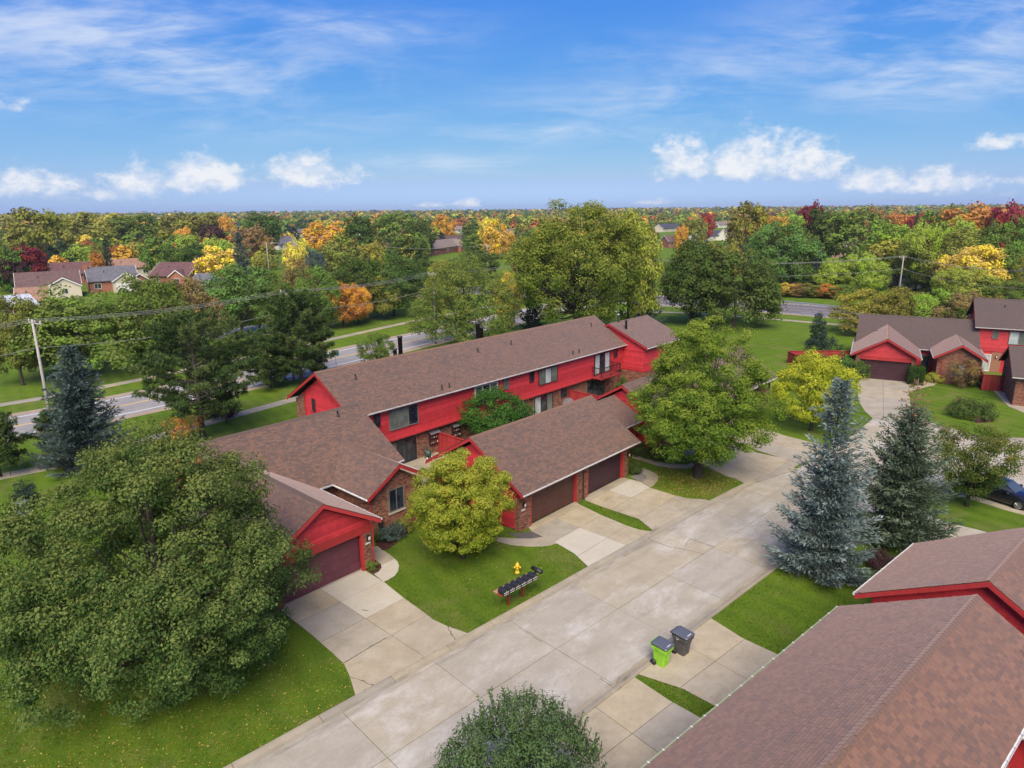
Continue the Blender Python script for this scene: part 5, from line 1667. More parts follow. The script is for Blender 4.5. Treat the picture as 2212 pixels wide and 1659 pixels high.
# trees on this side of and along the through road
ROW = [(50, 832, 640, 118, 'olive', 'round', 'slim olive maple left of the first utility pole'), (196, 812, 622, 215, 'green', 'dome', 'broad green maple right of the first utility pole'),
       (120, 806, 655, 120, 'olive', 'round', 'olive maple between the utility pole and the pale roof'), (328, 792, 600, 160, 'green', 'round', 'green maple behind the blue spruce across the road'),
       (420, 770, 598, 120, 'brown', 'oval', 'bronze green maple in the row across the road'), (525, 728, 575, 150, 'midgreen', 'round', 'full green maple with bare trunk before the pale drive'),
       (600, 722, 585, 100, 'green', 'oval', 'green maple left of the tall pine top'), (562, 716, 600, 110, 'green', 'round', 'green maple just behind the second one by the drive'),
       (742, 707, 612, 92, 'orange', 'round', 'orange maple on the far roadside lawn'), (775, 700, 618, 60, 'golden', 'round', 'golden young maple beside the orange one'),
       (830, 690, 590, 90, 'olive', 'round', 'olive maple with thin trunk on the roadside lawn'), (852, 682, 545, 150, 'darkgreen', 'dome', 'dark green broad maple on the roadside lawn'),
       (770, 690, 555, 120, 'darkgreen', 'round', 'dark green maple behind the orange one'), (690, 715, 575, 100, 'green', 'oval', 'green maple behind the tall pine'),
       (655, 700, 560, 90, 'brown', 'oval', 'brownish maple behind the tall pine top'),
       (815, 792, 722, 75, 'green', 'flat', 'small green tree behind the chimney flues of the long roof'),
       (1100, 712, 588, 70, 'yellow', 'oval', 'slim yellow tree right of the feathery locust'),
       (955, 700, 560, 70, 'yellowgreen', 'oval', 'yellow green tree left behind the locust'),
       (1492, 702, 518, 150, 'darkgreen', 'oval', 'dark bronze green tree right of the giant maple'), (1585, 706, 530, 170, 'darkgreen', 'dome', 'dark green spreading tree beside the far lawn'),
       (1540, 690, 528, 110, 'olive', 'round', 'yellow topped tree behind the dark spreading trees'), (1636, 700, 560, 70, 'darkgreen', 'round', 'dark green tree at the edge of the far lawn'),
       (1355, 720, 455, 150, 'yellowgreen', 'oval', 'yellow green tree leaning out right of the giant maple'),
       (1150, 725, 595, 60, 'spruce', 'conifer', 'dark narrow spruce before the giant maple'), (1396, 702, 590, 76, 'bluespruce', 'conifer', 'bluish spruce under the right side of the giant maple'),
       (1720, 770, 682, 0, 'green', 'oval', ''), ]
for (x, yb, yt, wp, c, sh_, lab) in ROW:
    if not wp:
        continue
    p, H = bytop(x, yb, yt)
    dist = math.hypot(p.x, p.y)
    mtree(p.x, p.y, H, wp * dist / FPX / 2 * 1.02, c, sh_, lab)
GIANT = leafmat('silver_maple_leaf', [(0, (0.068, 0.121, 0.020)), (.35, (0.124, 0.190, 0.029)), (.7, (0.206, 0.259, 0.042)), (1, (0.325, 0.316, 0.062))], .35, (0.378, 0.310, 0.061), .4)
LOC = leafmat('locust_leaf', [(0, (0.078, 0.130, 0.029)), (.35, (0.124, 0.189, 0.039)), (.7, (0.195, 0.247, 0.055)), (1, (0.299, 0.293, 0.065))], .4, (0.325, 0.293, 0.065), .35)
p, H = bytop(1245, 735, 424)
broadleaf('silver_maple_tree', 'giant yellow green maple rising above the horizon behind the long roof', p, H * .97, 10.2, 3.0, 'oval', 520, 110, .34, 1.25, GIANT, 41, .55, 80, .2, .2, .8, lobes=26, lr=.36)
p, H = bytop(1005, 748, 555)
broadleaf('locust_tree', 'feathery pale green locust behind the long roof', p, H, 6.9, 1.6, 'dome', 460, 50, .30, 1.0, LOC, 42, .28, 40, .2, .2, .6)
used = []
# ------------------------------------------------------------------ houses of the district beyond
def roofmat(name, c):
    def f(q):
        n = q.noise(posc(q), 1.4, 6, .65)
        f_ = q.noise(q.n('ShaderNodeMapping', {'Vector': posc(q), 'Scale': (1, 1, 5)}).outputs[0], 4, 3)
        cc = q.mix(q.sstep(n, .3, .7), [x * .78 for x in c], [x * 1.2 for x in c])
        return bsdf(q, q.mix(q.m('MULTIPLY', f_, .3), cc, [x * .6 for x in c]), .9, .15)
    return mat(name, f)


RM = {'brown': roofmat('house_roof_brown', (.125, .078, .068)), 'grey': roofmat('house_roof_grey', (.125, .120, .132)), 'redbrown': roofmat('house_roof_red_brown', (.125, .066, .064)), 'tan': roofmat('house_roof_tan', (.27, .155, .105)),
      'pale': roofmat('house_roof_pale', (.40, .42, .46)), 'dark': roofmat('house_roof_dark', (.062, .062, .078)), 'fawn': roofmat('house_roof_fawn', (.20, .155, .130))}
FBRICK = painted('house_brick', (.26, .105, .065), .9, .25)
WM = {'beige': BEIGE, 'white': OFFWHITE, 'brick': FBRICK, 'tanbrick': painted('house_tan_brick', (.36, .25, .17), .9, .25)}


HSE = []


def house(label, r0, r1, zr, W, roof, wallk, gables=(), ze=2.9, chim=None, name='house', open_=0.0):
    """gable house from the two ends of its ridge line"""
    A, B = px(*r0, zr), px(*r1, zr)
    d = B - A
    L = d.length
    fr = Frame(math.degrees(math.atan2(d.y, d.x)))
    a0, b0 = fr.l(A)
    o = thing(name, label, 'house', fr, a0 + L / 2, b0, 0, 'houses beyond the roads')
    a1 = a0 + L
    k = (zr - ze) / (W / 2)
    w_ = MB().box(a0 + .3, a1 - .3, b0 - W / 2 + .45, b0 + W / 2 - .45, 0, ze)
    zz = zr - .18
    w_.add([(x, y, z) for x in (a0 + .3, a1 - .3) for y, z in ((b0 - W / 2 + .45, ze), (b0 + W / 2 - .45, ze), (b0, zz))], [(0, 2, 1), (3, 4, 5), (0, 3, 5, 2), (1, 2, 5, 4)])
    w_.build('wall', WM[wallk], o)
    rf = MB()
    rf2 = MB()

    def slab(p, q, r, s_, mbx):
        v = [Vector(x) for x in (p, q, r, s_)]
        mbx.add([tuple(x) for x in v] + [tuple(x - Vector((0, 0, .16))) for x in v], [(0, 1, 2, 3), (7, 6, 5, 4), (0, 4, 5, 1), (1, 5, 6, 2), (2, 6, 7, 3), (3, 7, 4, 0)])
    for sg in (-1, 1):
        slab((a0, b0 + sg * W / 2, ze), (a1, b0 + sg * W / 2, ze), (a1, b0, zr), (a0, b0, zr), rf)
    rp = rf.build('roof', RM[roof], o)
    for x in (a0, a1):
        tb = MB()
        for sg in (-1, 1):
            y = b0 + sg * W / 2
            s_ = .06 if x == a1 else -.06
            tb.add([(x, y, ze + .02), (x, b0, zr + .02), (x, b0, zr - .25), (x, y, ze - .25), (x + s_, y, ze + .02), (x + s_, b0, zr + .02), (x + s_, b0, zr - .25), (x + s_, y, ze - .25)],
                   [(0, 1, 2, 3), (7, 6, 5, 4), (0, 4, 5, 1), (2, 6, 7, 3)])
        tb.build('trim', WHITE, rp)
    front = b0 - W / 2 + .45
    for (f0, hw, dep, gz, gw, door) in gables:
        c = a0 + L * f0
        y0 = front - dep
        g_ = MB().box(c - hw, c + hw, y0, front + 1, 0, ze)
        g_.add([(c - hw, y0, ze), (c + hw, y0, ze), (c, y0, gz - .12), (c - hw, front + 1, ze), (c + hw, front + 1, ze), (c, front + 1, gz - .12)], [(0, 1, 2), (0, 2, 5, 3), (1, 4, 5, 2)])
        g_.build('wall', WM[gw], o)
        gr_ = MB()
        back = b0
        for sg in (-1, 1):
            slab((c + sg * (hw + .3), y0 - .3, ze - .1), (c + sg * (hw + .3), back, ze - .1), (c, back, gz), (c, y0 - .3, gz), gr_)
        gp = gr_.build('roof', RM[roof], o)
        tb = MB()
        for sg in (-1, 1):
            tb.add([(c + sg * (hw + .3), y0 - .31, ze - .1), (c, y0 - .31, gz + .02), (c, y0 - .31, gz - .25), (c + sg * (hw + .3), y0 - .31, ze - .36), (c + sg * (hw + .3), y0 - .37, ze - .1), (c, y0 - .37, gz + .02), (c, y0 - .37, gz - .25), (c + sg * (hw + .3), y0 - .37, ze - .36)],
                   [(0, 1, 2, 3), (7, 6, 5, 4), (0, 4, 5, 1), (2, 6, 7, 3)])
        tb.build('trim', WHITE, gp)
        if door:
            dr_ = MB().box(c - hw * .8, c + hw * .8, y0 - .06, y0, 0, 2.2).build('garage_door', WHITE, o)
            for j in range(4):
                MB().box(c - hw * .78, c + hw * .78, y0 - .085, y0 - .06, .03 + j * .54, .53 + j * .54).build('door_panel', WHITE, dr_)
        else:
            window(o, wall_front(y0), c - .7, c + .7, 1.0, 2.3, 2, WHITE, [PANE], 0, None, .08)
    for f0 in (.18, .5, .82):
        if any(abs(f0 - g_[0]) * L < g_[1] + 1 for g_ in gables):
            continue
        window(o, wall_front(front), a0 + L * f0 - .8, a0 + L * f0 + .8, 1.0, 2.3, 2, WHITE, [PANE], 0, None, .08)
    if chim:
        x = a0 + L * chim[0]
        MB().box(x - .5, x + .5, b0 - .9, b0 - .1, zr - 1.2, zr + 1.0).box(x - .58, x + .58, b0 - .98, b0 - .02, zr + 1.0, zr + 1.12).build('chimney', FBRICK, rp)
    vent_pipe(o, a0 + L * .35, b0 - W * .2, zr - k * W * .2, .08, .5)
    used.append((A.x * .5 + B.x * .5, A.y * .5 + B.y * .5, max(L, W) * .62))
    HSE.append((A.x * .5 + B.x * .5, A.y * .5 + B.y * .5, L * .5 * open_))
    return o


house('long brown roofed house with cream gables at far left', (29, 589.5), (170.6, 582.8), 6.0, 10, 'brown', 'beige', [(.72, 3.4, 2.2, 4.9, 'beige', False)], open_=1)
house('grey roofed brick house with white garage at far left', (181, 577.5), (290.7, 572.2), 6.2, 9.5, 'grey', 'brick', [(.72, 3.0, 2.5, 5.0, 'beige', True), (1.0, 2.0, 1.6, 4.4, 'brick', False)], chim=(.02, 0), open_=1)
house('red brown hipped house right of the grey roofed house', (345, 566), (430, 566), 6.2, 12, 'redbrown', 'brick', [(.75, 2.2, 1.0, 4.6, 'brick', False)], open_=0.9)
house('dark red brown roof behind the grey roofed house', (97, 568), (205, 563.5), 6.0, 9, 'redbrown', 'brick', open_=0.9)
house('tan roof half hidden behind the crimson tree', (98, 547), (126, 548), 6.0, 10, 'tan', 'beige')
house('tan roofed house behind the dark roofs at left', (222, 561), (320, 556), 5.6, 8, 'tan', 'beige', open_=0.8)
house('orange tan roof just left of the maple row', (30, 622), (106, 618), 5.2, 9, 'tan', 'tanbrick')
house('pale grey roof in the left edge below the tan roof', (-30, 642), (62, 634), 4.6, 9, 'pale', 'brick')
house('small grey roof behind the maple row', (425, 590), (464, 590), 4.8, 8, 'grey', 'beige')
house('small grey roof left of the blue spruce in the distance', (482, 577), (518, 576), 4.8, 8, 'grey', 'beige')
house('white house with grey roof and red chimney in the distance', (588, 511), (626, 509), 6.8, 8, 'grey', 'white', [(.9, 2.0, 1.0, 5.6, 'white', False)], chim=(.5, 0), open_=0.8)
house('fawn roofed house with brick gable left of the giant maple', (905, 522), (985, 514), 6.2, 10, 'fawn', 'brick', [(.85, 2.6, 2.0, 5.8, 'brick', False)], open_=.3)
house('brown roofed house left behind the brick gabled one', (940, 512), (1003, 506), 7.0, 9, 'brown', 'brick')
house('white gabled house just left of the giant maple', (1045, 500), (1110, 494), 7.0, 10, 'fawn', 'white', [(.2, 2.6, 2.0, 6.0, 'white', False), (.8, 2.2, 1.6, 5.8, 'brick', False)], open_=.3)
house('dark roofed white house right of the giant maple', (1500, 500), (1562, 497), 5.8, 9, 'dark', 'white', [(.1, 2.4, 1.0, 5.0, 'white', False)], open_=1)
house('brown roofed house with white gable right of the giant maple', (1563, 494), (1612, 490), 7.0, 8, 'brown', 'white', [(.5, 3.2, 3.0, 6.4, 'white', False)], open_=1)
house('brown roofed brick house above the far right lawn', (1588, 516), (1640, 520), 5.6, 10, 'brown', 'brick', open_=0.6)
house('long dark roof in the distance right of the giant maple', (1422, 484), (1466, 482), 6.5, 10, 'dark', 'beige', open_=0.7)
house('fawn roof seen through the giant maple top right', (1364, 484), (1400, 482), 7, 10, 'fawn', 'brick')
house('fawn stepped roof between green trees at right', (1786, 524), (1838, 526), 5.4, 12, 'fawn', 'tanbrick', [(.3, 2.6, 2.4, 4.9, 'tanbrick', False)], open_=0.8)
house('upper fawn roof behind the stepped one at right', (1788, 510), (1812, 511), 7.4, 9, 'brown', 'tanbrick')
house('grey roofed pale brick house by the right utility pole', (1936, 575), (2030, 572), 5.0, 9, 'grey', 'tanbrick', [(.05, 2.2, 1.2, 4.4, 'beige', False)], open_=0.8)
house('grey roofed pale brick house in the right edge', (2150, 574), (2260, 570), 5.4, 10, 'grey', 'tanbrick', open_=0.4)
house('small fawn roof among the orange trees at right', (2106, 514), (2138, 514), 6, 9, 'fawn', 'beige')
house('small grey roof below the lime tree at right', (1975, 505), (2002, 505), 6, 9, 'fawn', 'beige')
for i_, (x, y, w_, rc, wc, lb) in enumerate(((690, 506, 40, 'fawn', 'beige', 'fawn roof below the golden flat tree'), (835, 512, 44, 'brown', 'brick', 'brown roof right of the dark round tree'), (650, 494, 30, 'grey', 'white', 'small grey roof far left of the golden tree'), (530, 508, 36, 'brown', 'beige', 'brown roof beside the bluish spruce'),
                                            (350, 520, 40, 'fawn', 'beige', 'fawn roof in the left tree belt'), (770, 492, 30, 'grey', 'white', 'small grey roof far behind the golden tree'), (985, 488, 32, 'fawn', 'white', 'small fawn roof far left of the giant maple'), (1455, 508, 40, 'brown', 'brick', 'brown roof low right of the giant maple'),
                                            (1560, 478, 30, 'fawn', 'white', 'small fawn roof far right of the giant maple'), (1880, 500, 36, 'fawn', 'beige', 'fawn roof between the green trees at right'), (2060, 520, 40, 'fawn', 'tanbrick', 'fawn roof behind the olive tree at right'), (440, 545, 44, 'redbrown', 'brick', 'red brown roof behind the maple row'))):
    house(lb, (x - w_ / 2, y + .5), (x + w_ / 2, y - .5), 6.0, 9, rc, wc, open_=.6)
# low beige building glimpsed behind the locust
house('low beige building beyond the roadside lawn', (880, 606), (930, 600), 4.6, 8, 'fawn', 'tanbrick')

SPECIAL = [(68, 443, 110, 260, 'olive', 'oval'), (57, 525, 58, 205, 'crimson', 'round'), (36, 545, 60, 200, 'purple', 'round'), (122, 512, 52, 235, 'spruce', 'dome'), (160, 525, 58, 215, 'lime', 'round'),
           (205, 540, 28, 215, 'orange', 'round'), (253, 527, 44, 210, 'rust', 'round'), (225, 512, 26, 225, 'spruce', 'conifer'), (15, 530, 60, 215, 'green', 'round'), (140, 455, 120, 350, 'olive', 'oval'),
           (210, 458, 110, 380, 'yellowgreen', 'oval'), (290, 458, 95, 360, 'green', 'round'), (395, 456, 85, 350, 'olive', 'round'), (440, 456, 60, 400, 'olive', 'oval'), (480, 462, 42, 420, 'golden', 'round'),
           (300, 520, 70, 230, 'yellowgreen', 'round'), (335, 508, 62, 230, 'green', 'oval'), (372, 528, 52, 215, 'green', 'round'), (395, 488, 38, 330, 'golden', 'round'), (420, 520, 50, 230, 'darkgreen', 'round'),
           (455, 480, 50, 290, 'purple', 'round'), (470, 508, 55, 205, 'lime', 'round'), (470, 528, 85, 200, 'yellow', 'flat'), (513, 498, 42, 190, 'bluespruce', 'conifer'), (540, 485, 85, 280, 'brown', 'round'),
           (530, 525, 70, 180, 'olive', 'round'), (562, 456, 75, 340, 'darkgreen', 'round'), (600, 522, 66, 190, 'yellow', 'round'), (640, 512, 55, 200, 'yellow', 'flat'), (671, 537, 52, 158, 'bluespruce', 'round'),
           (640, 478, 44, 300, 'darkgreen', 'oval'), (705, 475, 95, 300, 'golden', 'flat'), (765, 474, 50, 295, 'golden', 'round'), (772, 460, 78, 265, 'darkgreen', 'round'), (732, 498, 95, 205, 'olive', 'dome'),
           (700, 500, 45, 240, 'purple', 'round'), (800, 520, 60, 220, 'yellowgreen', 'round'), (850, 454, 85, 330, 'green', 'round'), (905, 470, 62, 300, 'darkgreen', 'round'), (960, 460, 50, 400, 'golden', 'oval'),
           (942, 500, 62, 250, 'spruce', 'dome'), (1075, 468, 72, 280, 'golden', 'dome'), (1050, 466, 44, 300, 'yellow', 'dome'), (1020, 482, 50, 320, 'darkgreen', 'round'), (880, 505, 80, 200, 'darkgreen', 'oval'),
           (920, 560, 70, 150, 'darkgreen', 'round'), (985, 545, 36, 165, 'bluespruce', 'conifer'), (1010, 515, 30, 220, 'darkgreen', 'conifer'),
           (930, 535, 80, 195, 'olive', 'round'), (1000, 555, 74, 178, 'green', 'round'), (1045, 540, 60, 200, 'darkgreen', 'round'), (975, 522, 60, 235, 'olive', 'oval'), (1085, 540, 66, 190, 'yellowgreen', 'round'), (1040, 500, 70, 300, 'green', 'round'),
           (1500, 468, 62, 350, 'olive', 'round'), (1440, 478, 50, 330, 'green', 'round'), (1530, 455, 28, 420, 'red', 'round'), (1475, 482, 34, 260, 'golden', 'round'), (1500, 478, 50, 262, 'olive', 'round'),
           (1620, 430, 82, 230, 'olive', 'oval'), (1668, 455, 85, 235, 'golden', 'round'), (1640, 462, 50, 238, 'orange', 'round'), (1710, 452, 60, 245, 'lime', 'round'), (1755, 432, 62, 260, 'crimson', 'round'),
           (1785, 446, 85, 240, 'darkgreen', 'oval'), (1842, 446, 112, 240, 'green', 'round'), (1885, 440, 55, 300, 'brown', 'round'), (1700, 474, 130, 170, 'midgreen', 'round'), (1662, 520, 55, 140, 'darkgreen', 'round'),
           (1689, 538, 32, 136, 'spruce', 'conifer'), (1772, 540, 46, 136, 'bluespruce', 'conifer'), (1735, 545, 60, 136, 'darkgreen', 'round'), (1928, 472, 90, 200, 'lime', 'round'), (1948, 455, 62, 350, 'orange', 'round'),
           (1985, 458, 45, 330, 'red', 'round'), (2015, 462, 60, 300, 'red', 'round'), (1983, 455, 20, 240, 'spruce', 'conifer'), (2062, 440, 112, 240, 'green', 'round'), (2120, 434, 120, 232, 'orange', 'round'),
           (2190, 430, 70, 222, 'crimson', 'round'), (2195, 470, 95, 180, 'green', 'round'), (1998, 478, 66, 182, 'lime', 'round'), (2075, 462, 62, 200, 'lime', 'round'), (1955, 500, 120, 160, 'yellowgreen', 'flat'),
           (2060, 498, 140, 150, 'olive', 'flat'), (1795, 556, 82, 136, 'lime', 'oval'), (1870, 546, 90, 136, 'lime', 'round'), (2112, 526, 112, 140, 'yellow', 'oval'),
           (2100, 575, 100, 132, 'yellowgreen', 'round'), (2030, 540, 80, 150, 'darkgreen', 'round'), (2180, 545, 80, 145, 'olive', 'round'), (2060, 580, 70, 134, 'lime', 'flat'), (1845, 560, 70, 140, 'midgreen', 'oval'), (1680, 560, 80, 140, 'green', 'round'), (1645, 590, 60, 146, 'olive', 'round'), (1725, 560, 60, 150, 'green', 'oval'), (1905, 565, 40, 140, 'green', 'oval'),
           (2160, 600, 90, 132, 'green', 'flat'),
           (1880, 626, 120, 118, 'yellowgreen', 'flat'), (1950, 622, 120, 116, 'olive', 'flat'), (2030, 628, 90, 114, 'lime', 'flat'), (2085, 632, 100, 112, 'brown', 'flat'), (2150, 640, 60, 112, 'olive', 'flat'),
           (1720, 622, 46, 142, 'brown', 'flat'), (1700, 628, 40, 143, 'yellow', 'flat'), (1752, 620, 50, 140, 'olive', 'flat'), (1790, 628, 46, 138, 'orange', 'flat'), (1672, 622, 40, 146, 'green', 'flat'), (1820, 615, 60, 136, 'green', 'flat')]
side_words = lambda x: 'far left' if x < 450 else 'left of centre' if x < 900 else 'near the middle' if x < 1450 else 'right of centre' if x < 1850 else 'far right'
BGT, BG_LAST = [], [None]
for (x, yt, wp, dist, c, sh_) in SPECIAL:
    if x > 1640 and 128 <= dist <= 162:
        dist = max(dist, 132) + 32 if yt < 610 else 163
    a, e = azel(x, yt)
    for (hx_, hy_, hr_) in HSE:
        hd = math.hypot(hx_, hy_)
        if hr_ and x < 1640 and dist < hd + 8 and dist > 128 and abs(a - math.atan2(hx_, hy_)) < hr_ * .9 / hd and yt > 470:
            dist = hd + 14
    d = fray(x, yt)
    k = dist / math.hypot(d.x, d.y)
    H = max(3.0, (CAMH + d.z * k) * .97)
    lib = MID if dist < 190 else FAR
    kind = 'spruce' if sh_ == 'conifer' else 'bush' if H < 5 else 'tree'
    BG_LAST[0] = mtree(d.x * k, d.y * k, H, wp * dist / FPX / 2 * 1.05, c, sh_, '', lib, 'autumn trees behind the houses')
    BGT.append((x, dist, WORDS[c], kind, BG_LAST[0]))
    used.append((d.x * k, d.y * k, wp * dist / FPX / 2))


_rbx = sorted((p[0], p[1]) for p in road_b)
beyond = lambda x: np.interp(x, [p[0] for p in _rbx], [p[1] for p in _rbx]) + 13
# random fill: trees one can still tell apart
pal = [('green', 6), ('darkgreen', 4.5), ('olive', 9), ('yellowgreen', 7), ('lime', 1.5), ('yellow', 1.6), ('golden', 1.8), ('orange', .9), ('rust', 1.0), ('red', .5), ('crimson', .4), ('brown', 3.5), ('midgreen', 3), ('spruce', 2), ('bluespruce', .8)]
names_, wts = zip(*pal)
n_ok, tries = 0, 0
while n_ok < 195 and tries < 9000:
    tries += 1
    dist = 165 + 270 * brng.random() ** .8
    a = brng.uniform(-.69, .69)
    x, y = dist * math.sin(a), dist * math.cos(a)
    c = brng.choices(names_, wts)[0]
    con = c in ('spruce', 'bluespruce') and brng.random() < .8
    H = brng.uniform(5.5, 11.5) if not con else brng.uniform(6, 12)
    Rr = H * brng.uniform(.36, .56) if not con else H * .24
    if x > -40 and y < beyond(x) + Rr:
        continue
    if any((x - u[0]) ** 2 + (y - u[1]) ** 2 < (u[2] * .8 + Rr * .55) ** 2 for u in used):
        continue
    # keep the view to the houses open
    blocked = False
    for (hx_, hy_, hr_) in HSE:
        hd = math.hypot(hx_, hy_)
        if hr_ and dist < hd + 4 and abs(a - math.atan2(hx_, hy_)) < (hr_ + Rr * .8) / hd:
            blocked = True
    if blocked:
        continue
    sh_ = 'conifer' if con else brng.choice(('round', 'oval', 'dome', 'vase', 'round2', 'oval2', 'round'))
    px_ = 1106 + FPX * math.tan(a)
    BG_LAST[0] = mtree(x, y, H, Rr, c, sh_, '', FAR, 'autumn trees behind the houses')
    BGT.append((px_, dist, WORDS[c], 'spruce' if con else 'tree', BG_LAST[0]))
    used.append((x, y, Rr))
    n_ok += 1

ORD = ['', 'second ', 'third ', 'fourth ', 'fifth ', 'sixth ', 'seventh ', 'eighth ', 'ninth ', 'tenth ', 'eleventh ', 'twelfth ', 'thirteenth ', 'fourteenth ', 'fifteenth ', 'sixteenth ', 'seventeenth ', 'eighteenth ', 'nineteenth ', 'twentieth ']
zone = lambda d: 'just past the road' if d < 160 else 'among the houses' if d < 260 else 'in the far belt'
cnt = {}
for x, d, wd, kd, o in sorted(BGT, key=lambda t: t[0]):
    key = (wd, kd, side_words(x), zone(d))
    n_ = cnt.get(key, 0)
    cnt[key] = n_ + 1
    o['label'] = '%s%s %s %s, %s%s' % (ORD[min(n_, 19)], wd, kd, zone(d), side_words(x), ', counted from the left' if n_ else '')
# the forest beyond reads as one mass
rg = np.random.default_rng(9)
NT_ = 7800
dist = 160 * (3400 / 160.) ** (rg.random(NT_) ** .66)
a = rg.uniform(-.72, .72, NT_)
keep = (np.where(dist * np.sin(a) > -40, dist * np.cos(a) > beyond(dist * np.sin(a)) + 3, dist > 225))
for (hx_, hy_, hr_) in HSE:
    hd = math.hypot(hx_, hy_)
    keep &= ~((dist < hd + 5) & (np.abs(a - math.atan2(hx_, hy_)) < (hr_ + 2.5) / hd) & (hr_ > 0))
for (ux_, uy_, ur_) in used:
    keep &= (dist * np.sin(a) - ux_) ** 2 + (dist * np.cos(a) - uy_) ** 2 > (ur_ * .8 + 1.5) ** 2
dist, a = dist[keep], a[keep]
NT_ = len(dist)
X, Y = dist * np.sin(a), dist * np.cos(a)
H = np.where(dist < 230, rg.uniform(2.5, 7, NT_), rg.uniform(5, 11, NT_)) + np.clip((dist - 300) / 250, 0, 11)
RR = H * rg.uniform(.34, .55, NT_)
ci_ = rg.choice(len(names_), NT_, p=np.array(wts) / sum(wts))
base_c = np.array([COLS[n] for n in names_])[ci_] * rg.uniform(.8, 1.15, (NT_, 1))
nlv = np.where(dist < 330, 420, np.where(dist < 520, 230, np.where(dist < 900, 110, np.where(dist < 1600, 55, 28))))
idx = np.repeat(np.arange(NT_), nlv)
n = len(idx)
u = rg.random(n)
az_ = rg.random(n) * 6.283
prf = np.interp(u, [0, .15, .4, .65, .88, 1], [.55, .85, 1, .88, .5, .1])
rf = np.where(rg.random(n) < .15, rg.random(n), 1 - np.abs(rg.normal(0, .12, n)))
lm = 1 + .22 * np.sin(3 * az_ + idx) + .12 * np.sin(5 * az_ + 2.1 * idx + 6 * u)
rad = RR[idx] * prf * rf * lm
C = np.stack([X[idx] + rad * np.cos(az_), Y[idx] + rad * np.sin(az_), H[idx] * (.06 + .94 * u)], 1)
N = np.stack([np.cos(az_) * .7, np.sin(az_) * .7, .3 + u], 1) + rg.normal(0, .4, (n, 3))
L = RR[idx] * np.interp(nlv[idx], [28, 55, 110, 230, 420], [1.0, .75, .55, .38, .27]) * rg.uniform(.7, 1.25, n)
V, F = leaves(C, N, L, L * .8, rg)
cc = base_c[idx] * rg.uniform(.72, 1.28, (n, 1))
cc = np.concatenate([cc, np.ones((n, 1))], 1)


def f_forest(q):
    c = attr(q, 'col', 'Color')
    d = q.n('ShaderNodeBsdfDiffuse', {'Color': c}).outputs[0]
    t = q.n('ShaderNodeBsdfTranslucent', {'Color': c}).outputs[0]
    return q.n('ShaderNodeMixShader', {0: .3, 1: d, 2: t}).outputs[0]


forest = tag(nobj('forest', V, F, mat('forest_leaf', f_forest), None, False, {'col': np.repeat(cc, 4, 0)}), 'far autumn woods and tree belts running to the horizon', 'forest', kind='stuff')
# gentle rise of the land along the horizon
hb = MB()
hv, hf = [], []
for i in range(81):
    an = -1.0 + 2.0 * i / 80
    for j, (dd, hh) in enumerate(((2700, 0.0), (3300, 4.0), (3800, 11.0), (4150, 14.0))):
        hv.append((dd * math.sin(an), dd * math.cos(an), hh * (1 + .25 * math.sin(i * .7 + j)) if hh else -1.0))
for i in range(80):
    for j in range(3):
        q = i * 4 + j
        hf.append((q, q + 4, q + 5, q + 1))
WOODS = mat('wooded_hill', lambda q: bsdf(q, q.ramp(q.noise(posc(q), .03, 5, .7), [(.3, (.045, .062, .026)), (.5, (.085, .095, .034)), (.7, (.15, .12, .04))]), .95, .05))
tag(nobj('hills', hv, hf, WOODS), kind='structure')
# ------------------------------------------------------------------ street furniture and small things
# mailbox stand: posts, shelf, six boxes and a newspaper tube move together
mx0, mv = 20.05, 22.36
ms = thing('mailbox_stand', 'row of black mailboxes on a red brown wooden stand by the kerb', 'mailboxes', FS, 21.2, mv)
for u in (20.75, 21.78):
    MB().box(u - .05, u + .05, mv - .05, mv + .05, 0, .98).build('post', POSTRED, ms)
MB().box(mx0 - .12, 22.62, mv - .02, mv + .25, .98, 1.03).build('shelf', CEDAR, ms)
MB().box(mx0 - .1, 22.6, mv - .35, mv - .02, .95, .98).build('rail', POSTRED, ms)
for k in range(6):
    u0 = mx0 + k * .405
    v, f = [], []
    n = 8
    for y in (mv - .42, mv + .02):
        v += [(u0, y, .985), (u0 + .365, y, .985)] + [(u0 + .1825 + .1825 * math.cos(math.pi * j / n), y, 1.12 + .15 * math.sin(math.pi * j / n)) for j in range(n + 1)]
    m = n + 3
    f = [tuple(range(m - 1, -1, -1)), tuple(range(m, 2 * m))] + [(j, (j + 1) % m, m + (j + 1) % m, m + j) for j in range(m)]
    bx = nobj('mailbox', v, f, BLACK, ms)
    MB().box(u0 + .02, u0 + .345, mv - .435, mv - .42, 1.10, 1.115).build('door_trim', WHITE, bx)
    MB().box(u0 + .03, u0 + .335, mv - .432, mv - .42, .992, 1.004).build('lower_trim', WHITE, bx)
    MB().box(u0 + .16, u0 + .205, mv - .45, mv - .42, 1.17, 1.2).build('latch', METAL, bx)
MB().tube([(22.75, mv - .4, 1.2), (22.75, mv + .28, 1.2)], .11, n=14).build('newspaper_tube', BLACK, ms, True)
MB().box(22.5, 22.75, mv - .05, mv + .05, 1.0, 1.09).build('tube_bracket', BLACK, ms)

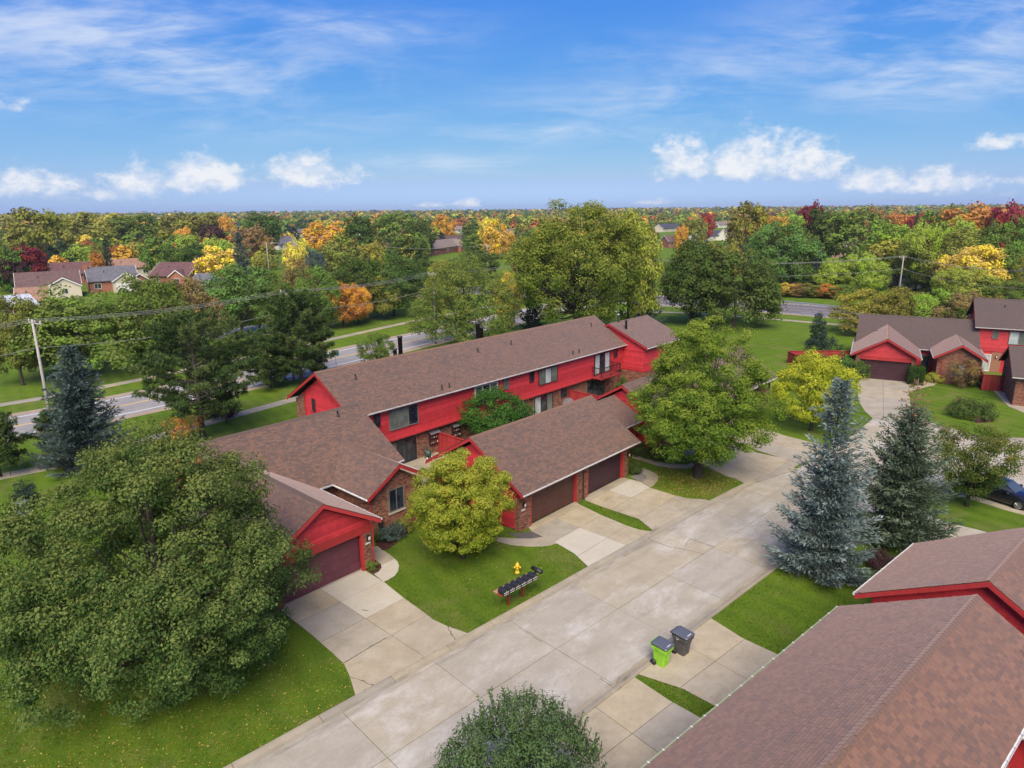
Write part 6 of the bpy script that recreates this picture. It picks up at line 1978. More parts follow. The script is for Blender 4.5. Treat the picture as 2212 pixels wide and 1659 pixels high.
YEL = plain('yellow_hydrant_paint', (.62, .38, .022), .45)
hp = px(1117.6, 1237)
hy = tree_root('fire_hydrant', 'yellow fire hydrant on the lawn behind the mailboxes', 'hydrant', hp)
hy.scale = (.84, .84, .86)
put = lambda mb, name, m_, root, sm=True: link(name, mesh_from(name, np.array(mb.v), mb.f, m_, sm), root)
put(MB().lathe((0, 0, 0), [(.17, 0), (.17, .05), (.12, .07), (.12, .45), (.155, .46), (.155, .51), (.13, .53), (.12, .62), (.07, .69), (.035, .71)], 16), 'barrel', YEL, hy)
put(MB().lathe((0, 0, .70), [(.035, 0), (.035, .06), (.02, .065)], 6), 'operating_nut', YEL, hy)
for a in (0, math.pi, -math.pi / 2):
    d = Vector((math.cos(a), math.sin(a), 0))
    put(MB().tube([d * .08 + Vector((0, 0, .38)), d * .2 + Vector((0, 0, .38))], .065, n=10).tube([d * .2 + Vector((0, 0, .38)), d * .235 + Vector((0, 0, .38))], .08, n=8), 'outlet_cap', YEL, hy)


def bin_(label, p, body_m, lid_m, rz, logo):
    r = tree_root('wheeled_bin', label, 'bin', p, 'wheeled bins at the end of the driveway', rz)
    secs = [(0.0, .20, .24, 0.0), (.05, .225, .26, 0.0), (.55, .255, .315, 0.0), (.74, .275, .345, 0.01), (.80, .32, .39, 0.015), (.98, .33, .41, 0.02), (1.0, .345, .425, .02)]
    v, f = [], []
    for z, hx, hy_, o in secs:
        c = .05
        for x, y in ((-hx + c, -hy_), (hx - c, -hy_), (hx, -hy_ + c), (hx, hy_ - c), (hx - c, hy_), (-hx + c, hy_), (-hx, hy_ - c), (-hx, -hy_ + c)):
            v.append((x, y - o, z))
    for i in range(len(secs) - 1):
        for k in range(8):
            f.append((i * 8 + k, i * 8 + (k + 1) % 8, (i + 1) * 8 + (k + 1) % 8, (i + 1) * 8 + k))
    f += [tuple(range(7, -1, -1))]
    link('body', mesh_from('body', v, f, body_m), r)
    lb = MB()
    ls = [(1.0, .335, .41), (1.03, .35, .425), (1.07, .32, .39), (1.09, .2, .25)]
    v, f = [], []
    for z, hx, hy_ in ls:
        c = .06
        for x, y in ((-hx + c, -hy_), (hx - c, -hy_), (hx, -hy_ + c), (hx, hy_ - c), (hx - c, hy_), (-hx + c, hy_), (-hx, hy_ - c), (-hx, -hy_ + c)):
            v.append((x, y - .02, z + (.03 if y > 0 else 0)))
    for i in range(len(ls) - 1):
        for k in range(8):
            f.append((i * 8 + k, i * 8 + (k + 1) % 8, (i + 1) * 8 + (k + 1) % 8, (i + 1) * 8 + k))
    f += [tuple(range(24, 32))]
    ld = link('lid', mesh_from('lid', v, f, lid_m), r)
    link('lid_label', mesh_from('lid_label', np.array(MB().box(-.14, .14, -.35, -.31, 1.07, 1.083).v), MB().box(0, 1, 0, 1, 0, 1).f, WHITE), ld)
    put(MB().tube([(-.28, .46, 1.0), (.28, .46, 1.0)], .022, n=8).box(-.30, -.26, .38, .47, .97, 1.02).box(.26, .30, .38, .47, .97, 1.02), 'handle', body_m, r, False)
    for sx in (-.30, .30):
        w_ = put(MB().tube([(sx - .04, .22, .14), (sx + .04, .22, .14)], .14, n=18), 'wheel', BLACK, r)
        link('hub', mesh_from('hub', np.array(MB().tube([(sx - .046, .22, .14), (sx + .046, .22, .14)], .05, n=10).v), MB().tube([(0, 0, 0), (1, 0, 0)], .05, n=10).f, BLACK), w_)
    put(MB().tube([(-.3, .22, .14), (.3, .22, .14)], .02, n=6), 'axle', METAL, r)
    put(MB().box(-.10, .10, -.335, -.30, .3, .62).box(-.2, .2, -.368, -.335, .66, .71), 'catch_bar', body_m, r, False)
    mk = MB()
    for k in range(3):
        a = 2.1 * k
        mk.tube([(-.318 + .0, .06 + .07 * math.cos(a), .86 + .07 * math.sin(a)), (-.318, .06 + .07 * math.cos(a + 1.3), .86 + .07 * math.sin(a + 1.3))], .012, n=5)
    put(mk, 'arrow_mark', logo, r, False)
    return r


LIME = plain('lime_bin_plastic', (.235, .50, .030), .45)
GREYB = plain('grey_bin_plastic', (.075, .068, .066), .5)
LIDG = plain('bin_lid_grey', (.085, .09, .105), .35)
rzb = FS.t
bin_('lime green wheeled bin with dark grey lid', px(1428, 1434), LIME, LIDG, rzb, BLACK)
bin_('dark grey wheeled bin behind the lime green one', px(1472, 1410), GREYB, LIDG, rzb, WHITE)

# the dark car at the right edge
k0, k1 = px(2147, 1085), px(2199, 1101.5)
cd_ = math.atan2(k1.y - k0.y, k1.x - k0.x)
car = tree_root('parked_car', 'dark blue car parked by the kerb in the right edge', 'car', (0, 0), None, cd_)
wl0 = px(2199, 1101.5)
# right front wheel stands at wl0: local (1.35, -0.78)
cs, sn = math.cos(cd_), math.sin(cd_)
car.location = (wl0.x - (1.35 * cs + .78 * sn), wl0.y - (1.35 * sn - .78 * cs), 0)
CARP = mat('dark_blue_car_paint', lambda q: q.n('ShaderNodeBsdfPrincipled', {'Base Color': (.009, .010, .017, 1), 'Roughness': .28, 'Metallic': .35, 'Coat Weight': .8, 'Coat Roughness': .05}).outputs[0])
CARG = mat('car_glass', lambda q: bsdf(q, (.05, .065, .075), .04, .8))
TYRE = plain('tyre_rubber', (.014, .014, .015), .85, .1)
RIM = plain('alloy_rim', (.30, .30, .31), .3, .5, .8)
# sections along x: (x, half width at waist, z sill, z waist, z top)
cs_ = [(-2.3, .72, .42, .80, .86), (-2.2, .82, .30, .88, 1.0), (-1.75, .90, .22, .94, 1.08), (-1.2, .92, .20, .96, 1.10), (.0, .92, .20, .95, 1.08), (.75, .92, .20, .93, 1.02), (1.0, .92, .2, .91, .99), (1.7, .88, .22, .84, .92), (2.15, .80, .28, .72, .80), (2.32, .66, .36, .60, .66)]
v, f = [], []
for x, hw, z0, zw, zt in cs_:
    v += [(x, -hw * .92, z0), (x, -hw, (z0 + zw) / 2), (x, -hw * .97, zw), (x, -hw * .80, zt), (x, 0, zt + .03), (x, hw * .80, zt), (x, hw * .97, zw), (x, hw, (z0 + zw) / 2), (x, hw * .92, z0)]
for i in range(len(cs_) - 1):
    for k in range(9):
        f.append((i * 9 + k, i * 9 + (k + 1) % 9, (i + 1) * 9 + (k + 1) % 9, (i + 1) * 9 + k))
f += [tuple(range(9)), tuple((len(cs_) - 1) * 9 + k for k in range(8, -1, -1))]
link('body', mesh_from('body', v, f, CARP, True), car)
cab = [(-1.95, .66, 1.0, 1.06), (-1.3, .66, 1.05, 1.45), (-.4, .68, 1.06, 1.52), (.25, .66, 1.04, 1.46), (1.0, .70, .97, 1.0)]
v, f = [], []
for x, hw, zb, zt in cab:
    v += [(x, -hw - .12, zb), (x, -hw + .06, zt - .04), (x, -hw + .18, zt), (x, hw - .18, zt), (x, hw - .06, zt - .04), (x, hw + .12, zb)]
for i in range(4):
    for k in range(5):
        f.append((i * 6 + k, i * 6 + k + 1, (i + 1) * 6 + k + 1, (i + 1) * 6 + k))
link('roof', mesh_from('roof', v, f, CARP, True), car)
e = .012
put(MB().add([(.30, -.56, 1.43 + e), (.30, .56, 1.43 + e), (.97, .62, 1.01 + e), (.97, -.62, 1.01 + e)], [(0, 1, 2, 3)]).add([(.31, -.56, 1.42), (.31, .56, 1.42), (.98, .62, 1.0), (.98, -.62, 1.0)], [(3, 2, 1, 0)]), 'windscreen', CARG, car, False)
for sg in (-1, 1):
    for xa, xb in ((-1.2, -.45), (-.38, .35)):
        y0_, y1_ = sg * (.795), sg * .655
        put(MB().add([(xa, y0_ + sg * .01, 1.09), (xb + (.25 if xb > 0 else 0), y0_ + sg * .01, 1.08), (xb - .06, y1_ + sg * .012, 1.40), (xa + .05, y1_ + sg * .012, 1.40)], [(0, 1, 2, 3)] if sg < 0 else [(3, 2, 1, 0)]), 'side_window', CARG, car, False)
    put(MB().box(.55, .72, min(sg * .92, sg * 1.08), max(sg * .92, sg * 1.08), 1.0, 1.13), 'mirror', CARP, car, False)
    put(MB().box(2.12, 2.30, min(sg * .52, sg * .72), max(sg * .52, sg * .72), .62, .72), 'headlight', OFFWHITE, car, False)
    for x in (-1.35, 1.35):
        wv = MB().tube([(x, sg * .70, .33), (x, sg * .93, .33)], .33, n=22)
        w_ = put(wv, 'wheel', TYRE, car)
        rim = MB().tube([(x, sg * .90, .33), (x, sg * .945, .33)], .075, n=10)
        for k in range(10):
            a_ = k * .6283
            rim.tube([(x, sg * .925, .33), (x + .22 * math.cos(a_), sg * .94, .33 + .22 * math.sin(a_))], .022, n=5)
        rim.tube([(x, sg * .92, .33), (x, sg * .937, .33)], .235, n=20)
        link('rim', mesh_from('rim', np.array(rim.v), rim.f, RIM), w_)


# utility poles and their wires
def pole(name, label, p, h, arm_dir=None, arms=1, r=.15, lamp=False, group='utility poles along the roads'):
    o = tree_root(name, label, 'pole', p, group)
    put(MB().tube([(0, 0, -.2), (0, 0, h)], r, r * .62, n=10), 'shaft', POLEWOOD, o)
    if arm_dir is not None:
        d = Vector((math.cos(arm_dir), math.sin(arm_dir), 0))
        nrm = Vector((-d.y, d.x, 0))
        ar = put(MB().tube([d * -1.2 + nrm * .16 + Vector((0, 0, h - .35)), d * 1.2 + nrm * .16 + Vector((0, 0, h - .35))], .065, n=6), 'crossarm', POLEWOOD, o, False)
        for s in (-1.1, 0.0, 1.1):
            q = d * s + nrm * .16 + Vector((0, 0, h - .3))
            put(MB().lathe((q.x, q.y, q.z), [(.03, 0), (.06, .06), (.045, .12), (.06, .17), (.02, .24)], 8), 'insulator', OFFWHITE, o)
        for s in (-.7, .7):
            put(MB().tube([d * s + nrm * .16 + Vector((0, 0, h - .38)), nrm * .12 + Vector((0, 0, h - 1.0))], .022, n=5), 'brace', METAL, o, False)
    if lamp:
        put(MB().tube([(0, 0, h - .8), (1.2, 0, h - .3), (2.6, 0, h - .25)], .04, n=6).box(2.5, 3.2, -.12, .12, h - .32, h - .2), 'lamp_arm', METAL, o, False)
    return o


def wire(p, q, sag, r=.022, name='power_wire', label=None):
    p, q = Vector(p), Vector(q)
    pts = []
    for k in range(13):
        t = k / 12
        pts.append(p.lerp(q, t) + Vector((0, 0, -4 * sag * t * (1 - t))))
    o = MB().tube(pts, r, n=5).build(name, WIREM)
    return tag(o, label, 'wire', 'overhead wires')


WIREM = plain('wire_aluminium', (.20, .19, .165), .6)
PA = [(-59.5, 31.0), (-40.78, 57.13), (-26.1, 78.5), (-11.4, 100.0), (4.5, 122)]
PH = [10.8, 10.8, 10.7, 10.7, 10.7]
PL = [None, 'weathered leaning utility pole left of the blue spruce', 'utility pole with crossarm over the tall pine', 'utility pole hidden in the feathery locust', None]
adir = math.atan2(21.4, 14.7) - math.pi / 2
for (x, y), h, l in zip(PA, PH, PL):
    if l:
        pole('utility_pole', l, (x, y), h, adir)
ad = Vector((math.cos(adir), math.sin(adir), 0))
WL = ['left edge to the leaning pole', 'leaning pole to the crossarm over the pine', 'pine crossarm to the locust', 'locust to the giant maple']
for i in range(4):
    for k, s in enumerate((-1.1, 0.0, 1.1)):
        p = Vector((*PA[i], PH[i] - .08)) + ad * s
        q = Vector((*PA[i + 1], PH[i + 1] - .08)) + ad * s
        wire(p, q, .55, label='%s power wire from the %s' % (('outer', 'middle', 'inner')[k], WL[i]))
    wire((*PA[i], 8.35), (*PA[i + 1], 8.35), .7, .028, 'telephone_cable', 'lower cable from the ' + WL[i])
pr_ = px(1938, 660)
pl_, prr = px(1400, 560, 10), px(2300, 586, 10)
pole('utility_pole', 'utility pole in front of the pale brick house at right', pr_, 9.9, .5)
for k in (-1.0, 1.0):
    off = Vector((k * .45, k * .9, 0))
    wire(Vector((pr_.x, pr_.y, 9.8)) + off, Vector(pl_) + off, 1.1, .03, label='%s wire running left from the pole at right' % ('near' if k < 0 else 'far'))
    wire(Vector((pr_.x, pr_.y, 9.8)) + off, Vector(prr) + off, .9, .03, label='%s wire running right from the pole at right' % ('near' if k < 0 else 'far'))
wire((pr_.x, pr_.y, 7.3), (pl_.x, pl_.y, 7.3), 1.0, .03, 'telephone_cable', 'lower cable running left from the pole at right')
wire((pr_.x, pr_.y, 7.3), (prr.x, prr.y, 7.3), 1.0, .03, 'telephone_cable', 'lower cable running right from the pole at right')
for (x, yb, yt, lab, lamp) in ((583, 581, 523, 'street light pole with arm among the yellow trees', True), (808, 560, 530, 'short far utility pole left of the locust', False), (1053, 566, 528, 'far utility pole left of the giant maple', False)):
    p = px(x, yb + 22)
    d = fray(x, yt)
    h = CAMH + d.z * math.hypot(p.x, p.y) / math.hypot(d.x, d.y)
    pole('utility_pole', lab, p, h, None if lamp else .3, lamp=lamp)
gpa, gpb = px(808, 531, 11), px(1053, 529, 11)
wire(gpa, gpb, .8, .03, label='thin wire between the two far poles left of the giant maple')

# guard rail on the far side of the right-hand road
ga, gb_ = px(1655, 653), px(1840, 672)
gd = (gb_ - ga)
gfr = Frame(math.degrees(math.atan2(gd.y, gd.x)))
g0 = gfr.l(ga)
grl = thing('guardrail', 'long steel guardrail along the far side of the road at right', 'guardrail', gfr, g0[0], g0[1])
Lr = gd.length + 12
v, f = [], []
pr2 = [(0, .45), (.04, .5), (0, .56), (.04, .62), (0, .72), (-.02, .72), (-.02, .45)]
for x in (g0[0] - 10, g0[0] + Lr):
    v += [(x, g0[1] - o, z) for o, z in pr2]
nobj('rail', v, [(k, (k + 1) % 7, 7 + (k + 1) % 7, 7 + k) for k in range(7)], METAL, grl)
for k in range(int((Lr + 10) / 1.9)):
    x = g0[0] - 9.5 + k * 1.9
    MB().box(x - .06, x + .06, g0[1] + .03, g0[1] + .18, 0, .74).build('post', POLEWOOD, grl)

# green metal utility cabinet at the left edge
uc = tree_root('utility_cabinet', 'grey green utility cabinet on the lawn at the left edge', 'cabinet', px(48, 1112))
UG = painted('cabinet_green', (.16, .20, .18), .5, .1)
put(MB().add([(-.35, -.3, 0), (.35, -.3, 0), (.35, .3, 0), (-.35, .3, 0), (-.35, -.3, .75), (.35, -.3, .75), (.35, .3, .95), (-.35, .3, .95)], [(4, 5, 6, 7), (0, 1, 5, 4), (1, 2, 6, 5), (2, 3, 7, 6), (3, 0, 4, 7)]), 'housing', UG, uc, False)
put(MB().box(-.3, .3, -.325, -.3, .1, .65), 'door', UG, uc, False)
put(MB().box(.2, .25, -.345, -.325, .35, .45), 'handle', METAL, uc, False)
put(MB().box(-.5, .5, -.45, .45, -.05, .06), 'plinth', WALK, uc, False)
# green road sign by the road beyond the long roof
sg_ = tree_root('road_sign', 'green road sign by the road beyond the near roof end', 'sign', px(727, 800))
put(MB().tube([(0, 0, 0), (0, 0, 2.6)], .03, n=6), 'post', METAL, sg_)
put(MB().box(-.45, .45, -.05, -.03, 1.9, 2.6), 'sign_board', plain('sign_green', (.02, .14, .10), .4), sg_, False)
put(MB().box(-.35, .35, -.056, -.05, 2.32, 2.40).box(-.35, .2, -.056, -.05, 2.12, 2.18), 'sign_lines', WHITE, sg_, False)


# ------------------------------------------------------------------ shrubs and small plants
def shrub(name, label, p, H, Rr, colr, nc=60, nl=40, leaf=.12, prof='round', seed=1, clr=.3, sq=1.0, rz=0.0):
    rg = np.random.default_rng(seed)
    P, N, rnd, tip, C = crown_pts(rg, H, .08, Rr, prof, nc, nl, clr, .8, .25, .12)
    L = leaf * rg.uniform(.6, 1.2, len(P))
    V, F = leaves(P, N, L, L * .6, rg)
    r = tree_root(name, label, 'shrub', p, None, rz)
    r.scale = (1, sq, 1)
    c = link('foliage', mesh_from('foliage', V, F, TREEC, False, {'rnd': np.repeat(rnd, 4), 'tip': np.repeat(tip, 4)}), r)
    c.color = (*COLS[colr], 1)
    st = MB()
    for k in range(6):
        a = k * 1.05
        st.tube([(0, 0, 0), (Rr * .5 * math.cos(a), Rr * .5 * math.sin(a), H * .6)], .02, .008, n=4, cap=False)
    place(r, st, 'stems', BARK)
    return r


RW = lambda x, y: px(1806.5 + .18333 * x, 626.7 + .18333 * y)
shrub('juniper_shrub', 'blue green juniper in the mulch bed by the brick gable', T0(1245, 1310), .8, .85, 'bluespruce', 50, 45, .12, 'flat', 3, .25)
shrub('shrub', 'small dark shrub under the brick gable window', T0(1330, 1260), .75, .6, 'olive', 40, 40, .1, 'round', 4, .2)
shrub('shrub', 'small red leaved plant in the bed beside the brick pier', T0(1070, 1570), .5, .4, 'green', 30, 30, .09, 'round', 5, .15)
shrub('shrub', 'dark clipped shrub beside the plum garage door', T1(1268, 1075), .95, .5, 'darkgreen', 50, 45, .09, 'round', 6, .2)
shrub('barberry_shrub', 'dark purple barberry beside the pinkish garage roof', px(1900, 1222), .8, .85, 'purple', 70, 40, .11, 'flat', 7, .3)
shrub('shrub', 'round dark green shrub left of the far red fence', px(1752, 795), 2.3, 1.9, 'darkgreen', 80, 40, .2, 'round', 8, .5)
shrub('juniper_shrub', 'upright dark juniper mass beside the far red fence', px(1772, 772), 3.2, 2.2, 'spruce', 90, 45, .2, 'oval', 9, .5)
shrub('arborvitae', 'slim upright evergreen on the far lawn behind the junipers', px(1764, 748), 4.9, 1.05, 'spruce', 80, 40, .2, 'oval', 10, .4)
shrub('shrub', 'large dark shrub left of the far garage', px(1818, 812), 2.6, 2.3, 'midgreen', 100, 42, .2, 'round', 11, .5)
shrub('shrub', 'dark shrub against the far garage corner', px(1840, 818), 2.2, 1.6, 'darkgreen', 80, 42, .2, 'round', 12, .45)
shrub('shrub', 'shrub behind the golden maple near the far garage', px(1795, 815), 2.2, 2.0, 'darkgreen', 80, 42, .2, 'round', 13, .45)
shrub('burning_bush', 'dusky red small tree before the far brick gable', RW(1490, 1150), 3.0, 1.5, 'brown', 80, 36, .17, 'vase', 14, .4)
shrub('shrub', 'dark green shrub at the foot of the far red fence', RW(1590, 1130), 1.1, .8, 'darkgreen', 50, 36, .15, 'round', 15, .3)
shrub('shrub', 'pale small shrub at the corner of the far brick gable', RW(1150, 1085), 1.0, .9, 'yellowgreen', 50, 36, .14, 'round', 16, .3)
shrub('shrub', 'wide dark shrub on the round lawn of the court', RW(1590, 1500), 1.7, 2.0, 'darkgreen', 110, 40, .18, 'flat', 17, .45, .8)
shrub('shrub', 'reddish tinged shrub left on the round lawn of the court', RW(1480, 1440), 1.3, 1.2, 'brown', 60, 40, .16, 'round', 18, .35)
shrub('shrub', 'small green shrub by the utility cabinet at the left edge', px(62, 1172), 1.6, .9, 'darkgreen', 70, 40, .13, 'oval', 19, .3)
shrub('shrub', 'small evergreen behind the utility cabinet at the left edge', px(58, 1095), 1.9, .8, 'spruce', 70, 40, .13, 'oval', 20, .3)
shrub('shrub', 'potted green plants on the far patio under the balcony', FA.w(59.6, 38.4), 2.0, .9, 'darkgreen', 60, 40, .16, 'oval', 21, .35)
shrub('shrub', 'dark shrub row along the walk behind the big maple', T1(1320, 905), 1.0, 1.1, 'darkgreen', 70, 40, .14, 'flat', 22, .3)
shrub('shrub', 'second dark shrub along the walk behind the big maple', T1(1450, 940), 1.0, 1.1, 'darkgreen', 70, 40, .14, 'flat', 23, .3)
shrub('bush', 'orange autumn bush at the foot of the broad dark pine', px(400, 958), 2.6, 1.7, 'orange', 60, 30, .18, 'vase', 24, .45)
shrub('bush', 'purple leaved bush under the broad dark pine', px(480, 905), 2.6, 1.7, 'purple', 60, 36, .2, 'round', 25, .45)
# clipped hedge block
hg = tree_root('hedge', 'clipped square hedge at the right corner of the far garage', 'hedge', px(1976, 829), None, FR.t)
rg = np.random.default_rng(31)
n = 5200
fc_ = rg.integers(0, 5, n)
uu, vv = rg.uniform(-1, 1, n), rg.uniform(0, 1, n)
hx, hy2, hh = .72, .72, 1.95
Cc = np.where((fc_ == 0)[:, None], np.stack([uu * hx, np.full(n, -hy2), vv * hh], 1), np.where((fc_ == 1)[:, None], np.stack([uu * hx, np.full(n, hy2), vv * hh], 1), np.where((fc_ == 2)[:, None], np.stack([np.full(n, -hx), uu * hy2, vv * hh], 1), np.where((fc_ == 3)[:, None], np.stack([np.full(n, hx), uu * hy2, vv * hh], 1), np.stack([uu * hx, (vv * 2 - 1) * hy2, np.full(n, hh)], 1)))))
Nn = unit(Cc - np.array([0, 0, hh / 2])) + rg.normal(0, .5, (n, 3))
V, F = leaves(Cc + rg.normal(0, .04, (n, 3)), Nn, .13, .09, rg)
c = link('foliage', mesh_from('foliage', V, F, TREEC, False, {'rnd': np.repeat(rg.random(n), 4), 'tip': np.zeros(4 * n)}), hg)
c.color = (.050, .095, .018, 1)
link('core', mesh_from('core', np.array(MB().box(-.62, .62, -.62, .62, 0, 1.85).v), MB().box(0, 1, 0, 1, 0, 1).f, BARK), hg)
# ornamental grass by the pier
og = tree_root('ornamental_grass', 'arching green grass clump in the mulch bed by the pier', 'plant', T0(1150, 1345))
m = 220
a = rg.random(m) * 6.28
D = np.stack([np.cos(a), np.sin(a), rg.uniform(.7, 2.2, m)], 1)
V, F = blades(np.zeros((m, 3)) + rg.normal(0, .06, (m, 3)) * np.array([1, 1, 0]), D, rg.uniform(.5, .95, m), .035, rg)
c = link('blades', mesh_from('blades', V, F, TREEC, False, {'rnd': np.repeat(rg.random(m), 4), 'tip': np.zeros(4 * m)}), og)
c.color = (.10, .14, .035, 1)
# pale rocks by the far brick garage
for i, (x, y, s) in enumerate(((2005, 1235, .3), (2030, 1255, .22), (2110, 1340, .42), (2140, 1350, .3), (2060, 1300, .2))):
    p = RW(x, y)
    rr = np.random.default_rng(i)
    mb = MB().lathe((0, 0, 0), [(s * .8, -.05), (s, s * .25), (s * .7, s * .6), (s * .2, s * .75)], 9)
    vv_ = np.array(mb.v) * (1 + rr.normal(0, .09, (len(mb.v), 3)))
    r = link('rock', mesh_from('rock', vv_, mb.f, STONE, False))
    r.location = p
    tag(r, ('pale landscape rock by the far brick garage, %s' % ('leftmost at the fence', 'second from the fence', 'largest in front', 'rightmost of the group', 'in the middle of the group')[i]), 'rock', 'rocks by the far brick garage')
# bare dead tree in front of the dark pine
dtree = tree_root('dead_tree', 'bare grey dead tree in front of the broad dark pine', 'tree', px(490, 915))
rgd = np.random.default_rng(44)
mb = MB().tube([(0, 0, 0), (.1, 0, 3), (.0, .1, 7.6)], .12, .03, n=7)
for k in range(46):
    h = 2.6 + 4.6 * rgd.random()
    a = rgd.random() * 6.28
    ln = 2.6 * (1.15 - (h - 2.6) / 6)
    d = np.array([math.cos(a), math.sin(a), rgd.uniform(.15, .8)])
    b = np.array([0, 0, h])
    mb.tube([b, b + d * ln * .5 + rgd.normal(0, .1, 3), b + d * ln], [.035, .02, .007], n=4, cap=False)
    for j in range(4):
        t = rgd.uniform(.3, .9)
        d2 = unit(d + rgd.normal(0, .5, 3))
        mb.tube([b + d * ln * t, b + d * ln * t + d2 * ln * .3], .012, .004, n=3, cap=False)
place(dtree, mb, 'branches', TWIG)

# ------------------------------------------------------------------ fallen leaves
def litter(name, label, pts, m_, size):
    rg = np.random.default_rng(len(pts))
    n = len(pts)
    C = np.concatenate([pts, rg.uniform(.012, .03, (n, 1))], 1)
    N = np.array([0, 0, 1.0]) + rg.normal(0, .35, (n, 3))
    V, F = leaves(C, N, size * rg.uniform(.5, 1.3, n), size * .7 * rg.uniform(.6, 1.2, n), rg)
    return tag(nobj(name, V, F, m_, None, False, {'rnd': np.repeat(rg.random(n), 4)}), label, 'leaves', kind='stuff')


LITTER = leafmat('fallen_leaf', [(0, (.13, .070, .022)), (.35, (.24, .145, .034)), (.7, (.40, .28, .060)), (1, (.55, .45, .14))], .2)
rg = np.random.default_rng(71)


def disc(c, r, n, pw=.5):
    a = rg.random(n) * 6.283
    rr = r * rg.random(n) ** pw
    return np.stack([c[0] + rr * np.cos(a), c[1] + rr * np.sin(a)], 1)


lc = px(352, 1462)
pts = disc(lc, 10.5, 8500, .6)
sv = np.array([FS.l(p)[1] for p in pts])
sa = np.array([FA.l(p) for p in pts])
ok = (sv > 21.98) & ~((sa[:, 0] > 13.2) & (sa[:, 1] > 20.9 + (sa[:, 0] < 14.6) * 3)) & ~((sa[:, 0] > 13.5) & (sa[:, 1] > 28.5))
litter('fallen_leaves', 'yellow and brown fallen leaves on the grass round the linden', pts[ok], LITTER, .072)
mc = px(1507, 1040)
pts = disc(mc, 5.2, 7000, .6)
litter('fallen_leaves', 'fallen leaves on the bare lawn under the big maple', pts[np.array([FA.l(p)[1] < 24.6 and FS.l(p)[1] > 22.2 for p in pts])], LITTER, .09)
pts = disc(px(1010, 1255), 6.0, 700, .6)
litter('fallen_leaves', 'sparse pale leaves on the lawn by the mailboxes', pts[np.array([FS.l(p)[1] > 22.05 and FA.l(p)[0] > 21.5 for p in pts])], LITTER, .07)

# ------------------------------------------------------------------ standing grass on the near lawns
def grass_tufts(label, cx, cy, rad, n, hgt, seed):
    rg = np.random.default_rng(seed)
    pts = disc((cx, cy), rad, n, .5)
    ok = np.ones(len(pts), bool)
    for pl in PAVED:
        pl = np.array(pl)
        c = pl.mean(0)
        if np.linalg.norm(c - (cx, cy)) > rad + np.linalg.norm(pl - c, axis=1).max():
            continue
        ok &= ~inpoly([tuple(p) for p in pl], pts[:, 0], pts[:, 1])
    fa = np.stack([pts[:, 0] * FA.c + pts[:, 1] * FA.s, -pts[:, 0] * FA.s + pts[:, 1] * FA.c], 1)
    fs = np.stack([pts[:, 0] * FS.c + pts[:, 1] * FS.s, -pts[:, 0] * FS.s + pts[:, 1] * FS.c], 1)
    ok &= ~((fa[:, 0] > 13.8) & (fa[:, 0] < 69) & (fa[:, 1] > 31.6) & (fa[:, 1] < 47.9)) & ~((fa[:, 0] > 13.8) & (fa[:, 0] < 20.1) & (fa[:, 1] > 29.0) & (fa[:, 1] < 32)) & ~((fa[:, 0] > 28.5) & (fa[:, 1] > 25.6))
    ok &= ~((fs[:, 0] < 27) & (fs[:, 1] > 13.9) & (fs[:, 1] < 21.96)) & (fs[:, 1] > 10.4)
    pts = pts[ok]
    m = len(pts)
    C = np.concatenate([pts, np.zeros((m, 1))], 1)
    C = np.repeat(C, 3, 0) + rg.normal(0, .018, (3 * m, 3)) * np.array([1, 1, 0])
    D = np.array([0, 0, 1.0]) + rg.normal(0, .55, (3 * m, 3)) * np.array([1, 1, .1])
    V, F = blades(C, D, hgt * rg.uniform(.5, 1.2, 3 * m), .022, rg)
    return tag(nobj('grass', V, F, BLADE, None, False, {'rnd': np.repeat(rg.random(3 * m), 4)}), label, 'grass', kind='stuff')


BLADE = leafmat('grass_blade', [(0, (0.050, 0.095, 0.009)), (.4, (0.088, 0.150, 0.012)), (.75, (0.140, 0.204, 0.019)), (1, (0.239, 0.258, 0.052))], .3)
c = px(1010, 1260)
grass_tufts('short green grass of the lawn by the mailboxes', c.x, c.y, 7.5, 15000, .075, 1)
c = px(500, 1500)
grass_tufts('short green grass of the lawn under the linden', c.x, c.y, 9.5, 16000, .075, 2)
c = px(1660, 1290)
grass_tufts('short green grass of the lawn by the blue spruce', c.x, c.y, 7.5, 14000, .075, 3)
c = px(1440, 1510)
grass_tufts('short green grass between the near driveways', c.x, c.y, 2.6, 4500, .075, 4)
c = px(1490, 1060)
grass_tufts('thin grass under the big maple', c.x, c.y, 6.5, 7000, .07, 5)
c = px(1330, 1115)
grass_tufts('grass strip between the two garage driveways', c.x, c.y, 3.2, 4000, .07, 6)

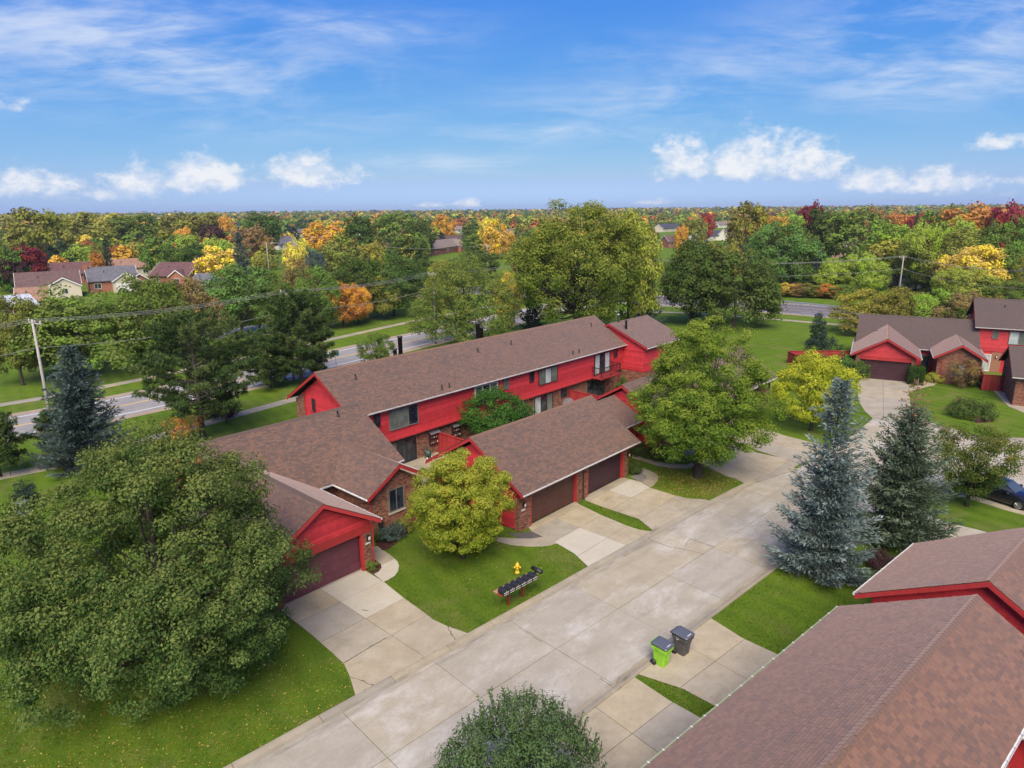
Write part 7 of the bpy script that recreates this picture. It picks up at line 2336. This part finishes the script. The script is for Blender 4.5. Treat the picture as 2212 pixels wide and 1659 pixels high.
# ------------------------------------------------------------------ cracks in the concrete
def crack(parent, pts, w_=.022):
    rg = random.Random(int(pts[0][0] * 97))
    P = []
    for i in range(len(pts) - 1):
        p, q = Vector((*pts[i][:2], 0)), Vector((*pts[i + 1][:2], 0))
        n = max(2, int((q - p).length / .12))
        for k in range(n):
            d = (q - p).normalized()
            P.append(p.lerp(q, k / n) + Vector((-d.y, d.x, 0)) * rg.uniform(-.035, .035))
    P.append(Vector((*pts[-1][:2], 0)))
    v, f = [], []
    for i, p in enumerate(P):
        d = (P[min(i + 1, len(P) - 1)] - P[max(i - 1, 0)]).normalized()
        n = Vector((-d.y, d.x, 0)) * w_ * rg.uniform(.25, .75)
        v += [p + n + Vector((0, 0, CZ)), p - n + Vector((0, 0, CZ))]
    f = [(2 * i, 2 * i + 1, 2 * i + 3, 2 * i + 2) for i in range(len(P) - 1)]
    nobj('crack', v, f, JOINT, parent)


T2 = lambda x, y: px(516.1 + .26666 * x, 1216.6 + .26666 * y)
T3 = lambda x, y: px(1032.3 + .26666 * x, 1216.6 + .26666 * y)
TZ = lambda x, y: px(1179.7 + .23333 * x, 958.5 + .23333 * y)
st_, dr_ = bpy.data.objects['street'], bpy.data.objects['driveway']
CZ = .0195
for pts in ([TZ(930, 870), TZ(1000, 910), TZ(1150, 960), TZ(1300, 985), TZ(1460, 1025)], [TZ(1320, 885), TZ(1420, 910), TZ(1560, 960)], [TZ(2010, 680), TZ(2080, 730), TZ(2212, 780)], [TZ(1280, 950), TZ(1320, 890)],
            [T3(1690, 1000), T3(1560, 610)][:0] or [T3(990, 930), T3(1060, 985), T3(1130, 1015)], [T2(1540, 765), T2(1560, 790)], [T3(330, 525), T3(420, 575), T3(520, 640)]):
    crack(st_, pts)
CZ = .0355
for pts in ([T2(850, 810), T2(1000, 725), T2(1100, 660), T2(1195, 612)], [T2(905, 925), T2(1000, 960), T2(1095, 998)], [T2(1690, 515), T2(1720, 575), T2(1752, 628)], [T2(945, 1075), T2(1200, 935), T2(1430, 808), T2(1600, 715), T2(1850, 590)],
            [T2(1000, 380), T2(1030, 390), T2(1052, 388)]):
    crack(dr_, pts, .03)
# ------------------------------------------------------------------ haze
hzb = MB().box(-4300, 4300, -4300, 4300, -1.2, 40)
hm = bpy.data.materials.new('haze_air')
hm.use_nodes = True
hm.node_tree.nodes.clear()
q = NT(hm.node_tree)
ho = q.n('ShaderNodeOutputMaterial')
pv = q.n('ShaderNodeVolumePrincipled', {'Color': (.80, .90, 1.0, 1), 'Density': 0.00011, 'Anisotropy': 0.2})
hm.node_tree.links.new(pv.outputs[0], ho.inputs['Volume'])
tag(hzb.build('haze', hm), 'thin blue haze over the far woods', 'haze', kind='stuff')
